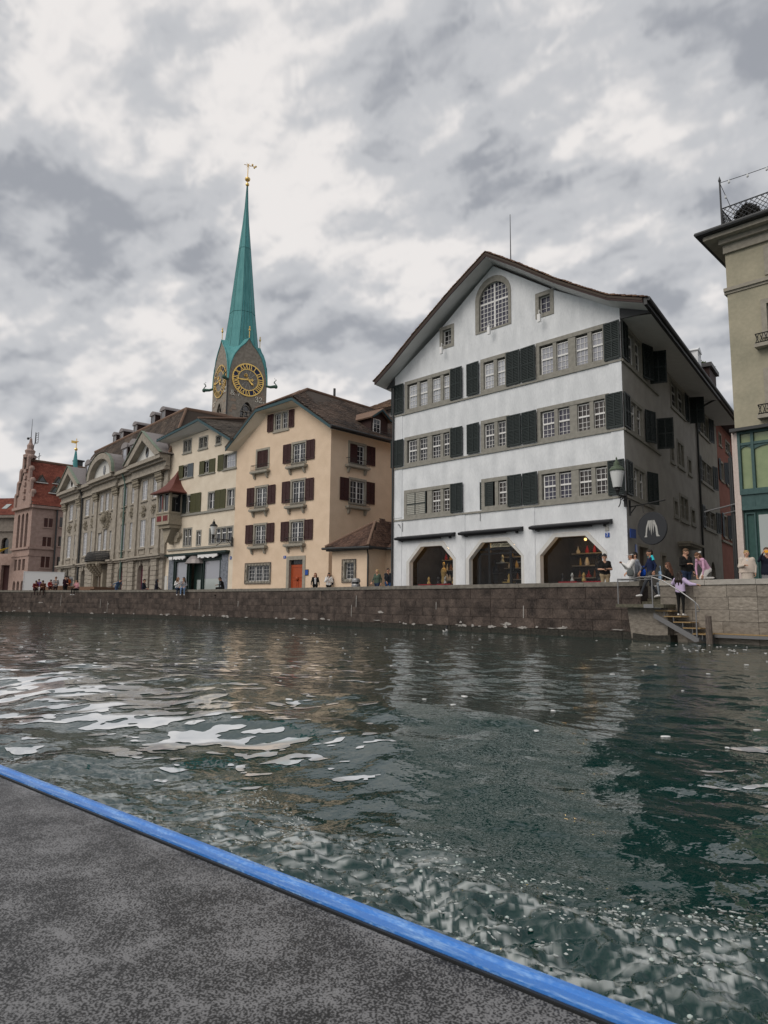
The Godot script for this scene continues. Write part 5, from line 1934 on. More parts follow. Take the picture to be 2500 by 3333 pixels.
func clock(h, at):
	var b = mb()
	b.xf = at * Transform3D(Basis(Vector3.RIGHT, PI / 2), Vector3(0, 0, .05))
	b.lathe([Vector2(0, 0), Vector2(3.0, 0), Vector2(3.0, .06), Vector2(0, .06)], Vector3.ZERO, 48)
	var c = put("clock_face", b, "dial_stone", h)
	b = mb()
	b.xf = at * Transform3D(Basis(Vector3.RIGHT, PI / 2), Vector3(0, 0, .05))
	for q in [[1.98, 2.0, .05], [2.98, 3.02, .05]]: pass
	b.lathe([Vector2(2.0, 0), Vector2(2.95, 0), Vector2(2.95, .09), Vector2(2.0, .09), Vector2(2.0, 0)], Vector3.ZERO, 48)
	put("blue_ring", b, "dial_blue", c)
	b = mb()
	b.xf = at * Transform3D(Basis(Vector3.RIGHT, PI / 2), Vector3(0, 0, .05))
	for q in [[1.88, 2.02], [2.86, 3.06]]:
		b.lathe([Vector2(q[0], 0), Vector2(q[1], 0), Vector2(q[1], .13), Vector2(q[0], .13), Vector2(q[0], 0)], Vector3.ZERO, 48)
	put("gold_ring", b, "gold", c)
	b = mb()
	b.xf = at
	for k in 12:
		var a = TAU * k / 12 + TAU / 24
		b.tube([Vector3(sin(a) * .3, cos(a) * .3, .13), Vector3(sin(a) * 1.85, cos(a) * 1.85, .13)], .018, 4)
	put("dial_ray", b, "white_letter", c)
	var names = ["XII", "I", "II", "III", "IIII", "V", "VI", "VII", "VIII", "IX", "X", "XI"]
	for k in 12:
		var a = TAU * k / 12
		var o = lettering("numeral", names[k], .86, 0, Vector3.ZERO, "gold", c, "Droid Serif", true)
		o.transform = at * Transform3D(Basis(Vector3.BACK, -a), Vector3(sin(a) * 2.44, cos(a) * 2.44, .17)) * Transform3D(Basis.IDENTITY.scaled(Vector3(.82, 1.0, 1)), Vector3.ZERO)
	# minute hand to the left of the dial's IX, hour hand past IIII
	for q in [[deg_to_rad(266), 2.55, .085, 1.0], [deg_to_rad(134), 1.55, .1, .4]]:
		b = mb()
		b.xf = at * Transform3D(Basis(Vector3.BACK, -q[0]), Vector3(0, 0, .26))
		b.prism(pts([-q[2], -q[3], q[2], -q[3], q[2] * 1.4, q[1] * .55, 0, q[1], -q[2] * 1.4, q[1] * .55]), -.03, .03)
		b.ball(Vector3(0, q[1] * .72, 0), .24 if q[1] < 2 else .16, 8)
		b.box(-.3, -q[3] * .8, -.03, .3, -q[3] * .8 + .14, .03)
		put("clock_hand", b, "gold", c)
	b = mb()
	b.xf = at
	b.ball(Vector3(0, 0, .24), .16, 8)
	var ring = []
	for i in 13: ring.append(Vector3(-.45 + .3 * cos(TAU * i / 12), .75 + .3 * sin(TAU * i / 12), .2))
	b.tube(ring, .07, 5)
	b.ball(Vector3(-.42, .72, .2), .17, 8)
	put("moon_hand", b, "gold", c)


# ---------------------------------------------------------------- other buildings

func beige_house():
	var h = base("corner_house", Vector3(13.752, G, -27.046), -44.0, "tall beige corner house with a green shopfront and a roof terrace", "house")
	var b = lift()
	var ps = [rect(0, 7.95, 9, 15.7)]
	var wins = [[1.2, 11.55, 2.9, 13.1], [1.15, 8.75, 2.9, 10.35], [1.42, 14.05, 2.8, 15.25], [4.6, 11.55, 6.3, 13.1], [4.6, 8.75, 6.3, 10.35]]
	for w in wins: ps.append(rect(w[0], w[1], w[2], w[3]))
	b.holes(ps, 0, .3)
	b.quad(Vector3(3.6, G, -30), Vector3(0, G, -.12), Vector3(0, 15.7, -.12), Vector3(3.6, 15.7, -30))
	b.quad(Vector3(0, 7.95, -.12), Vector3(0, 7.95, 0), Vector3(0, 15.7, 0), Vector3(0, 15.7, -.12))
	b.box(3.7, G, -30, 12, 15.7, -29.7)
	b.slab([Vector3(0, 15.9, -2.8), Vector3(9, 15.9, -2.8), Vector3(12, 15.9, -30), Vector3(3.6, 15.9, -30)], .2)
	put("wall", b, "beige_plaster", h)
	for w in wins:
		var wn = stone_frame("window", h, w[0], w[1], w[2], w[3], .2, -.28, .05, "grey_stone", 0)
		var mid = (w[0] + w[2]) / 2
		casement(wn, w[0] + .2, mid, w[1] + .05, w[3] - .2, -.18, 2, 3, 0, 0, "sash_grey", "pane_dark", false)
		casement(wn, mid, w[2] - .2, w[1] + .05, w[3] - .2, -.18, 2, 3, 0, 0, "sash_grey", "pane_dark", false)
		if w[1] > 14: continue
		b = lift()
		b.box(w[0] - .22, w[1] - .42, 0, w[2] + .22, w[1] - .28, .38)
		put("sill", b, "grey_stone", wn)
		b = lift()
		for k in 14:
			var x = lerpf(w[0] - .18, w[2] + .18, k / 13.0)
			b.tube([Vector3(x, w[1] - .28, .34), Vector3(x + .13, w[1] + .1, .34)], .014, 4)
			b.tube([Vector3(x + .13, w[1] - .28, .34), Vector3(x, w[1] + .1, .34)], .014, 4)
		for y in [-.24, .1]:
			b.tube([Vector3(w[0] - .18, w[1] + y, .02), Vector3(w[0] - .18, w[1] + y, .34), Vector3(w[2] + .18, w[1] + y, .34)], .022, 4)
		put("flower_grille", b, "iron", wn)
	for y in [[13.8, 13.94, .12], [13.7, 13.8, .05]]:
		b = lift()
		b.box(-.1, y[0], -.3, 9, y[1], y[2])
		put("string_course", b, "grey_stone", h)
	b = lift()
	b.box(-.04, 15.4, -3, 9, 15.75, .12)
	b.box(-.14, 15.75, -3, 9, 15.95, .3)
	b.box(-.62, 15.95, -3.0, 9, 16.12, .62)
	put("cornice", b, "grey_stone", h)
	b = lift()
	b.box(-.8, 16.13, -12, 9, 16.3, .8)
	b.tube([Vector3(-.82, 16.22, -12), Vector3(-.82, 16.22, .82), Vector3(9, 16.22, .82)], .09, 7)
	put("roof_edge", b, "gutter", h)
	# shopfront of two tiers
	b = lift()
	b.quad(Vector3(0, G, -.12), Vector3(9, G, -.12), Vector3(9, 8, -.12), Vector3(0, 8, -.12))
	var f = put("shopfront", b, "teal_dark", h)
	b = lift()
	b.box(-.02, G, -.4, .10, 8.0, .05)
	b.box(-.16, G, -.3, -.02, 8.0, -.05)
	put("pink_pillar", b, "pink_pillar", f)
	b = lift()
	b.tube([Vector3(-.35, G, -.5), Vector3(-.35, 7.0, -.5), Vector3(-.5, 7.4, -.8)], .06, 7)
	b.tube([Vector3(-.55, G, -.9), Vector3(-.55, 7.2, -.9)], .05, 7)
	put("downpipe", b, "gutter", h)
	b = lift()
	b.box(-.12, 7.98, -.2, 9, 8.1, .3)
	put("shop_cornice", b, "gutter", f)
	for bay in [[.12, .60], [.60, 2.3], [2.3, 2.78], [2.78, 4.5], [4.5, 4.98], [4.98, 6.7], [6.7, 7.2], [7.2, 8.9]]:
		var x0 = bay[0]; var x1 = bay[1]
		var narrow = x1 - x0 < .7
		b = lift()
		b.box(x0 - .05, 5.5, -.1, x0 + .05, 7.98, .06)
		b.box(x0, 7.44, -.1, x1, 7.54, .04)
		b.box(x0, 7.9, -.1, x1, 7.98, .03)
		b.box(x0, 5.5, -.1, x1, 5.72, .08)
		b.box(x0 - .02, 5.0, -.1, x1, 5.5, .01)
		b.box(x0, 4.9, -.1, x1, 5.02, .06)
		var arc = PackedVector2Array()
		var m = (x0 + x1) / 2; var hw = (x1 - x0) / 2 - .03
		arc.append(Vector2(m - hw, 7.46))
		for i in 9: arc.append(Vector2(m - hw * cos(PI * i / 8), 7.2 + .2 * sin(PI * i / 8)))
		arc.append(Vector2(m + hw, 7.46))
		b.prism(arc, -.1, .0)
		put("frame", b, "teal_frame", f)
		b = lift()
		b.box(x0 + .06, 5.74, -.09, x1 - .06, 7.43, -.06)
		put("green_pane", b, "pane_green", f)
		b = lift()
		b.box(x0 + .06, 7.56, -.09, x1 - .06, 7.89, -.06)
		put("green_pane", b, "pane_green", f)
		if narrow:
			b = lift()
			b.frame(x0 + .06, 1.5, x1 - .05, 4.8, .05, -.12, -.04)
			put("panel", b, "teal_frame", f)
		else:
			b = lift()
			b.box(x0 + .05, 1.9, -.09, x1 - .05, 4.7, -.06)
			put("display_pane", b, "pane_milk", f)
	# roof terrace: lattice rail, clipped round bush in a pot, posts with a string of bulbs
	var z0 = .1
	b = lift()
	b.tube([Vector3(-.02, 16.3, z0), Vector3(-.02, 18.6, z0)], .035, 6)
	b.lathe([Vector2(.05, 0), Vector2(.06, .05), Vector2(0, .25)], Vector3(-.02, 18.55, z0), 6)
	b.tube([Vector3(-.02, 16.3, -2.4), Vector3(-.02, 18.1, -2.4)], .03, 6)
	b.lathe([Vector2(.04, 0), Vector2(.05, .04), Vector2(0, .18)], Vector3(-.02, 18.1, -2.4), 6)
	b.tube([Vector3(4.2, 16.3, z0), Vector3(4.2, 18.6, z0)], .035, 6)
	put("terrace_post", b, "iron_grey", h)
	b = lift()
	for y in [16.4, 17.35]:
		b.tube([Vector3(-.02, y, z0), Vector3(8.5, y, z0)], .028, 5)
		b.tube([Vector3(-.02, y, z0), Vector3(-.02, y, -6)], .028, 5)
	for k in 48:
		var x = -.95 + k * .2
		b.tube([Vector3(max(x, -.02), 16.4 + max(-.02 - x, 0), z0), Vector3(x + .95, 17.35, z0)], .013, 4)
		b.tube([Vector3(x + .95, 16.4, z0), Vector3(max(x, -.02), 17.35 - max(-.02 - x, 0), z0)], .013, 4)
	for k in 30:
		var z = -6.0 + k * .2
		b.tube([Vector3(-.02, 16.4, z), Vector3(-.02, 17.35, min(z + .95, z0))], .013, 4)
		b.tube([Vector3(-.02, 17.35, z), Vector3(-.02, 16.4, min(z + .95, z0))], .013, 4)
	put("lattice_rail", b, "iron_grey", h)
	var cord = []
	for k in 13:
		var t = k / 12.0
		cord.append(Vector3(lerpf(-.02, 4.2, t), 18.5 - .10 * sin(PI * t), z0))
	b = lift()
	b.tube(cord, .014, 4)
	b.tube([Vector3(-.02, 18.5, z0), Vector3(-.02, 18.0, -1.1), Vector3(-.02, 17.9, -2.4)], .012, 4)
	var sl = put("string_lights", b, "iron", self)
	sl.transform = h.transform
	tag(sl, "string of bulbs between the posts of the roof terrace", "string lights")
	for k in [1, 3, 5, 8, 11]:
		b = lift()
		b.lathe([Vector2(0, -.16), Vector2(.045, -.12), Vector2(.05, -.08), Vector2(.03, -.03), Vector2(.03, 0)], cord[k], 7)
		put("bulb", b, "lamp_glass", sl)
	for p in [[-.55, 18.25], [-1.5, 17.95]]:
		b = lift()
		b.lathe([Vector2(0, -.16), Vector2(.045, -.12), Vector2(.03, -.03), Vector2(.03, 0)], Vector3(-.02, p[1], p[0]), 7)
		put("bulb", b, "lamp_glass", sl)
	var bush = base("potted_bush", h.transform * Vector3(.78, 16.32 - G, -.55), -44, "dark round potted bush on the roof terrace of the beige corner house", "plant")
	b = mb()
	b.lathe([Vector2(.22, 0), Vector2(.3, .28), Vector2(.27, .3), Vector2(0, .3)], Vector3.ZERO, 12)
	put("pot", b, "iron_grey", bush)
	b = mb()
	b.ball(Vector3(0, .68, 0), .38, 12)
	put("twigs", b, "leaf_dark", bush)
	leaves("foliage", bush, Vector3(0, .68, 0), Vector3(.5, .48, .5), 1500, "leaf_dark", .09)
	b = lift()
	b.box(1.45, 16.3, -1.2, 2.4, 16.62, -.35)
	put("terrace_box", b, "dormer_brown", h)
	# two bars that stick out into the lane
	b = lift()
	b.tube([Vector3(-.06, 5.25, -.3), Vector3(-1.55, 5.06, -.7)], .032, 6)
	b.tube([Vector3(-.06, 4.98, -.3), Vector3(-.75, 4.9, -.5)], .022, 6)
	b.ball(Vector3(-.06, 4.98, -.3), .05, 8)
	put("flag_bar", b, "steel", h)


func red_hall():
	var h = base("red_roofed_hall", Vector3(-50.336, G, -100.139), 46.0, "pink stone hall with a steep red roof and a scrolled stone gable", "building")
	var s = Transform3D(Basis(Vector3.UP, -PI / 2), Vector3(0, 0, -7.0))    # gable front: x runs towards the corner
	var W = [[1.65, 3.05, 11.8, 13.25], [1.62, 3.02, 9.0, 10.5], [1.6, 3.0, 5.95, 7.68]]
	var ps = [rect(0, G, 16, 14.9)]
	for w in W: ps.append(rect(w[0], w[2], w[1], w[3]))
	var b = lift()
	b.holes(ps, 0, .35)
	b.box(.1, G, -7, 16, 14.5, -6.8)
	var gable = pts([0, G, 12, G, 12, 14.9, 11.3, 16.6, 10.7, 16.7, 10.2, 18.4, 9.6, 18.5, 9.0, 20.2, 8.4, 20.3, 7.6, 21.6, 7.2, 22.4, 4.8, 22.4, 4.4, 21.6, 3.6, 20.3, 3.0, 20.2, 2.4, 18.5, 1.8, 18.4, 1.3, 16.7, .7, 16.6, 0, 14.9])
	for i in gable.size(): gable[i].x *= 7.0 / 12.0
	b.xf = s
	ps = [gable]
	for k in 3:
		var x = 1.5 + k * 1.6
		var a = PackedVector2Array([Vector2(x, 8.9), Vector2(x + 1.0, 8.9)])
		for i in 7: a.append(Vector2(x + .5 + .5 * cos(PI * i / 6), 13.4 + .5 * sin(PI * i / 6)))
		ps.append(a)
		ps.append(rect(x, 5.6, x + 1.0, 7.2))
		var g = PackedVector2Array([Vector2(x, 1.6), Vector2(x + 1.0, 1.6)])
		for i in 7: g.append(Vector2(x + .5 + .5 * cos(PI * i / 6), 3.6 + .5 * sin(PI * i / 6)))
		ps.append(g)
	b.holes(ps, 0, .4)
	put("wall", b, "pink_stone", h)
	b = lift()
	b.xf = s
	b.box(.2, G, -.5, 6.8, 14.5, -.42)
	put("gable_panes", b, "pane_dark", h)
	for w in W:
		var wn = stone_frame("window", h, w[0], w[2], w[1], w[3], .08, -.3, .04, "pink_stone", .1, [[(w[0] + w[1]) / 2 - .05, (w[0] + w[1]) / 2 + .05]])
		b = lift()
		b.box(w[0] + .06, w[2] + .06, -.12, w[1] - .06, w[3] - .06, -.08)
		put("pane", b, "hall_glass", wn)
		b = lift()
		for x in [.27, .73]: b.box(lerpf(w[0], w[1], x) - .03, w[2] + .06, -.08, lerpf(w[0], w[1], x) + .03, w[3] - .06, -.05)
		b.box(w[0] + .06, lerpf(w[2], w[3], .6), -.08, w[1] - .06, lerpf(w[2], w[3], .6) + .05, -.05)
		put("sash", b, "shutter_maroon", wn)
	for y in [[8.6, 8.9, .25], [14.5, 14.9, .45], [7.6, 7.75, .1]]:
		b = lift()
		b.box(-.1, y[0], 0, 3.5, y[1], y[2])
		b.xf = s
		b.box(0, y[0], 0, 7.1, y[1], y[2])
		put("string_course", b, "pink_stone", h)
	# scrolls, pinnacles and buttress strips of the gable
	b = lift()
	b.xf = s
	for p in [[6.65, 16.6], [6.0, 18.4], [5.3, 20.2], [4.3, 22.0], [.35, 16.6], [1.0, 18.4], [1.7, 20.2], [2.7, 22.0]]:
		b.ball(Vector3(p[0], p[1] + .25, -.1), .42, 8)
		b.tube([Vector3(p[0], p[1] - 1.6, .05), Vector3(p[0], p[1] + .2, .05)], .3, 6)
	for k in 5:
		b.box(3.1 - k * .02, 16.0 + k, .0, 3.9 + k * .02, 16.5 + k, .25)
	b.lathe([Vector2(.9, 22.2), Vector2(.95, 22.6), Vector2(.6, 22.8), Vector2(.75, 23.3), Vector2(.45, 23.6), Vector2(.5, 24.1), Vector2(.25, 24.5), Vector2(.15, 25.2), Vector2(0, 25.3)], Vector3(3.5, 0, -.3), 9)
	put("gable_ornament", b, "pink_stone", h)
	b = lift()
	b.xf = s * Transform3D(Basis.IDENTITY, Vector3(-2.5, 0, 0))
	b.tube([Vector3(6, 25.0, -.3), Vector3(6, 28.2, -.3)], .06, 5, .02)
	b.tube([Vector3(6, 25.4, -.3), Vector3(4.9, 25.45, -.3)], .05, 5)
	b.ball(Vector3(4.8, 25.4, -.3), .2, 7)
	b.tube([Vector3(6.2, 23.0, -.5), Vector3(7.2, 24.6, -.5), Vector3(7.2, 26.0, -.5)], .06, 5)
	b.frame(7.3, 24.2, 8.3, 25.8, .05, -.55, -.5)
	for k in 4: b.box(7.3, 24.4 + k * .35, -.55, 8.3, 24.44 + k * .35, -.5)
	b.tube([Vector3(7.2, 22.4, -.5), Vector3(9.2, 21.8, -.5)], .05, 5)
	b.tube([Vector3(9.2, 21.4, -.5), Vector3(9.2, 22.6, -.5)], .05, 5)
	b.tube([Vector3(8.6, 22.1, -.5), Vector3(9.9, 22.1, -.5)], .04, 5)
	put("antenna_mast", b, "iron_grey", h)
	b = lift()
	b.slab([Vector3(-.1, 14.9, .5), Vector3(16, 14.9, .5), Vector3(16, 21.9, -3.5), Vector3(-.1, 21.9, -3.5)], .2)
	b.slab([Vector3(-.1, 21.9, -3.5), Vector3(16, 21.9, -3.5), Vector3(16, 14.9, -7.5), Vector3(-.1, 14.9, -7.5)], .2)
	put("roof", b, "roof_under", h)
	roof_face(h, [Vector3(-.1, 14.9, .5), Vector3(16, 14.9, .5), Vector3(16, 21.9, -3.5), Vector3(-.1, 21.9, -3.5)], .3, .28, L(.15, .042, .028), L(.29, .09, .06))
	b = lift()
	b.tube([Vector3(-.2, 22.0, -3.5), Vector3(16, 22.0, -3.5)], .18, 6)
	put("ridge_tiles", b, "ridge_tile", h)
	for d in [[1.5, 18.5], [3.9, 18.6], [3.1, 17.0]]:
		var z = .5 - (d[1] - 14.9) * .571
		b = lift()
		b.prism(pts([d[0] - .75, d[1], d[0] + .75, d[1], d[0], d[1] + 1.15]), z - 1.6, z + .35)
		var dm = put("roof_dormer", b, "roof_under", h)
		b = lift()
		b.prism(pts([d[0] - .45, d[1] + .12, d[0] + .45, d[1] + .12, d[0], d[1] + .85]), z + .35, z + .38)
		put("pane", b, "pane_dark", dm)
		b = lift()
		b.box(d[0] - .85, d[1] - .12, z, d[0] + .85, d[1], z + .42)
		put("dormer_sill", b, "white_trim", dm)
	b = lift()
	b.box(4.3, 15.0, -1.0, 5.6, 16.3, .3)
	b.box(4.1, 16.3, -1.2, 5.8, 16.5, .5)
	put("side_dormer", b, "pink_stone", h)
	b = lift()
	b.box(3.5, G, -2, 12, 14.5, .25)
	b.box(3.4, 14.5, -2, 12.2, 14.8, .6)
	for y in [6.2, 9.2, 12.0]:
		b.box(3.7, y - .15, .25, 5.1, y, .4)
	put("link_block", b, "pink_stone", h)
	for y in [6.2, 9.2, 12.0]:
		b = lift()
		b.box(3.85, y, .25, 4.85, y + 1.45, .29)
		put("pane", b, "pane_warm", h)
	b = lift()
	b.tube([Vector3(3.4, G, .3), Vector3(3.4, 14.6, .3)], .12, 6)
	put("downpipe", b, "gutter", h)
	# slender copper roof turret with a gilded vane
	b = lift()
	b.box(7.4, 20.5, -4.9, 8.4, 23.0, -4.0)
	b.box(7.2, 23.0, -5.1, 8.6, 23.2, -3.8)
	put("chimney", b, "iron_grey", h)
	b = lift()
	b.lathe([Vector2(.5, 20.5), Vector2(.32, 23.0), Vector2(.14, 24.4)], Vector3(7.0, 0, -3.5), 8)
	put("roof_turret", b, "copper", h)
	b = lift()
	b.tube([Vector3(7.0, 24.2, -3.5), Vector3(7.0, 26.4, -3.5)], .06, 5)
	b.ball(Vector3(7.0, 24.7, -3.5), .25, 9)
	b.box(6.2, 25.6, -3.52, 7.0, 26.0, -3.48)
	b.box(6.92, 25.8, -4.1, 7.08, 25.9, -2.9)
	put("vane", b, "gold", h)


func far_buildings():
	var h = base("far_corner_building", Vector3(-71.5, G, -116), -10, "dark stone corner building with a red tiled roof at the far left", "building")
	var b = lift()
	var ps = [rect(0, G, 15.0, 14.6)]
	for k in 5:
		for y in [[3.0, 6.2], [8.2, 11.4]]:
			var x = 1.2 + k * 2.8
			var a = PackedVector2Array([Vector2(x, y[0]), Vector2(x + 1.3, y[0])])
			for i in 7: a.append(Vector2(x + .65 + .65 * cos(PI * i / 6), y[1] - .65 + .65 * sin(PI * i / 6)))
			ps.append(a)
	b.holes(ps, 0, .5)
	b.box(0, G, -10, 15, 14.6, -.6)
	put("wall", b, "far_stone", h)
	for k in range(1, ps.size()):
		b = lift()
		b.prism(ps[k], -.55, -.45)
		put("pane", b, "pane_dark", h)
	for y in [[7.0, 7.4, .3], [12.4, 12.8, .3], [14.6, 15.0, .6]]:
		b = lift()
		b.box(-.1, y[0], 0, 15.3, y[1], y[2])
		put("string_course", b, "far_stone", h)
	b = lift()
	b.slab([Vector3(0, 15.0, .6), Vector3(15.4, 15.0, .6), Vector3(15.0, 18.3, -3.5), Vector3(0, 18.3, -3.5)], .2)
	put("roof", b, "roof_under", h)
	roof_face(h, [Vector3(0, 15.0, .6), Vector3(15.4, 15.0, .6), Vector3(15.0, 18.3, -3.5), Vector3(0, 18.3, -3.5)], .35, .3, L(.12, .03, .02), L(.26, .08, .05))
	for x in [8.5, 11.5, 13.6]:
		b = lift()
		b.slab([Vector3(x, 16.3, -.75), Vector3(x + .9, 16.3, -.75), Vector3(x + .9, 17.2, -1.9), Vector3(x, 17.2, -1.9)], .1)
		put("skylight", b, "pane_milk", h)
	b = lift()
	b.box(10.5, 17.5, -3.6, 12.0, 19.2, -2.9)
	b.box(10.3, 19.2, -3.8, 12.2, 19.4, -2.7)
	put("chimney", b, "iron_grey", h)
	h = base("low_arcade_building", Vector3(-60.5, G, -107), -20, "low pink arcade with a slanting yellow awning at the far left", "building")
	b = lift()
	ps = [rect(0, G, 9.0, 8.2)]
	for k in 3: ps.append(rect(.8 + k * 2.8, 2.0, 2.4 + k * 2.8, 6.5))
	b.holes(ps, 0, .5)
	b.box(0, G, -8, 9, 8.2, -.6)
	put("wall", b, "pink_stone", h)
	for k in 3:
		b = lift()
		b.box(.8 + k * 2.8, 2.0, -.55, 2.4 + k * 2.8, 6.5, -.45)
		put("pane", b, "shutter_maroon", h)
	b = lift()
	b.slab([Vector3(.2, 6.3, 3.0), Vector3(6.5, 8.6, 3.0), Vector3(6.5, 9.0, 1.6), Vector3(.2, 6.7, 1.6)], .1)
	put("yellow_awning", b, "yellow_flag", h)
	# peach house behind the gap
	h = base("peach_house", Vector3(-3.2, G, -62), -36, "peach house with a brown roof, just seen behind the yellow house and the white house", "house")
	b = lift()
	b.box(2.2, G, -12, 16, 17.0, 0)
	put("wall", b, "peach_plaster", h)
	b = lift()
	b.box(.9, 16.75, -12.4, 16, 17.0, .9)
	put("eave", b, "gutter", h)
	b = lift()
	b.box(1.4, 17.0, -11, 16, 18.1, -.6)
	put("attic_wall", b, "sash_white", h)
	for x in [2.5, 4.6]:
		b = lift()
		b.box(x, 17.25, -.6, x + 1.3, 17.9, -.55)
		put("pane", b, "pane_dark", h)
	b = lift()
	b.slab([Vector3(.3, 18.1, .2), Vector3(16, 18.1, .2), Vector3(16, 21.8, -6), Vector3(6.0, 21.8, -6)], .2)
	b.slab([Vector3(.3, 18.1, -12), Vector3(.3, 18.1, .2), Vector3(6.0, 21.8, -6)], .2)
	put("roof", b, "roof_under", h)
	roof_face(h, [Vector3(.3, 18.1, .2), Vector3(16, 18.1, .2), Vector3(16, 21.8, -6), Vector3(6.0, 21.8, -6)], .25, .22, L(.06, .035, .025), L(.20, .12, .07))


# ---------------------------------------------------------------- quay, river, boat

const WALL = [[14.6, -19.0], [11.9, -22.6], [9.87, -25.30], [9.40, -25.93], [8.9, -26.6], [4.7, -31.1], [-.1, -36.2], [-6.7, -43.6], [-14.0, -50.6], [-24.0, -57.2], [-32.0, -61.5], [-47.0, -68.0]]


func setting():
	var b = mb()
	var poly = PackedVector2Array()
	for p in WALL: poly.append(Vector2(p[0] + .25, -p[1] + .35))
	poly.append(Vector2(-400, 90)); poly.append(Vector2(-600, 700)); poly.append(Vector2(600, 700)); poly.append(Vector2(600, 60)); poly.append(Vector2(40, 18))
	var t = Geometry2D.triangulate_polygon(poly)
	for k in range(0, t.size(), 3):
		var p = poly[t[k]]; var q = poly[t[k + 1]]; var r = poly[t[k + 2]]
		if (q - p).cross(r - p) < 0:
			var s = q; q = r; r = s
		b.tri(Vector3(p.x, G, -p.y), Vector3(q.x, G, -q.y), Vector3(r.x, G, -r.y))
	tag(put("pavement", b, "paving"), "grey quay pavement behind the river wall", "", "", "structure")
	quay()
	river()


func along(s0, s1, y0, y1, out0, out1):
	pass


func stone_mesh(k):
	# a block with slightly broken edges, unit size, face towards +z
	var key = "stone%d" % k
	if not cache.has(key):
		var r = RandomNumberGenerator.new()
		r.seed = 700 + k
		var b = mb()
		var e = .035
		var f = []
		for p in [[-.5, -.5], [.5, -.5], [.5, .5], [-.5, .5]]:
			f.append(Vector3(p[0] * (1 - r.randf_range(.003, .012)), p[1] * (1 - r.randf_range(.006, .03)), r.randf_range(-.01, .018)))
		var m = Vector3(r.randf_range(-.2, .2), r.randf_range(-.15, .15), r.randf_range(.012, .035))
		for i in 4:
			b.tri(f[i], f[(i + 1) % 4], m)
		var g = []
		for p in [[-.5, -.5], [.5, -.5], [.5, .5], [-.5, .5]]: g.append(Vector3(p[0] * .992, p[1] * .98, -e))
		for i in 4:
			b.quad(g[i], g[(i + 1) % 4], f[(i + 1) % 4], f[i])
		cache[key] = b.mesh()
	return cache[key]


func wall_run(parent, p, q, courses, mats, low, high, seed_):
	# courses of blocks on the straight stretch from p to q (river face to the left of the way from p to q when seen from the river)
	var r = RandomNumberGenerator.new()
	r.seed = seed_
	var a = Vector3(p[0], 0, p[1]); var d = Vector3(q[0] - p[0], 0, q[1] - p[1])
	var ln = d.length()
	d /= ln
	var out = Vector3(0, 1, 0).cross(d)
	if out.dot(Vector3(0, 0, 0) - a) < 0: out = -out
	var yaw = atan2(out.x, out.z)
	for c in courses.size():
		var y0 = courses[c][0]; var y1 = courses[c][1]
		var x = 0.0
		while x < ln - .01:
			var w = r.randf_range(low, high)
			if ln - x - w < low * .7: w = ln - x
			var o = put("stone_block", stone_mesh(r.randi_range(0, 7)), mats[r.randi_range(0, mats.size() - 1)] if c > 0 or mats.size() < 4 else "quay_algae", parent)
			var at = a + d * (x + w / 2) + out * .0
			o.transform = Transform3D(Basis(Vector3.UP, yaw).scaled_local(Vector3(w - .004, y1 - y0 - .004, .6)), Vector3(at.x, (y0 + y1) / 2, at.z))
			x += w
	return [a, d, ln, out, yaw]


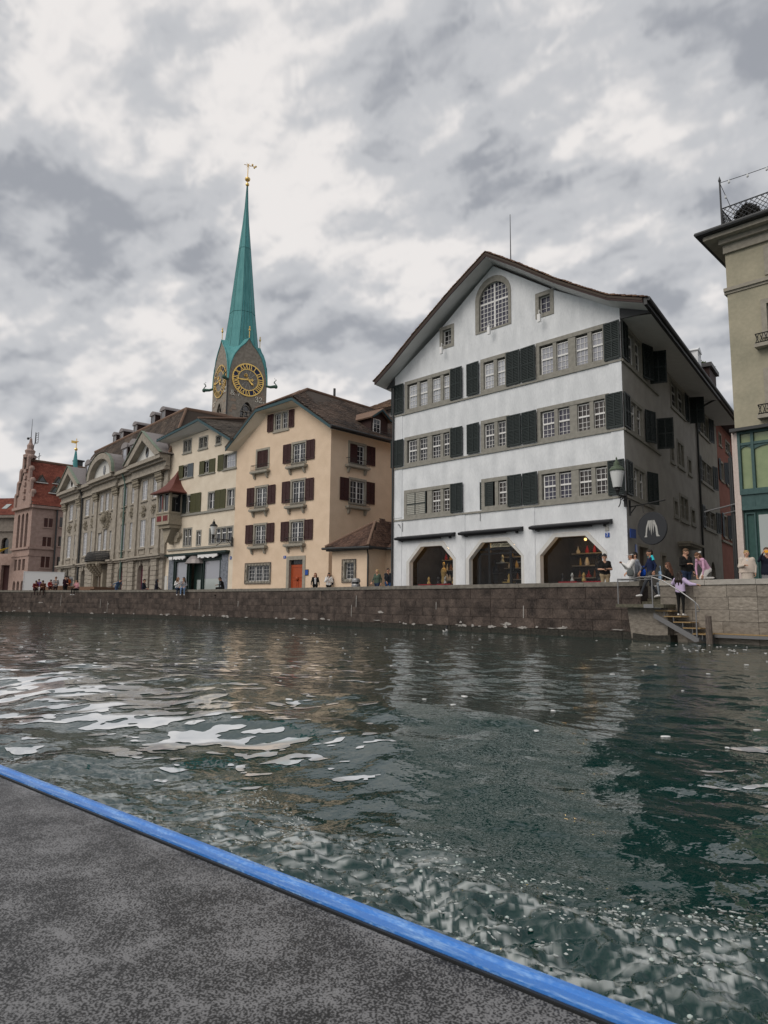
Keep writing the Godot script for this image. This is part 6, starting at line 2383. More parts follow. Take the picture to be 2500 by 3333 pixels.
func quay():
	var dark = base("quay_wall", Vector3.ZERO, 0, "long dark stained stone river wall below the houses", "wall")
	var light = base("pale_quay_wall", Vector3.ZERO, 0, "paler stone river wall right of the landing steps", "wall")
	var dm = ["quay_stone_0", "quay_stone_1", "quay_stone_2", "quay_stone_3"]
	var lm = ["light_stone_0", "light_stone_1", "light_stone_2"]
	for k in WALL.size() - 1:
		var p = WALL[k]; var q = WALL[k + 1]
		if k == 2: continue          # the gap with the steps
		var isl = k < 2
		var far = k > 7
		var cs = [[-.4, .26], [.26, .68], [.68, 1.06], [1.06, 1.46], [1.46, 1.92]] if not isl else [[-.4, .30], [.30, .72], [.72, 1.10], [1.10, 1.52], [1.52, 1.93]]
		var par = light if isl else dark
		var f = wall_run(par, p, q, cs, lm if isl else dm, .85 if isl else 1.0 if not far else 1.6, 1.5 if isl else 1.6 if not far else 2.6, 40 + k)
		var b = mb()
		b.xf = Transform3D(Basis(f[1], Vector3.UP, f[3]) if f[1].cross(Vector3.UP).dot(f[3]) > 0 else Basis(-f[1], Vector3.UP, f[3]), f[0] + f[1] * f[2] / 2)
		b.box(-f[2] / 2, -.6, -.45, f[2] / 2, 1.93, -.03)
		put("wall_core", b, "quay_mortar", par)
		var n = max(1, int(f[2] / (1.25 if isl else 1.5)))
		for i in n:
			b = mb()
			b.box(-f[2] / n / 2 + .006, 0, -.5, f[2] / n / 2 - .006, .17, .05)
			var o = put("coping_stone", b, "coping_light" if isl else "coping_dark", par)
			o.transform = Transform3D(Basis(Vector3.UP, f[4]), f[0] + f[1] * f[2] * (i + .5) / n + Vector3(0, 1.93 + rng.randf_range(-.004, .004), 0))
		# scales of lime where the plaster hangs on above the waterline
		if not isl:
			var r = RandomNumberGenerator.new()
			r.seed = 60 + k
			for i in int(f[2] * .22):
				b = mb()
				var sw = r.randf_range(.012, .03); var sl = r.randf_range(.12, .5)
				b.prism(pts([-sw, -sl, sw * .4, -sl * 1.1, sw, sl, -sw * .6, sl * .9]), .02, .03)
				var o = put("lime_streak", b, "lime", par)
				o.transform = Transform3D(Basis(Vector3.UP, f[4]), f[0] + f[1] * r.randf() * f[2] + Vector3(0, r.randf_range(.8, 1.35), 0) + f[3] * .002)
			for i in int(f[2] * (2.2 if k == 4 or k == 5 else 1.0)):
				var m = 13
				var poly = PackedVector2Array()
				var sx = r.randf_range(.04, .34); var sy = r.randf_range(.015, .075)
				for j in m:
					var t = TAU * j / m
					poly.append(Vector2(cos(t) * sx * r.randf_range(.35, 1.15), sin(t) * sy * r.randf_range(.3, 1.3)))
				b = mb()
				b.prism(poly, .016, .024)
				var o = put("lime_scale", b, "lime", par)
				o.transform = Transform3D(Basis(Vector3.UP, f[4]), f[0] + f[1] * r.randf() * f[2] + Vector3(0, .25 + absf(r.randfn()) * .07 + (r.randf_range(.2, .9) if r.randf() < .06 else 0.0), 0) + f[3] * .005)
	landing()
	# far end: stone bollard, broad steps and the end of the bridge
	var st = base("broad_steps", Vector3(-30.5, G, -66.5), -28, "broad brown stone steps rising at the far left end of the quay", "steps")
	for k in 5:
		var b = mb()
		b.box(-4.0, k * .22, -3.0 - k * .4, 3.0, (k + 1) * .22 - .01, -k * .4)
		put("step", b, "brown_step", st)
	var bl = base("stone_drum", Vector3(-27.5, G, -61.9), 0, "round stone drum that a person in orange sits on", "bollard")
	var b = mb()
	b.lathe([Vector2(.85, 0), Vector2(.92, .4), Vector2(.95, .95), Vector2(.85, 1.02), Vector2(0, 1.02)], Vector3.ZERO, 20)
	put("drum", b, "brown_step", bl)
	var pier = base("bridge_pier", Vector3(-36.2, -.5, -61.8), 25, "rounded stone pier of a bridge at the left edge", "bridge")
	b = mb()
	b.box(-4.0, 0, -5, 0, 3.3, 1.0)
	put("pier_body", b, "quay_stone_0", pier)
	b = mb()
	b.lathe([Vector2(1.3, 0), Vector2(1.3, 3.3), Vector2(1.0, 3.6), Vector2(0, 3.75)], Vector3(0, 0, 0), 16)
	put("pier_nose", b, "quay_stone_1", pier)


func landing():
	# landing slab, steps through the wall, steel stair and handrail; local x runs along the wall to the right, z out over the river
	var at = Vector3(9.9, 0, -25.27)
	var h = base("landing_stage", at, 0, "mossy stone landing with a steel stair and bent handrails at the river wall", "stairs")
	h.transform.basis = Basis(Vector3(.6, 0, .8), Vector3.UP, Vector3(-.8, 0, .6))
	var b = mb()
	b.box(-1.35, 1.15, -.1, .55, 1.27, .78)
	put("landing_slab", b, "landing_stone", h)
	b = mb()
	b.prism(pts([-.98, .05, .42, .05, .5, 1.14, -1.12, 1.14]), -.06, .42)
	put("buttress", b, "light_stone_1", h)
	b = mb()
	b.prism(pts([-.96, -.5, .6, -.5, .55, .22, -.2, .18, -.9, .24]), -.04, .46)
	put("buttress_foot", b, "quay_algae", h)
	for k in 3:
		b = mb()
		b.box(-.82 + k * .004, 1.272 + k * .11, -1.4, -.04 - k * .004, 1.375 + k * .11, -.05 - k * .34)
		put("stone_step", b, "landing_stone", h)
	for x in [[-.98, -.84], [-.03, .05]]:
		b = mb()
		b.box(x[0], 1.0, -.5, x[1], 1.93, -.0)
		put("cheek_wall", b, "light_stone_0" if x[0] > -.5 else "quay_stone_1", h)
	b = mb()
	b.box(-.2, 1.14, .785, .18, 1.27, .81)
	put("steel_plate", b, "steel", h)
	for k in 5:
		var x0 = .08 + k * .335
		b = mb()
		b.box(x0, 1.025 - k * .187, .06, x0 + .62, 1.06 - k * .187, .56)
		put("tread", b, "tread", h)
		b = mb()
		b.box(x0 + .33, 1.025 - (k + 1) * .187 + .035, .5, x0 + .35, 1.025 - k * .187, .56)
		put("riser_strut", b, "steel_dull", h)
	for z in [.03, .57]:
		b = mb()
		b.prism(pts([.04, .98, .04, .80, 1.52, .03, 1.66, .06, 1.66, .16]), z, z + .03)
		put("stringer", b, "steel_dull", h)
	for q in [[-1.28, 1.27, 2.16, .72], [.1, 1.27, 2.2, .72], [1.6, .2, 1.36, .6]]:
		b = mb()
		b.tube([Vector3(q[0], q[1], q[3]), Vector3(q[0], q[2], q[3])], .022, 7)
		put("rail_post", b, "steel", h)
	b = mb()
	b.tube([Vector3(-1.28, 2.16, .1), Vector3(-1.28, 2.17, .72), Vector3(-.7, 2.15, .74), Vector3(-.35, 2.22, .74), Vector3(.1, 2.21, .73), Vector3(.5, 2.08, .70), Vector3(1.05, 1.74, .64), Vector3(1.52, 1.40, .6), Vector3(1.68, 1.24, .58), Vector3(1.72, 1.12, .56), Vector3(1.66, 1.04, .52), Vector3(1.58, 1.05, .5)], .022, 7)
	b.tube([Vector3(-.65, 2.14, .05), Vector3(-.4, 2.28, .1), Vector3(.1, 2.3, .1), Vector3(.45, 2.14, .06), Vector3(.5, 2.06, .02)], .02, 7)
	b.tube([Vector3(-1.28, 2.12, .72), Vector3(-.2, 2.13, .72), Vector3(.1, 2.14, .72)], .014, 6)
	put("handrail", b, "steel", h)
	b = mb()
	b.box(1.72, .2, -.02, 6.4, .30, .34)
	put("river_ledge", b, "steel_dull", h)
	b = mb()
	b.box(1.3, .305, -.02, 6.4, .335, .30)
	put("ledge_edge", b, "tread", h)
	var p = base("mooring_post", at + h.transform.basis * Vector3(1.98, -.6, .52), 37, "weathered wooden mooring post beside the steel stair", "post")
	b = mb()
	b.tube([Vector3(.03, 0, 0), Vector3(0, .8, .0), Vector3(-.03, 1.5, .01)], .12, 9, .095)
	put("timber", b, "old_wood", p)
	b = mb()
	b.tube([Vector3(.16, 0, .05), Vector3(.14, .9, .05)], .03, 6)
	put("iron_bar", b, "iron", p)


var wv = []


func wave(x, z):
	# height of the river surface: light chop everywhere, long smooth waves off the bow, broken water along the hull
	var d = x * .655 - z * .755 - 1.076
	var e = x * .755 + z * .655
	var y = wv[0].get_noise_2d(x, z * 1.0) * .034
	var slick = smoothstep(-2.0, -4.2, e) * smoothstep(5.6, 3.6, d)
	y += wv[1].get_noise_2d(x, z) * lerpf(.0065, .0022, slick)
	var lim = 1.75 + .35 * wv[2].get_noise_2d(e * .8, 3.0) + .45 * smoothstep(0.5, 3.0, e)
	var left = smoothstep(-1.4, -4.0, e)
	var w = smoothstep(lim + .30, lim - .5, d) * (1.0 - .72 * left)
	if w > 0.0:
		var n = wv[3].get_noise_2d(e * .8, d * 1.5); var m = wv[4].get_noise_2d(x * .7, z * 1.5)
		y += w * (.070 * n + .030 * m + .016 * wv[5].get_noise_2d(x * .7, z * 1.5))
	var far = exp(-pow((d - 3.4) / 2.2, 2))
	if left > 0.0 and d < 9.0:
		var ph = d * 2.9 + wv[2].get_noise_2d(x * .5, z * .5) * 2.6 + e * .12
		y += left * far * .026 * sin(ph)
		y += left * .16 * smoothstep(1.7, 4.4, d) * exp(-pow(maxf(d - 4.4, 0.0) / 1.3, 2))
		y += left * exp(-pow((d - 1.2) / 1.0, 2)) * .05 * wv[2].get_noise_2d(x * 1.3, z * 1.3)
	return y


func y_bend(e, d):
	# the streaks bend round each other instead of lying parallel
	return .35 * wv[2].get_noise_2d(e * 2.2, d * 2.2)


func river():
	wv = [noise(401, .62, 3), noise(402, 2.6, 2), noise(403, .55, 2), noise(404, 1.1, 3), noise(405, 6.0, 3), noise(406, 14.0, 2)]
	var rings = 620; var cols = 860
	var a0 = deg_to_rad(-48.0); var a1 = deg_to_rad(48.0)
	var r0 = 1.5; var r1 = 98.0
	var v = PackedVector3Array(); v.resize(rings * cols)
	var n = PackedVector3Array(); n.resize(rings * cols)
	# deep water; air and thread place the sky glints painted along the hull
	var tint = PackedColorArray(); tint.resize(rings * cols); tint.fill(L(.0045, .034, .029))
	var glint_clump = noise(412, 2.6, 3); var thread = noise(413, 15.0, 3)
	var k = 0
	for i in rings:
		var r = r0 * pow(r1 / r0, float(i) / (rings - 1))
		var fade = clampf(40.0 / r, .35, 1.0)
		for j in cols:
			var a = lerpf(a0, a1, float(j) / (cols - 1))
			var x = sin(a) * r; var z = -cos(a) * r
			v[k] = Vector3(x, wave(x, z) * fade, z)
			if r < 9.0:
				var d = x * .655 - z * .755 - 1.076
				var e = x * .755 + z * .655
				var lim = 1.75 + .35 * wv[2].get_noise_2d(e * .8, 3.0) + .45 * smoothstep(0.5, 3.0, e)
				var q = smoothstep(lim + .12, lim - .25, d) * smoothstep(-5.5, -3.0, e)
				if q > 0.0:
					var mark = smoothstep(.0, .22, thread.get_noise_2d(x * .5 + y_bend(e, d), z * 1.6))
					var s = smoothstep(-.42, .25, glint_clump.get_noise_2d(e * .8, d * 1.4)) * mark
					tint[k] = tint[k].lerp(L(.46, .49, .48), q * s * .85)
			k += 1
	k = 0
	for i in rings:
		var i0 = max(i - 1, 0) * cols; var i1 = min(i + 1, rings - 1) * cols
		for j in cols:
			n[k] = (v[i0 + j] - v[i1 + j]).cross(v[i * cols + max(j - 1, 0)] - v[i * cols + min(j + 1, cols - 1)]).normalized()
			if n[k].y < 0: n[k] = -n[k]
			k += 1
	var idx = PackedInt32Array(); idx.resize((rings - 1) * (cols - 1) * 6)
	var q = 0
	for i in rings - 1:
		for j in cols - 1:
			var s = i * cols + j
			idx[q] = s; idx[q + 1] = s + cols; idx[q + 2] = s + 1; idx[q + 3] = s + 1; idx[q + 4] = s + cols; idx[q + 5] = s + cols + 1
			q += 6
	var arr = []
	arr.resize(Mesh.ARRAY_MAX)
	arr[Mesh.ARRAY_VERTEX] = v; arr[Mesh.ARRAY_NORMAL] = n; arr[Mesh.ARRAY_COLOR] = tint; arr[Mesh.ARRAY_INDEX] = idx
	var m = ArrayMesh.new()
	m.add_surface_from_arrays(Mesh.PRIMITIVE_TRIANGLES, arr)
	tag(put("river_water", m, "water"), "dark green river with foam flecks, painted sky glints and the wake of the boat", "", "", "structure")
	# the rest of the river, out of the picture, a flat sheet a little lower
	var b = mb()
	b.colored = true
	b.col = L(.0045, .034, .029)
	b.quad(Vector3(-200, -.16, 60), Vector3(120, -.16, 60), Vector3(120, -.16, -90), Vector3(-200, -.16, -90))
	tag(put("river_bed_water", b, "water"), "flat river surface beyond the picture", "", "", "structure")
	# sky reflections off the bow wave, laid on as white islands
	var glint_mask = noise(420, .85, 5); var glint_tear = noise(421, 2.9, 3)
	var glint_verts = PackedVector3Array(); var rn = PackedVector3Array()
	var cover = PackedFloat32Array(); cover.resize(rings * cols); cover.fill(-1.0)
	for i in rings:
		if v[i * cols].length() > 26.0: break
		for j in cols:
			var p = v[i * cols + j]
			var d = p.x * .655 - p.z * .755 - 1.076
			var e = p.x * .755 + p.z * .655
			if d < 1.3 or d > 13.0: continue
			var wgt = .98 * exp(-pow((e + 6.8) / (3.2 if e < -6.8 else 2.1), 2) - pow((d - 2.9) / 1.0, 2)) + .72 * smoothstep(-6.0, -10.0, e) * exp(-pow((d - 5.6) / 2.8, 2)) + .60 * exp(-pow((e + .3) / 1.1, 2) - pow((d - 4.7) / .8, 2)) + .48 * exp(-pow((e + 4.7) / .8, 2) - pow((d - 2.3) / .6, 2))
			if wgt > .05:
				cover[i * cols + j] = glint_mask.get_noise_2d(p.x * .85, p.z * 1.2) * .72 + glint_tear.get_noise_2d(p.x * .75, p.z * 1.35) * 1.15 + wgt * .86 - .62
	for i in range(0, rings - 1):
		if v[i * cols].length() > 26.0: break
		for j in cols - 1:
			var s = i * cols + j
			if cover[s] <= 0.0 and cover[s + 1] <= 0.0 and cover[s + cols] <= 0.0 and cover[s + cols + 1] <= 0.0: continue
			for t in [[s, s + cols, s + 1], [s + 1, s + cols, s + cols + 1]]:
				# keep the part of the triangle that the white patch covers
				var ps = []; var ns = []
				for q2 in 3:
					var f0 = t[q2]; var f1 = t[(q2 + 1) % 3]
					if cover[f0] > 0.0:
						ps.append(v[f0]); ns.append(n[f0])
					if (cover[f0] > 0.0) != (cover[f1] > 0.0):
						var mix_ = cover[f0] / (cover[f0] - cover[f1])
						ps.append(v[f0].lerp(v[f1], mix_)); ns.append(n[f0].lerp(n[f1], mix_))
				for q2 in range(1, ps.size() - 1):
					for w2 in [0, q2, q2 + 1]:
						glint_verts.append(ps[w2] + Vector3(0, .004, 0)); rn.append(ns[w2])
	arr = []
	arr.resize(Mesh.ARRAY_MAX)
	arr[Mesh.ARRAY_VERTEX] = glint_verts; arr[Mesh.ARRAY_NORMAL] = rn
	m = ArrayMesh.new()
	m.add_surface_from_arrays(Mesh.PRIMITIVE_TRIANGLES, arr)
	mat("sky_glint_white", L(.62, .645, .66), .12, {"spec": 1.0})
	M.sky_glint_white.clearcoat_enabled = true
	M.sky_glint_white.clearcoat = 1.0
	M.sky_glint_white.clearcoat_roughness = .05
	tag(put("sky_glints", m, "sky_glint_white"), "white patches added for sky reflections left of centre on the river", "foam", "", "stuff")
	# bubbles and flecks of foam
	var bm = mb()
	bm.lathe([Vector2(1, 0), Vector2(.8, .55), Vector2(.35, .9), Vector2(0, 1)], Vector3.ZERO, 9)
	var xs = []
	var r = RandomNumberGenerator.new()
	r.seed = 77
	for i in 520:
		var e = r.randf_range(-2.2, 4.2)
		var lim = 1.75 + .35 * wv[2].get_noise_2d(e * .8, 3.0) + .45 * smoothstep(0.5, 3.0, e)
		var d = lim - absf(r.randfn()) * .28 + .12 if r.randf() < .6 else r.randf_range(.3, lim)
		var x = .755 * e + .655 * (d + 1.076); var z = .655 * e - .755 * (d + 1.076)
		var s = r.randf_range(.0025, .009)
		xs.append(Transform3D(Basis.IDENTITY.scaled(Vector3(s, s * .8, s)), Vector3(x, wave(x, z) - .002, z)))
	mat("foam", L(.50, .53, .52), .35)
	M["bubble"] = StandardMaterial3D.new()
	M["bubble"].albedo_color = Color(.75, .8, .78)
	M["bubble"].roughness = .08
	var o = copies("foam_bubbles", bm.mesh(), "bubble", xs, null, self)
	tag(o, "small bubbles along the edge of the boat's wake", "foam", "", "stuff")
	# flakes beside the hull: some foam, most added to stand for sky glints
	var fk = mb()
	fk.prism(pts([-.5, -.22, .1, -.4, .5, -.1, .42, .25, -.05, .4, -.45, .2]), -.12, .02)
	xs = []
	var clump = noise(410, 1.9, 3); var tears = noise(411, 6.0, 2)
	for i in 60000:
		if xs.size() >= 5000: break
		var e = r.randf_range(-3.6, 4.6)
		var lim = 1.75 + .35 * wv[2].get_noise_2d(e * .8, 3.0) + .45 * smoothstep(0.5, 3.0, e)
		var d = r.randf_range(.1, lim + .15)
		var x = .755 * e + .655 * (d + 1.076); var z = .655 * e - .755 * (d + 1.076)
		if clump.get_noise_2d(e * .8, d * 1.6) * .9 + tears.get_noise_2d(e * .7, d * 2.0) * .8 + .25 * smoothstep(.5, .0, lim - d) < .26: continue
		var s = r.randf_range(.004, .018) * r.randf_range(.5, 1.0)
		var gx = (wave(x + .03, z) - wave(x - .03, z)) / .06; var gz = (wave(x, z + .03) - wave(x, z - .03)) / .06
		var up = Vector3(-gx, 1, -gz).normalized()
		var ax = Vector3(.755, 0, .655).rotated(Vector3.UP, r.randf_range(-.5, .5))
		ax = (ax - up * ax.dot(up)).normalized()
		xs.append(Transform3D(Basis(ax * s * 1.5, ax.cross(up) * s * -.8, up * .02), Vector3(x, wave(x, z) + .001, z)))
	tag(copies("wake_foam_glints", fk.mesh(), "foam", xs, null, self), "white flakes along the hull, part foam, part added as sky glints", "foam", "", "stuff")
	xs = []
	var fm = mb()
	fm.lathe([Vector2(1, -.2), Vector2(.9, .5), Vector2(0, .7)], Vector3.ZERO, 8)
	for i in 150:
		var x; var z
		if i < 40:
			x = r.randf_range(8.0, 12.0); z = -r.randf_range(18.0, 22.5)
		else:
			var rr = r.randf_range(6, 30); var aa = r.randf_range(-.6, .55)
			x = sin(aa) * rr; z = -cos(aa) * rr
		var s = r.randf_range(.01, .035)
		xs.append(Transform3D(Basis.from_euler(Vector3(0, r.randf() * TAU, 0)).scaled_local(Vector3(s * 1.6, .008, s)), Vector3(x, wave(x, z) * clampf(40.0 / Vector2(x, z).length(), .35, 1.0) + .004, z)))
	copies("foam_flecks", fm.mesh(), "sign_white", xs, null, self).set_meta("label", "white flecks of foam drifting on the river")


func boat():
	var h = base("tour_boat", Vector3(0, 0, 0), 0, "side deck of the tour boat, speckled grey with a blue edge", "boat")
	var t = Vector3(.755, 0, .655); var o = Vector3(.655, 0, -.755)
	h.transform = Transform3D(Basis(t, Vector3.UP, -o), Vector3(-1.47, .5, -2.7) + t * 1.2 + o * .078)
	# local x along the hull, z inboard
	var b = mb()
	b.box(-14, -.06, .05, 8, .0, 3.2)
	put("deck", b, "deck", h)
	b = mb()
	b.box(-14, -1.3, .02, 8, -.07, .12)
	put("hull", b, "gutter", h)
	b = mb()
	b.tube([Vector3(-14, -.004, .0), Vector3(8, -.004, .0)], .018, 10)
	b.box(-14, -.07, .0, 8, .008, .036)
	put("blue_edge", b, "deck_blue", h)
	b = mb()
	b.box(-14, -.05, .037, 8, .003, .044)
	put("edge_joint", b, "gutter", h)


# ---------------------------------------------------------------- street furniture

func street_lamp(at, turn, label, arm, k):
	# scrolled iron wall bracket carrying a tapered glass lantern with a domed cap; x points along the wall, z out
	var h = base("wall_lantern", at, turn, label, "lamp", "lanterns on wall brackets")
	var b = mb()
	b.box(-.07, -.55, 0, .07, .15, .06)
	b.tube([Vector3(0, -.1, .03), Vector3(0, -.1, arm)], .03, 6)
	var sc = []
	for i in 14: sc.append(Vector3(0, -.42 + .30 * sin(i * .3), .08 + arm * .06 * i + .04 * cos(i * .9)))
	b.tube(sc, .024, 5)
	for q in [[.25, -.22, .1], [.55, -.2, .08], [.8, -.18, .06]]:
		var ring = []
		for i in 11: ring.append(Vector3(0, q[1] + q[2] * sin(TAU * i / 10), arm * q[0] + q[2] * cos(TAU * i / 10)))
		b.tube(ring, .018, 4)
	put("bracket", b, "iron", h)
	b = mb()
	b.lathe([Vector2(.03, -.1), Vector2(.06, 0), Vector2(.12, .1), Vector2(.10, .16), Vector2(.17 * k, .2), Vector2(0, .22)], Vector3(0, 0, arm), 12)
	put("lantern_foot", b, "iron", h)
	b = mb()
	b.smooth = true
	b.lathe([Vector2(0, .2), Vector2(.16 * k, .22), Vector2(.27 * k, .85 * k)], Vector3(0, 0, arm), 16)
	put("glass", b, "lamp_glass", h)
	b = mb()
	b.lathe([Vector2(.30 * k, .84 * k), Vector2(.31 * k, .88 * k), Vector2(.2 * k, 1.02 * k), Vector2(.12 * k, 1.06 * k), Vector2(.12 * k, 1.16 * k), Vector2(.06, 1.24 * k), Vector2(.03, 1.3 * k), Vector2(.04, 1.35 * k), Vector2(0, 1.42 * k)], Vector3(0, 0, arm), 16)
	put("cap", b, "lamp_green" if k > 1.05 else "iron", h)
	return h


func furniture():
	street_lamp(Vector3(10.55, 6.05, -30.45), -45, "white glass lantern on an iron bracket at the corner of the white house", .75, 1.1)
	street_lamp(Vector3(-11.95, 6.2, -55.5), -43, "black lantern on a long scrolled arm where the cream house meets the yellow house", 1.75, 1.0)
	# round hanging sign on its own bracket
	var h = base("hanging_sign", Vector3(10.75, G, -30.52), -54, "round black hanging sign with a pale emblem of bent legs, on the lane corner", "sign")
	var b = mb()
	b.box(-.04, 3.62, 0, .04, 4.3, .05)
	b.tube([Vector3(0, 4.0, .02), Vector3(1.7, 4.12, .02)], .03, 6)
	b.tube([Vector3(0, 3.68, .02), Vector3(.3, 4.0, .02)], .025, 6)
	b.tube([Vector3(.62, 4.05, .02), Vector3(.66, 3.68, .02)], .015, 5)
	put("sign_bracket", b, "iron", h)
	b = mb()
	b.xf = Transform3D(Basis(Vector3.RIGHT, PI / 2), Vector3(1.05, 2.98, .02))
	b.lathe([Vector2(0, -.04), Vector2(.68, -.04), Vector2(.7, -.02), Vector2(.7, .02), Vector2(.68, .04), Vector2(0, .04)], Vector3.ZERO, 40)
	put("sign_disc", b, "sign_disc", h)
	b = mb()
	for q in [[[-.36, -.36, -.22, -.36, -.24, -.28, -.20, .0, -.08, .34, -.16, .34, -.26, .05, -.30, -.28]], [[.22, -.36, .38, -.36, .30, -.28, .26, .05, .14, .34, .06, .34, .18, .0, .20, -.28]], [[-.05, .0, -.02, -.3, .01, .0, .02, .34, -.05, .34]], [[.05, .05, .08, -.2, .11, .05, .1, .34, .04, .34]], [[-.14, .1, -.10, -.12, -.07, .1, -.06, .34, -.1, .34]]]:
		b.xf = Transform3D(Basis.IDENTITY, Vector3(1.05, 2.98, .06))
		b.prism(pts(q[0]), 0, .012)
	put("emblem", b, "sash_grey", h)
	h = base("street_name_sign", Vector3(10.86, G + 2.85, -30.62), 45, "small blue street name plate on the lane wall", "sign")
	b = mb()
	b.box(-.28, -.2, .0, .28, .2, .02)
	put("plate", b, "sign_blue", h)
	# litter bin
	var p = Vector3(-1.66, G, -43.1)
	h = base("litter_bin", p, -45, "steel litter bin with a hooded top by the yellow annex", "bin")
	b = mb()
	b.smooth = false
	b.lathe([Vector2(.27, 0), Vector2(.27, .85), Vector2(.24, .9), Vector2(0, .9)], Vector3.ZERO, 18)
	put("drum", b, "bin_steel", h)
	b = mb()
	b.lathe([Vector2(.27, 1.02), Vector2(.27, 1.14), Vector2(.2, 1.24), Vector2(0, 1.27)], Vector3.ZERO, 18)
	for k in 3: b.box(-.02 + .24 * cos(k * 2.1), .88, -.02 + .24 * sin(k * 2.1), .02 + .24 * cos(k * 2.1), 1.03, .02 + .24 * sin(k * 2.1))
	put("hood", b, "bin_steel", h)
	b = mb()
	b.lathe([Vector2(.23, .9), Vector2(.23, 1.02)], Vector3.ZERO, 14)
	put("opening", b, "shop_dark", h)
	# white lorry on the square
	h = base("white_lorry", Vector3(-38.5, G, -81.0), 17, "white box lorry parked in front of the pink hall", "lorry")
	b = mb()
	b.box(-2.2, .75, -1.1, 2.0, 3.0, 1.1)
	b.frame(-2.2, .75, 2.0, 3.0, .06, 1.1, 1.13)
	put("box_body", b, "truck_white", h)
	b = mb()
	b.prism(pts([2.05, .5, 3.9, .5, 3.95, 1.4, 3.4, 2.5, 2.05, 2.5]), -1.0, 1.0)
	put("cab", b, "truck_grey", h)
	b = mb()
	b.prism(pts([2.4, 1.5, 3.6, 1.5, 3.25, 2.3, 2.4, 2.3]), 1.0, 1.02)
	put("side_window", b, "pane_dark", h)
	for x in [-1.3, 3.0]:
		for z in [-.95, .95]:
			b = mb()
			b.xf = Transform3D(Basis(Vector3.RIGHT, PI / 2), Vector3(x, .45, z))
			b.lathe([Vector2(0, -.12), Vector2(.42, -.12), Vector2(.45, 0), Vector2(.42, .12), Vector2(0, .12)], Vector3.ZERO, 14)
			put("wheel", b, "tyre", h)
	# a duck drifting below the wall
	h = base("duck", Vector3(2.75, .0, -31.4), 160, "white and dark duck swimming below the quay wall", "duck")
	b = mb()
	b.colored = true
	b.smooth = true
	b.col = L(.7, .69, .66)
	b.xf = Transform3D(Basis.IDENTITY.scaled(Vector3(.115, .085, .21)), Vector3(0, .05, 0))
	b.ball(Vector3.ZERO, 1, 12)
	b.col = L(.03, .03, .035)
	b.xf = Transform3D.IDENTITY
	b.tube([Vector3(0, .08, .14), Vector3(0, .17, .19), Vector3(0, .22, .21)], .05, 8, .045)
	b.xf = Transform3D(Basis.IDENTITY.scaled(Vector3(.05, .05, .065)), Vector3(0, .235, .225))
	b.ball(Vector3.ZERO, 1, 10)
	b.xf = Transform3D.IDENTITY
	b.tube([Vector3(0, .09, -.15), Vector3(0, .12, -.27)], .06, 7, .01)
	b.col = L(.10, .09, .07)
	b.tube([Vector3(0, .225, .27), Vector3(0, .215, .34)], .018, 6, .008)
	put("body", b, "prop", h)


# ---------------------------------------------------------------- people

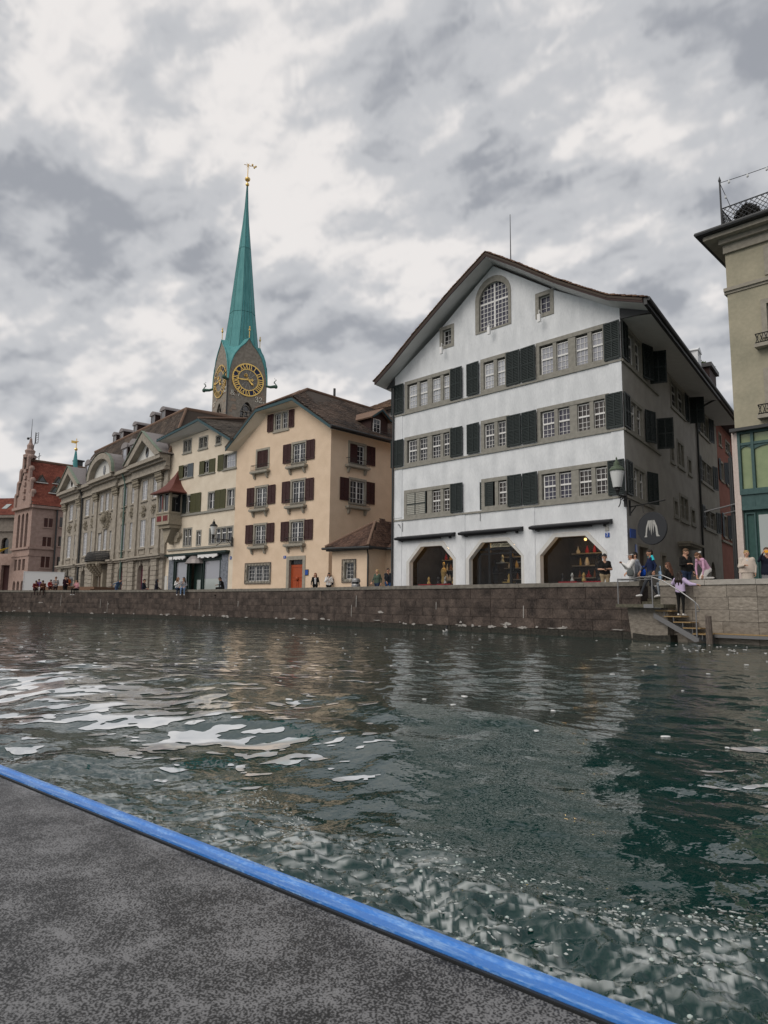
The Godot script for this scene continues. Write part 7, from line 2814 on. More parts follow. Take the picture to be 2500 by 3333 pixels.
class Field:
	# distance field on a grid: bones are joined with a smooth minimum, then meshed as surface nets
	var lo; var cs; var nx; var ny; var nz
	var f = PackedFloat32Array(); var who = PackedByteArray(); var best = PackedFloat32Array()

	func setup(a, b, cell):
		cs = cell; lo = a
		nx = int((b.x - a.x) / cs) + 2; ny = int((b.y - a.y) / cs) + 2; nz = int((b.z - a.z) / cs) + 2
		f.resize(nx * ny * nz); f.fill(1.0)
		best.resize(nx * ny * nz); best.fill(1.0)
		who.resize(nx * ny * nz)

	func bone(a, b, ra, rb, id, k = .03, flat = Vector3.ONE):
		var pad = max(ra, rb) + k + cs * 1.5
		var mn = (a.min(b) - Vector3.ONE * pad - lo) / cs; var mx = (a.max(b) + Vector3.ONE * pad - lo) / cs
		var i0 = max(int(mn.x), 0); var i1 = min(int(mx.x) + 1, nx - 1)
		var j0 = max(int(mn.y), 0); var j1 = min(int(mx.y) + 1, ny - 1)
		var k0 = max(int(mn.z), 0); var k1 = min(int(mx.z) + 1, nz - 1)
		var d = b - a
		var dd = max(d.length_squared(), 1e-9)
		for kk in range(k0, k1 + 1):
			for jj in range(j0, j1 + 1):
				var at = (kk * ny + jj) * nx + i0
				var p = lo + Vector3(i0, jj, kk) * cs - a
				for ii in range(i0, i1 + 1):
					var t = clampf(p.dot(d) / dd, 0.0, 1.0)
					var q = (p - d * t) * flat
					var s = q.length() - (ra + (rb - ra) * t)
					if s < best[at]:
						best[at] = s
						who[at] = id
					var o = f[at]
					var h = k - absf(o - s)
					f[at] = minf(o, s) - (h * h / (4.0 * k) if h > 0.0 else 0.0)
					at += 1
					p.x += cs

	func surface():
		# [vertices, normals, ids, indices]
		var V = PackedVector3Array(); var N = PackedVector3Array(); var I = PackedByteArray(); var X = PackedInt32Array()
		var cell = {}
		var off = [0, 1, nx, nx + 1, nx * ny, nx * ny + 1, nx * ny + nx, nx * ny + nx + 1]
		var cor = [Vector3(0, 0, 0), Vector3(1, 0, 0), Vector3(0, 1, 0), Vector3(1, 1, 0), Vector3(0, 0, 1), Vector3(1, 0, 1), Vector3(0, 1, 1), Vector3(1, 1, 1)]
		var edges = [[0, 1], [2, 3], [4, 5], [6, 7], [0, 2], [1, 3], [4, 6], [5, 7], [0, 4], [1, 5], [2, 6], [3, 7]]
		for k in nz - 1:
			for j in ny - 1:
				var at = (k * ny + j) * nx
				for i in nx - 1:
					var a = at + i
					var n = 0
					if absf(f[a]) > cs * 2.0:
						continue
					for q in 8:
						if f[a + off[q]] < 0.0: n += 1
					if n == 0 or n == 8:
						continue
					var s = Vector3.ZERO; var m = 0
					for e in edges:
						var fa = f[a + off[e[0]]]; var fb = f[a + off[e[1]]]
						if (fa < 0.0) != (fb < 0.0):
							s += cor[e[0]].lerp(cor[e[1]], fa / (fa - fb))
							m += 1
					cell[a] = V.size()
					V.append(lo + (Vector3(i, j, k) + s / m) * cs)
					var g = Vector3(f[a + 1] - f[a], f[a + nx] - f[a], f[a + nx * ny] - f[a]) + Vector3(f[a + off[7]] - f[a + off[6]], f[a + off[7]] - f[a + off[5]], f[a + off[7]] - f[a + off[3]])
					N.append(g.normalized())
					I.append(who[a + (1 if s.x / m > .5 else 0) + (nx if s.y / m > .5 else 0) + (nx * ny if s.z / m > .5 else 0)])
		for a in cell:
			for ax in 3:
				var st = [1, nx, nx * ny][ax]; var u = [nx, nx * ny, 1][ax]; var w = [nx * ny, 1, nx][ax]
				var fa = f[a]; var fb = f[a + st]
				if (fa < 0.0) == (fb < 0.0): continue
				if not (cell.has(a - u) and cell.has(a - w) and cell.has(a - u - w)): continue
				var q = [cell[a], cell[a - u], cell[a - u - w], cell[a - w]]
				if fa >= 0.0:
					X.append_array(PackedInt32Array([q[0], q[1], q[2], q[0], q[2], q[3]]))
				else:
					X.append_array(PackedInt32Array([q[0], q[2], q[1], q[0], q[3], q[2]]))
		return [V, N, I, X]


var kit = {}


func body_kit():
	# a head, and a hand in two poses, each from a fine grid of its own; placed on every figure
	var h = Field.new()
	h.setup(Vector3(-.12, -.16, -.14), Vector3(.12, .15, .15), .0075)
	h.bone(Vector3(0, .035, -.02), Vector3(0, .02, .015), .088, .078, 0, .03)
	h.bone(Vector3(0, -.03, .03), Vector3(0, -.075, .045), .062, .038, 0, .03)
	h.bone(Vector3(0, -.05, -.02), Vector3(0, -.15, -.03), .052, .052, 0, .02)
	h.bone(Vector3(0, .012, .095), Vector3(0, -.022, .112), .007, .013, 0, .012)
	h.bone(Vector3(-.035, .03, .082), Vector3(.035, .03, .082), .012, .012, 0, .02)
	for s in [-1, 1]:
		h.bone(Vector3(s * .082, .02, -.005), Vector3(s * .085, -.02, 0), .018, .012, 0, .008)
		h.bone(Vector3(s * .032, .008, .083), Vector3(s * .034, .008, .084), .011, .011, 1, .006)
	h.bone(Vector3(-.02, -.055, .083), Vector3(.02, -.055, .083), .008, .008, 2, .008)
	kit.head = h.surface()
	for pose in 2:
		var q = Field.new()
		q.setup(Vector3(-.07, -.10, -.03), Vector3(.07, .06, .21), .0055)
		# the hand reaches along +z, palm down, thumb at +x
		q.bone(Vector3(0, 0, -.02), Vector3(0, 0, .02), .026, .028, 0, .02)
		for i in 4:
			q.bone(Vector3(-.03 + i * .02, 0, .03), Vector3(-.032 + i * .0215, .004, .085), .014, .012, 0, .012)
		for i in 4:
			var ln = [.030, .036, .039, .035][i]
			var base_ = Vector3(-.034 + i * .0225, .004, .088)
			var c = [.5, 1.25][pose]
			var a = 0.25 if pose == 0 else .75
			var p1 = base_ + Vector3(0, -sin(a), cos(a)) * ln
			var p2 = p1 + Vector3(0, -sin(a + c), cos(a + c)) * ln * .8
			var p3 = p2 + Vector3(0, -sin(a + c * 1.8), cos(a + c * 1.8)) * ln * .6
			q.bone(base_, p1, .0095, .009, 0, .006); q.bone(p1, p2, .009, .0085, 0, .006); q.bone(p2, p3, .0085, .0075, 0, .006)
		q.bone(Vector3(.026, -.004, .015), Vector3(.046, -.018, .05), .013, .011, 0, .012)
		q.bone(Vector3(.046, -.018, .05), Vector3(.050 - .014 * pose, -.030 - .012 * pose, .085), .0105, .009, 0, .006)
		kit["hand%d" % pose] = q.surface()
	# hair and hats by style, in the head's own axes
	for st in ["short", "long", "bun", "cap", "visor", "hood", "mane"]:
		var q = Field.new()
		q.setup(Vector3(-.17, -.50, -.22), Vector3(.17, .19, .26), .0105)
		if st != "visor" or true:
			q.bone(Vector3(0, .052, -.032), Vector3(0, .055, .0), .092, .086, 0, .02)
			q.bone(Vector3(0, .0, -.055), Vector3(0, -.03, -.055), .07, .06, 0, .02)
		if st in ["long", "mane"]:
			var wide = 1.0 if st == "long" else 1.6
			for s in [-1, 0, 1]:
				q.bone(Vector3(s * .055, .0, -.055), Vector3(s * .075 * wide, -.22, -.075), .055, .05 * wide, 0, .03)
				q.bone(Vector3(s * .075 * wide, -.22, -.075), Vector3(s * .06 * wide, -.40, -.085), .05 * wide, .03 * wide, 0, .03)
		if st == "bun":
			q.bone(Vector3(0, .10, -.10), Vector3(0, .11, -.11), .042, .042, 0, .01)
		if st in ["cap", "visor"]:
			q.bone(Vector3(-.045, .065, .10), Vector3(.045, .065, .10), .012, .012, 1, .01)
			q.bone(Vector3(-.04, .055, .145), Vector3(.04, .055, .145), .011, .011, 1, .02)
			q.bone(Vector3(-.03, .062, .12), Vector3(.03, .062, .12), .014, .014, 1, .03)
			for i in 13:
				var a = TAU * i / 12
				q.bone(Vector3(.088 * sin(a), .058, -.02 + .096 * cos(a)), Vector3(.086 * sin(a), .085, -.02 + .09 * cos(a)), .012, .012, 1, .008)
			if st == "cap":
				q.bone(Vector3(0, .09, -.03), Vector3(0, .09, .02), .075, .07, 1, .02)
		if st == "hood":
			q.bone(Vector3(0, .04, -.06), Vector3(0, -.08, -.06), .10, .10, 0, .03)
			q.bone(Vector3(-.05, -.13, .0), Vector3(.05, -.13, .0), .06, .06, 0, .03)
		kit[st] = q.surface()


func stamp(dst, src, at, cols):
	var b0 = dst[0].size()
	for i in src[0].size():
		dst[0].append(at * src[0][i])
		dst[1].append((at.basis * src[1][i]).normalized())
		dst[2].append(cols[src[2][i]])
	var flip = at.basis.determinant() < 0.0
	var ix = src[3]
	for i in range(0, ix.size(), 3):
		dst[3].append(b0 + ix[i]); dst[3].append(b0 + ix[i + (2 if flip else 1)]); dst[3].append(b0 + ix[i + (1 if flip else 2)])


func arrays_mesh(d):
	var a = []
	a.resize(Mesh.ARRAY_MAX)
	a[Mesh.ARRAY_VERTEX] = d[0]; a[Mesh.ARRAY_NORMAL] = d[1]; a[Mesh.ARRAY_COLOR] = d[2]; a[Mesh.ARRAY_INDEX] = d[3]
	var m = ArrayMesh.new()
	m.add_surface_from_arrays(Mesh.PRIMITIVE_TRIANGLES, a)
	return m


func pose(kind):
	# joints of a figure 1.75 m tall that faces +z; x is its left
	var j = {"hip": Vector3(0, .95, 0), "chest": Vector3(0, 1.28, 0), "neck": Vector3(0, 1.47, -.01), "head": Vector3(0, 1.635, .015), "look": Vector3(0, 0, 0),
		"kL": Vector3(.10, .50, .01), "kR": Vector3(-.10, .50, .01), "aL": Vector3(.105, .09, -.02), "aR": Vector3(-.105, .09, -.02),
		"eL": Vector3(.25, 1.17, -.03), "eR": Vector3(-.25, 1.17, -.03), "wL": Vector3(.27, .93, .05), "wR": Vector3(-.27, .93, .05), "tL": Vector3(.01, -.05, .15), "tR": Vector3(-.01, -.05, .15)}
	match kind:
		"phone":
			j.eL = Vector3(.25, 1.16, .02); j.eR = Vector3(-.25, 1.16, .02); j.wL = Vector3(.07, 1.14, .24); j.wR = Vector3(-.07, 1.14, .24); j.look = Vector3(.45, 0, 0)
		"lookup":
			j.eL = Vector3(.25, 1.16, .02); j.eR = Vector3(-.25, 1.16, .02); j.wL = Vector3(.07, 1.16, .24); j.wR = Vector3(-.06, 1.14, .24)
		"camera":
			j.eL = Vector3(.27, 1.28, .14); j.eR = Vector3(-.27, 1.28, .14); j.wL = Vector3(.13, 1.55, .27); j.wR = Vector3(-.13, 1.55, .27)
		"drink":
			j.eL = Vector3(.25, 1.16, .03); j.eR = Vector3(-.25, 1.18, .08); j.wR = Vector3(-.05, 1.42, .19); j.wL = Vector3(.08, 1.16, .22); j.look = Vector3(.15, 0, 0)
		"snap":
			j.eL = Vector3(.22, 1.2, .14); j.eR = Vector3(-.22, 1.2, .14); j.wL = Vector3(.05, 1.36, .34); j.wR = Vector3(-.05, 1.36, .34); j.look = Vector3(.1, 0, 0)
		"stride":
			j.kL = Vector3(.09, .52, .24); j.aL = Vector3(.09, .13, .40); j.kR = Vector3(-.09, .50, -.02); j.aR = Vector3(-.09, .14, -.26); j.tR = Vector3(-.01, -.09, .12)
			j.eR = Vector3(-.25, 1.18, .1); j.wR = Vector3(-.25, 1.0, .28); j.eL = Vector3(.25, 1.18, -.12); j.wL = Vector3(.26, .97, -.06)
		"walk":
			j.kL = Vector3(.09, .52, .14); j.aL = Vector3(.09, .10, .20); j.kR = Vector3(-.09, .5, -.02); j.aR = Vector3(-.09, .12, -.2)
			j.eR = Vector3(-.24, 1.18, .06); j.wR = Vector3(-.22, 1.0, .24); j.eL = Vector3(.25, 1.17, -.1); j.wL = Vector3(.27, .95, -.02)
		"gesture":
			j.eR = Vector3(-.25, 1.17, .03); j.wR = Vector3(-.12, 1.20, .26); j.eL = Vector3(.25, 1.17, -.02); j.wL = Vector3(.25, .95, .06); j.look = Vector3(0, .3, 0)
		"sit", "sit_hunch", "sit_chat":
			j.hip = Vector3(0, .10, 0); j.chest = Vector3(0, .44, -.01); j.neck = Vector3(0, .63, .02); j.head = Vector3(0, .79, .06)
			j.kL = Vector3(.12, .08, .44); j.kR = Vector3(-.12, .08, .44); j.aL = Vector3(.13, -.36, .40); j.aR = Vector3(-.13, -.36, .40)
			j.eL = Vector3(.25, .33, .06); j.eR = Vector3(-.25, .33, .06); j.wL = Vector3(.12, .22, .27); j.wR = Vector3(-.12, .22, .27); j.look = Vector3(.2, 0, 0)
			if kind == "sit_hunch":
				j.chest = Vector3(0, .42, .06); j.neck = Vector3(0, .58, .14); j.head = Vector3(0, .71, .22); j.look = Vector3(.45, 0, 0)
				j.eL = Vector3(.24, .32, .14); j.eR = Vector3(-.24, .32, .14); j.wL = Vector3(.08, .30, .36); j.wR = Vector3(-.08, .30, .36)
			if kind == "sit_chat":
				j.wR = Vector3(-.05, .45, .34); j.look = Vector3(.1, .9, 0)
		"kneel":
			j.hip = Vector3(0, .42, -.06); j.chest = Vector3(0, .70, .14); j.neck = Vector3(0, .84, .26); j.head = Vector3(0, .95, .37); j.look = Vector3(.6, 0, 0)
			j.kL = Vector3(.12, .07, .22); j.kR = Vector3(-.10, .07, .18); j.aL = Vector3(.12, .09, -.24); j.aR = Vector3(-.10, .09, -.26); j.tL = Vector3(0, -.05, -.14); j.tR = Vector3(0, -.05, -.14)
			j.eL = Vector3(.22, .46, .28); j.eR = Vector3(-.22, .46, .28); j.wL = Vector3(.18, .20, .30); j.wR = Vector3(-.16, .20, .30)
		"reach":
			j.eL = Vector3(.33, 1.30, .05); j.wL = Vector3(.12, 1.44, .10)
			j.eR = Vector3(-.42, 1.26, .02); j.wR = Vector3(-.63, 1.24, .06)
		"bend":
			j.chest = Vector3(0, 1.22, .14); j.neck = Vector3(0, 1.36, .26); j.head = Vector3(0, 1.48, .36); j.look = Vector3(.5, 0, 0)
			j.eL = Vector3(.25, 1.15, .3); j.eR = Vector3(-.25, 1.2, .0); j.wL = Vector3(.1, 1.2, .5); j.wR = Vector3(-.25, 1.1, -.25)
	return j


func person(label, at, yaw_deg, tall, kind, c, hair, o = {}):
	# c: [skin, top, trousers, shoes, hair, hat]; o: coat (length), skirt, sleeves, bare (arms), extras
	var root = base("person", at, yaw_deg, label, "person", o.get("group", ""))
	var k = tall / 1.75
	var j = pose(kind)
	if o.has("look"): j.look = o.look
	for q in o.get("joints", {}): j[q] = o.joints[q]
	var lo = Vector3.ONE * 9; var hi = -lo
	for q in j:
		if q in ["look", "tL", "tR"]: continue
		lo = lo.min(j[q]); hi = hi.max(j[q])
	var F = Field.new()
	F.setup(lo - Vector3(.28, .16, .26), hi + Vector3(.28, .05, .30), .021)
	var hip = j.hip; var ch = j.chest; var nk = j.neck
	var dn = (ch - hip).normalized()
	var fl = o.get("bulk", 1.0)
	for s in [-1, 1]:
		var L_ = "L" if s > 0 else "R"
		var x = Vector3(s, 0, 0)
		# torso halves
		F.bone(hip + x * .075 + dn * .02, ch + x * .085, .105 * fl, .105 * fl, 1, .05)
		F.bone(hip + x * .085 - dn * .03, hip + x * .085, .105 * fl, .10 * fl, 2, .04)
		F.bone(ch + x * .06, nk + x * .12 - Vector3(0, .05, 0), .10, .072 * fl, 1, .05)
		# legs
		F.bone(hip + x * .09, j["k" + L_], .088 * fl, .056, 2, .03)
		F.bone(j["k" + L_], j["a" + L_], .055 + .012 * float(o.get("wide", 0)), .038 + .022 * float(o.get("wide", 0)), 2 if not o.has("skirt") else 0, .025)
		F.bone(j["a" + L_] + Vector3(0, -.03, -.02), j["a" + L_] + j["t" + L_], .040, .033, 3, .015)
		# arms
		var sh = nk + x * .175 - Vector3(0, .045, 0)
		var puff = o.get("puff", 0.0)
		F.bone(nk + x * .10 - Vector3(0, .04, 0), sh, .06, .062 + puff, 1, .04)
		F.bone(sh, j["e" + L_], .054 + puff, .042 + puff, 1, .03)
		F.bone(j["e" + L_], j["w" + L_], .042 + puff * .9, .029 + puff * .5, 0 if o.get("bare", false) else 1, .02)
	F.bone(nk - Vector3(0, .03, 0), j.head - Vector3(0, .07, .015), .052, .05, 0, .03)
	if o.has("coat"):
		F.bone(hip + dn * .1, hip - Vector3(0, o.coat, 0), .15, .175, 1, .06, Vector3(.85, 1, 1.15))
	if o.has("skirt"):
		F.bone(hip, hip - Vector3(0, o.skirt, 0), .13, .165, 2, .05, Vector3(.85, 1, 1.1))
	if o.has("bust"):
		for s in [-1, 1]: F.bone(ch + Vector3(s * .075, -.02, .075), ch + Vector3(s * .075, -.03, .08), .06, .06, 1, .04)
	if o.has("inner"):
		F.bone(hip + Vector3(0, .1, .06), ch + Vector3(0, .1, .075), .055, .055, 4, .01)
	var s = F.surface()
	var skin = c[0]
	var cols = [skin, c[1], c[2], c[3], o.get("inner", skin)]
	var d = [PackedVector3Array(), PackedVector3Array(), PackedColorArray(), PackedInt32Array()]
	stamp(d, s, Transform3D.IDENTITY, cols)
	var hb = Basis.from_euler(j.look)
	var hd = Transform3D(hb, j.head)
	stamp(d, kit.head, hd, [skin, L(.03, .025, .02), skin.lerp(L(.4, .08, .07), .6)])
	for sd in [-1, 1]:
		var L_ = "L" if sd > 0 else "R"
		var dir = (j["w" + L_] - j["e" + L_]).normalized()
		var palm = Vector3(0, -1, 0) if absf(dir.y) < .75 else Vector3(-sd, 0, 0)
		var up = (-palm - dir * dir.dot(-palm)).normalized()
		var xx = up.cross(dir)
		if sd > 0: xx = -xx            # mirrored hand
		stamp(d, kit["hand1" if kind in ["phone", "camera", "drink", "snap", "lookup"] else "hand0"], Transform3D(Basis(xx, up, dir), j["w" + L_] + dir * .02), [skin])
	var body = put("body", arrays_mesh(d), "body", root)
	body.scale = Vector3.ONE * k
	var hh = [PackedVector3Array(), PackedVector3Array(), PackedColorArray(), PackedInt32Array()]
	stamp(hh, kit[hair], hd, [c[4], c[5] if c.size() > 5 else c[4]])
	var ho = put("hair", arrays_mesh(hh), "hair", root)
	ho.scale = Vector3.ONE * k
	root.set_meta("joints", "")
	root.remove_meta("joints")
	return [root, j, k]


func prop(called, label, cat, at, b, color, rough = "prop"):
	b.colored = true
	var o = put(called, b, rough)
	o.transform = at
	return tag(o, label, cat)


func held(p, joint_at, called, label, cat, size, color, turn = Vector3.ZERO):
	# a small thing held at that place of a figure, standing as a thing of its own
	var b = mb()
	b.colored = true
	b.col = color
	b.box(-size.x / 2, -size.y / 2, -size.z / 2, size.x / 2, size.y / 2, size.z / 2)
	var o = put(called, b, "prop")
	o.transform = p[0].transform * Transform3D(Basis.from_euler(turn), joint_at * p[2])
	return tag(o, label, cat)


func bag(p, at, called, label, cat, size, color, turn = Vector3.ZERO):
	var b = mb()
	b.colored = true
	b.col = color
	b.smooth = true
	b.xf = Transform3D(Basis.IDENTITY.scaled(size / 2), Vector3.ZERO)
	var pr = []
	for i in 9:
		var t = -PI / 2 + PI * i / 8
		pr.append(Vector2(pow(cos(t), .45) if i > 0 and i < 8 else 0.0, sin(t)))
	b.lathe(pr, Vector3.ZERO, 14)
	b.xf = Transform3D.IDENTITY
	b.tube([Vector3(-size.x * .35, size.y * .4, 0), Vector3(-size.x * .2, size.y * .9, 0), Vector3(size.x * .2, size.y * .9, 0), Vector3(size.x * .35, size.y * .4, 0)], .012, 6)
	var o = put(called, b, "cloth_soft")
	o.transform = p[0].transform * Transform3D(Basis.from_euler(turn), at * p[2])
	return tag(o, label, cat)


func people():
	body_kit()
	var fair = L(.56, .33, .235); var tan_ = L(.42, .235, .16); var dark = L(.30, .16, .105)
	var black = L(.012, .012, .014); var navy = L(.012, .022, .06); var white = L(.72, .71, .70); var jean = L(.10, .17, .30); var djean = L(.03, .045, .085)
	var grey = L(.16, .165, .18); var blond = L(.42, .29, .13); var brown = L(.05, .026, .015); var dbrown = L(.022, .013, .010); var khaki = L(.36, .28, .18)
	var p
	# right: in front of the white house and round the landing
	p = person("man in a black polo, black cap and khaki shorts standing by the shop window", Vector3(8.93, G, -28.5), -14, 1.76, "lookup", [fair, black, khaki, white, dbrown, black], "cap", {"bare": true, "bulk": 1.16, "wide": 1})
	held(p, Vector3(0, 1.17, .33), "phone", "dark phone in the hands of the man in the black polo", "phone", Vector3(.075, .012, .15), black, Vector3(.5, 0, 0))
	p = person("woman in a white off-shoulder top and white sun visor, taking a picture to the left", Vector3(9.32, G, -26.55), -95, 1.66, "snap", [tan_, white, L(.5, .5, .5), white, dbrown, white], "visor", {"puff": .035, "bust": 1})
	held(p, Vector3(0, 1.40, .43), "phone", "phone held up by the woman with the white visor", "phone", Vector3(.15, .075, .012), black)
	bag(p, Vector3(.27, .98, .12), "shoulder_bag", "grey shoulder bag of the woman with the white visor", "bag", Vector3(.26, .26, .12), L(.12, .13, .13), Vector3(0, 1.2, 0))
	p = person("person in a grey top and black cap behind the woman with the white visor", Vector3(9.62, G, -27.0), -80, 1.72, "walk", [fair, L(.22, .24, .28), grey, white, dbrown, black], "cap", {"bulk": 1.1})
	bag(p, Vector3(.05, .98, -.28), "blue_bag", "bright blue bag at the back of the person in the black cap", "bag", Vector3(.36, .28, .18), L(.02, .10, .55))
	p = person("man in a navy jacket with turquoise shoulders striding down to the landing", Vector3(9.72, 1.49, -25.72), -96, 1.74, "stride", [tan_, navy, L(.045, .05, .055), white, dbrown], "short", {"bulk": 1.08})
	var b = mb()
	b.colored = true
	b.col = L(.05, .55, .62)
	b.tube([Vector3(.235, 1.36, -.05), Vector3(.18, 1.485, -.02), Vector3(.08, 1.51, -.05)], .05, 8)
	b.tube([Vector3(-.235, 1.36, -.05), Vector3(-.18, 1.485, -.02), Vector3(-.08, 1.51, -.05)], .05, 8)
	put("shoulder_panel", b, "cloth_soft", p[0])
	bag(p, Vector3(.1, .78, -.30), "blue_tote", "pale blue cloth bag hanging behind the man in the navy jacket", "bag", Vector3(.30, .42, .12), L(.30, .42, .58))
	p = person("brown-haired woman in a black jacket sitting low on the wall beside the landing", Vector3(10.2, 1.93, -25.22), -143, 1.58, "sit", [fair, black, L(.22, .25, .28), white, L(.11, .05, .03)], "long", {"joints": {"kR": Vector3(-.12, .10, .40), "aR": Vector3(-.13, .04, .62)}})
	p = person("man in a black sweater and dark jeans looking at the phone in his hand", Vector3(11.12, G, -25.95), 12, 1.80, "gesture", [fair, black, djean, black, L(.10, .055, .03)], "short", {"look": Vector3(.35, .25, 0), "bulk": 1.1})
	held(p, Vector3(.25, .86, .12), "phone", "phone in the hand of the man in the black sweater", "phone", Vector3(.075, .012, .15), black, Vector3(.4, 0, 0))
	p = person("girl in a pink top and white jeans kneeling on the wall", Vector3(11.02, 2.10, -24.16), -75, 1.50, "kneel", [fair, L(.62, .36, .50), L(.66, .64, .61), black, L(.13, .06, .03)], "long")
	b = mb()
	b.colored = true
	b.col = white
	b.ball(Vector3(-.03, .0, 0), .035, 8); b.ball(Vector3(.03, .01, 0), .035, 8)
	var bow = put("hair_bow", b, "cloth_soft", p[0])
	bow.position = Vector3(0, 1.09, .26) * p[2]
	p = person("girl in lilac fleece and black leggings on the steel stair, her back turned", Vector3(10.18, .875, -24.31), 127, 1.50, "reach", [fair, L(.56, .46, .66), black, white, dbrown], "mane", {"puff": .035, "bulk": 1.12})
	held(p, Vector3(.10, 1.50, .2), "snack", "pale snack in the raised hand of the girl in lilac", "food", Vector3(.05, .05, .05), L(.7, .5, .3))
	p = person("blond woman in a pale shawl coat walking in front of the green shopfront", Vector3(12.98, G, -25.2), -22, 1.70, "gesture", [fair, L(.60, .53, .46), navy, white, blond], "bun", {"coat": .22, "puff": .03, "inner": L(.55, .56, .58)})
	b = mb()
	b.colored = true
	b.smooth = true
	b.col = L(.60, .52, .45)
	b.lathe([Vector2(.29, .92), Vector2(.27, 1.1), Vector2(.23, 1.34), Vector2(.10, 1.46)], Vector3(0, 0, -.02), 14, 0, .62)
	put("shawl", b, "cloth_soft", p[0])
	p = person("woman in a dark jacket and checked skirt photographing with an orange phone", Vector3(13.10, G, -24.10), -24, 1.72, "camera", [fair, L(.014, .018, .03), L(.20, .20, .21), black, L(.10, .05, .025)], "short", {"skirt": .36, "coat": .05})
	held(p, Vector3(0, 1.60, .36), "phone", "phone in a bright orange case held level by the woman in the dark jacket", "phone", Vector3(.17, .085, .012), L(.85, .42, .03))
	# middle: by the yellow house
	p = person("red-haired woman in a black jacket and white top, near the red door", Vector3(-4.5, G, -46.9), 4, 1.70, "stand", [fair, black, black, black, L(.19, .07, .03)], "long", {"inner": white})
	p = person("dark-haired woman in a white jacket drinking, beside the litter bin", Vector3(-3.55, G, -46.2), 6, 1.68, "drink", [tan_, white, black, white, dbrown], "long", {"puff": .02})
	held(p, Vector3(-.03, 1.50, .22), "cup", "paper cup of the woman in the white jacket", "cup", Vector3(.07, .11, .07), L(.6, .55, .5))
	bag(p, Vector3(.22, 1.2, -.16), "backpack", "dark backpack of the woman in the white jacket", "bag", Vector3(.28, .42, .2), navy)
	p = person("blond woman in a green shirt walking past the annex", Vector3(-.36, G, -41.6), -35, 1.70, "walk", [fair, L(.07, .10, .075), djean, white, blond], "long", {"bulk": 1.15, "bust": 1})
	p = person("man in a dark jacket and blue jeans walking beside the blond woman", Vector3(.28, G, -41.7), 25, 1.78, "walk", [tan_, L(.03, .035, .04), L(.04, .10, .24), black, dbrown], "short", {"bulk": 1.1})
	# left: on and behind the far wall
	p = person("man in a black hoodie sitting on the wall, looking at his phone", Vector3(-10.9, 2.1, -48.25), -75, 1.72, "sit_hunch", [tan_, black, black, black, dbrown], "short")
	held(p, Vector3(0, .32, .44), "phone", "phone of the man in the black hoodie", "phone", Vector3(.075, .012, .15), L(.3, .3, .32), Vector3(.6, 0, 0))
	p = person("fair-haired girl in white and dark jeans sitting on the wall", Vector3(-14.75, 2.1, -50.95), 28, 1.66, "sit_chat", [fair, white, djean, white, L(.20, .10, .045)], "long", {"look": Vector3(.1, .8, 0)})
	p = person("brown-haired girl in a grey top and pale jeans leaning to her friend on the wall", Vector3(-14.25, 2.1, -50.65), 8, 1.66, "sit_chat", [fair, L(.28, .29, .31), L(.20, .30, .46), white, dbrown], "long", {"look": Vector3(.1, -.9, 0)})
	p = person("figure in a dark hooded coat sitting on the wall", Vector3(-16.95, 2.0, -53.0), 120, 1.68, "sit", [tan_, L(.012, .013, .02), black, black, L(.012, .013, .02)], "hood", {"coat": .05})
	p = person("dark-haired man in a dark blue jacket sitting sideways on the wall", Vector3(-18.1, 2.0, -53.6), 85, 1.74, "sit", [fair, L(.02, .026, .04), L(.07, .035, .04), black, dbrown], "short", {"joints": {"aL": Vector3(.12, .0, .85), "aR": Vector3(-.12, .02, .83)}, "bulk": 1.1})
	p = person("person in a blue denim jacket bending over behind the wall", Vector3(-21.4, G, -57.0), 70, 1.66, "bend", [fair, L(.07, .12, .21), L(.06, .10, .18), white, dbrown], "short")
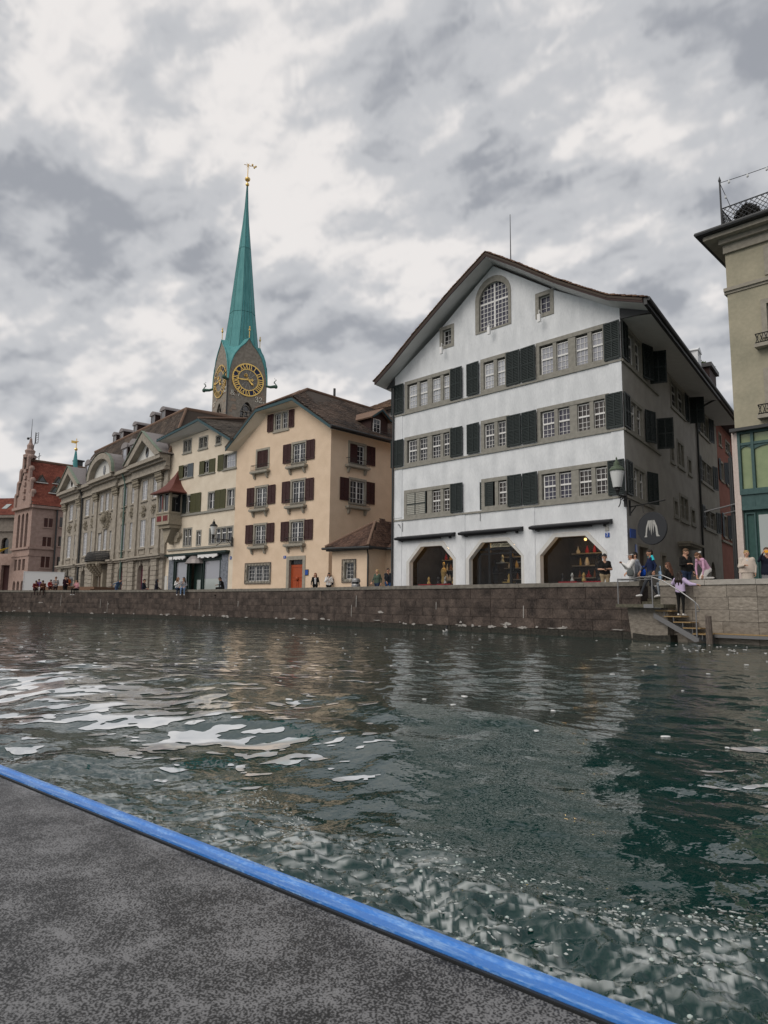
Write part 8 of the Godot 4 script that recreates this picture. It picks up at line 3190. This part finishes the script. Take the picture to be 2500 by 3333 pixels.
	p = person("girl in a pink jacket and black trousers sitting on the wall", Vector3(-24.9, 2.1, -57.7), -20, 1.64, "sit_chat", [fair, L(.52, .26, .29), black, white, dbrown], "long", {"look": Vector3(.1, -.5, 0)})
	p = person("man in a dark jacket with white sleeve stripes standing behind the wall", Vector3(-26.7, G, -59.6), 60, 1.80, "phone", [fair, L(.035, .015, .02), black, black, dbrown], "short", {"bulk": 1.15})
	b = mb()
	b.colored = true
	b.col = white
	for s in [-1, 1]: b.tube([Vector3(s * .2, 1.45, -.03), Vector3(s * .27, 1.3, -.03), Vector3(s * .29, 1.17, -.01)], .022, 6)
	put("sleeve_stripe", b, "cloth_soft", p[0])
	p = person("person in a grey hooded jumper behind the wall, left of the striped jacket", Vector3(-27.8, G, -60.2), 30, 1.74, "phone", [fair, L(.26, .24, .24), L(.05, .03, .03), black, L(.15, .09, .05)], "short", {"bulk": 1.12})
	p = person("person in an orange and brown jacket sitting on the stone drum", Vector3(-27.5, 2.50, -61.9), 20, 1.70, "sit_hunch", [tan_, L(.36, .09, .03), L(.05, .025, .02), black, dbrown], "short", {"bulk": 1.15})
	p = person("person in brown sitting on the wall by the drum, feet over the river", Vector3(-28.6, 2.1, -59.7), 15, 1.68, "sit_hunch", [tan_, L(.12, .045, .03), L(.05, .025, .02), black, dbrown], "short")
	p = person("person in dark red sitting on the wall at its far left end", Vector3(-29.5, 2.1, -60.2), 40, 1.68, "sit_hunch", [tan_, L(.16, .03, .03), L(.04, .02, .02), black, dbrown], "short")
	p = person("person in a purple jacket on the broad steps in front of the lorry", Vector3(-33.0, 2.4, -68.0), 20, 1.70, "sit", [tan_, L(.10, .06, .22), white, black, dbrown], "short", {"bulk": 1.1})
	p = person("person in a red jacket on the broad steps beside the purple jacket", Vector3(-31.7, 2.4, -67.6), 30, 1.72, "sit_hunch", [tan_, L(.28, .03, .03), L(.05, .03, .03), black, dbrown], "short", {"bulk": 1.2})


func _ready():
	rng.seed = 12345
	make_view()
	make_materials()
	setting()
	boat()
	white_house()
	yellow_house()
	cream_house()
	guild_house()
	church_tower()
	beige_house()
	red_hall()
	far_buildings()
	furniture()
	people()
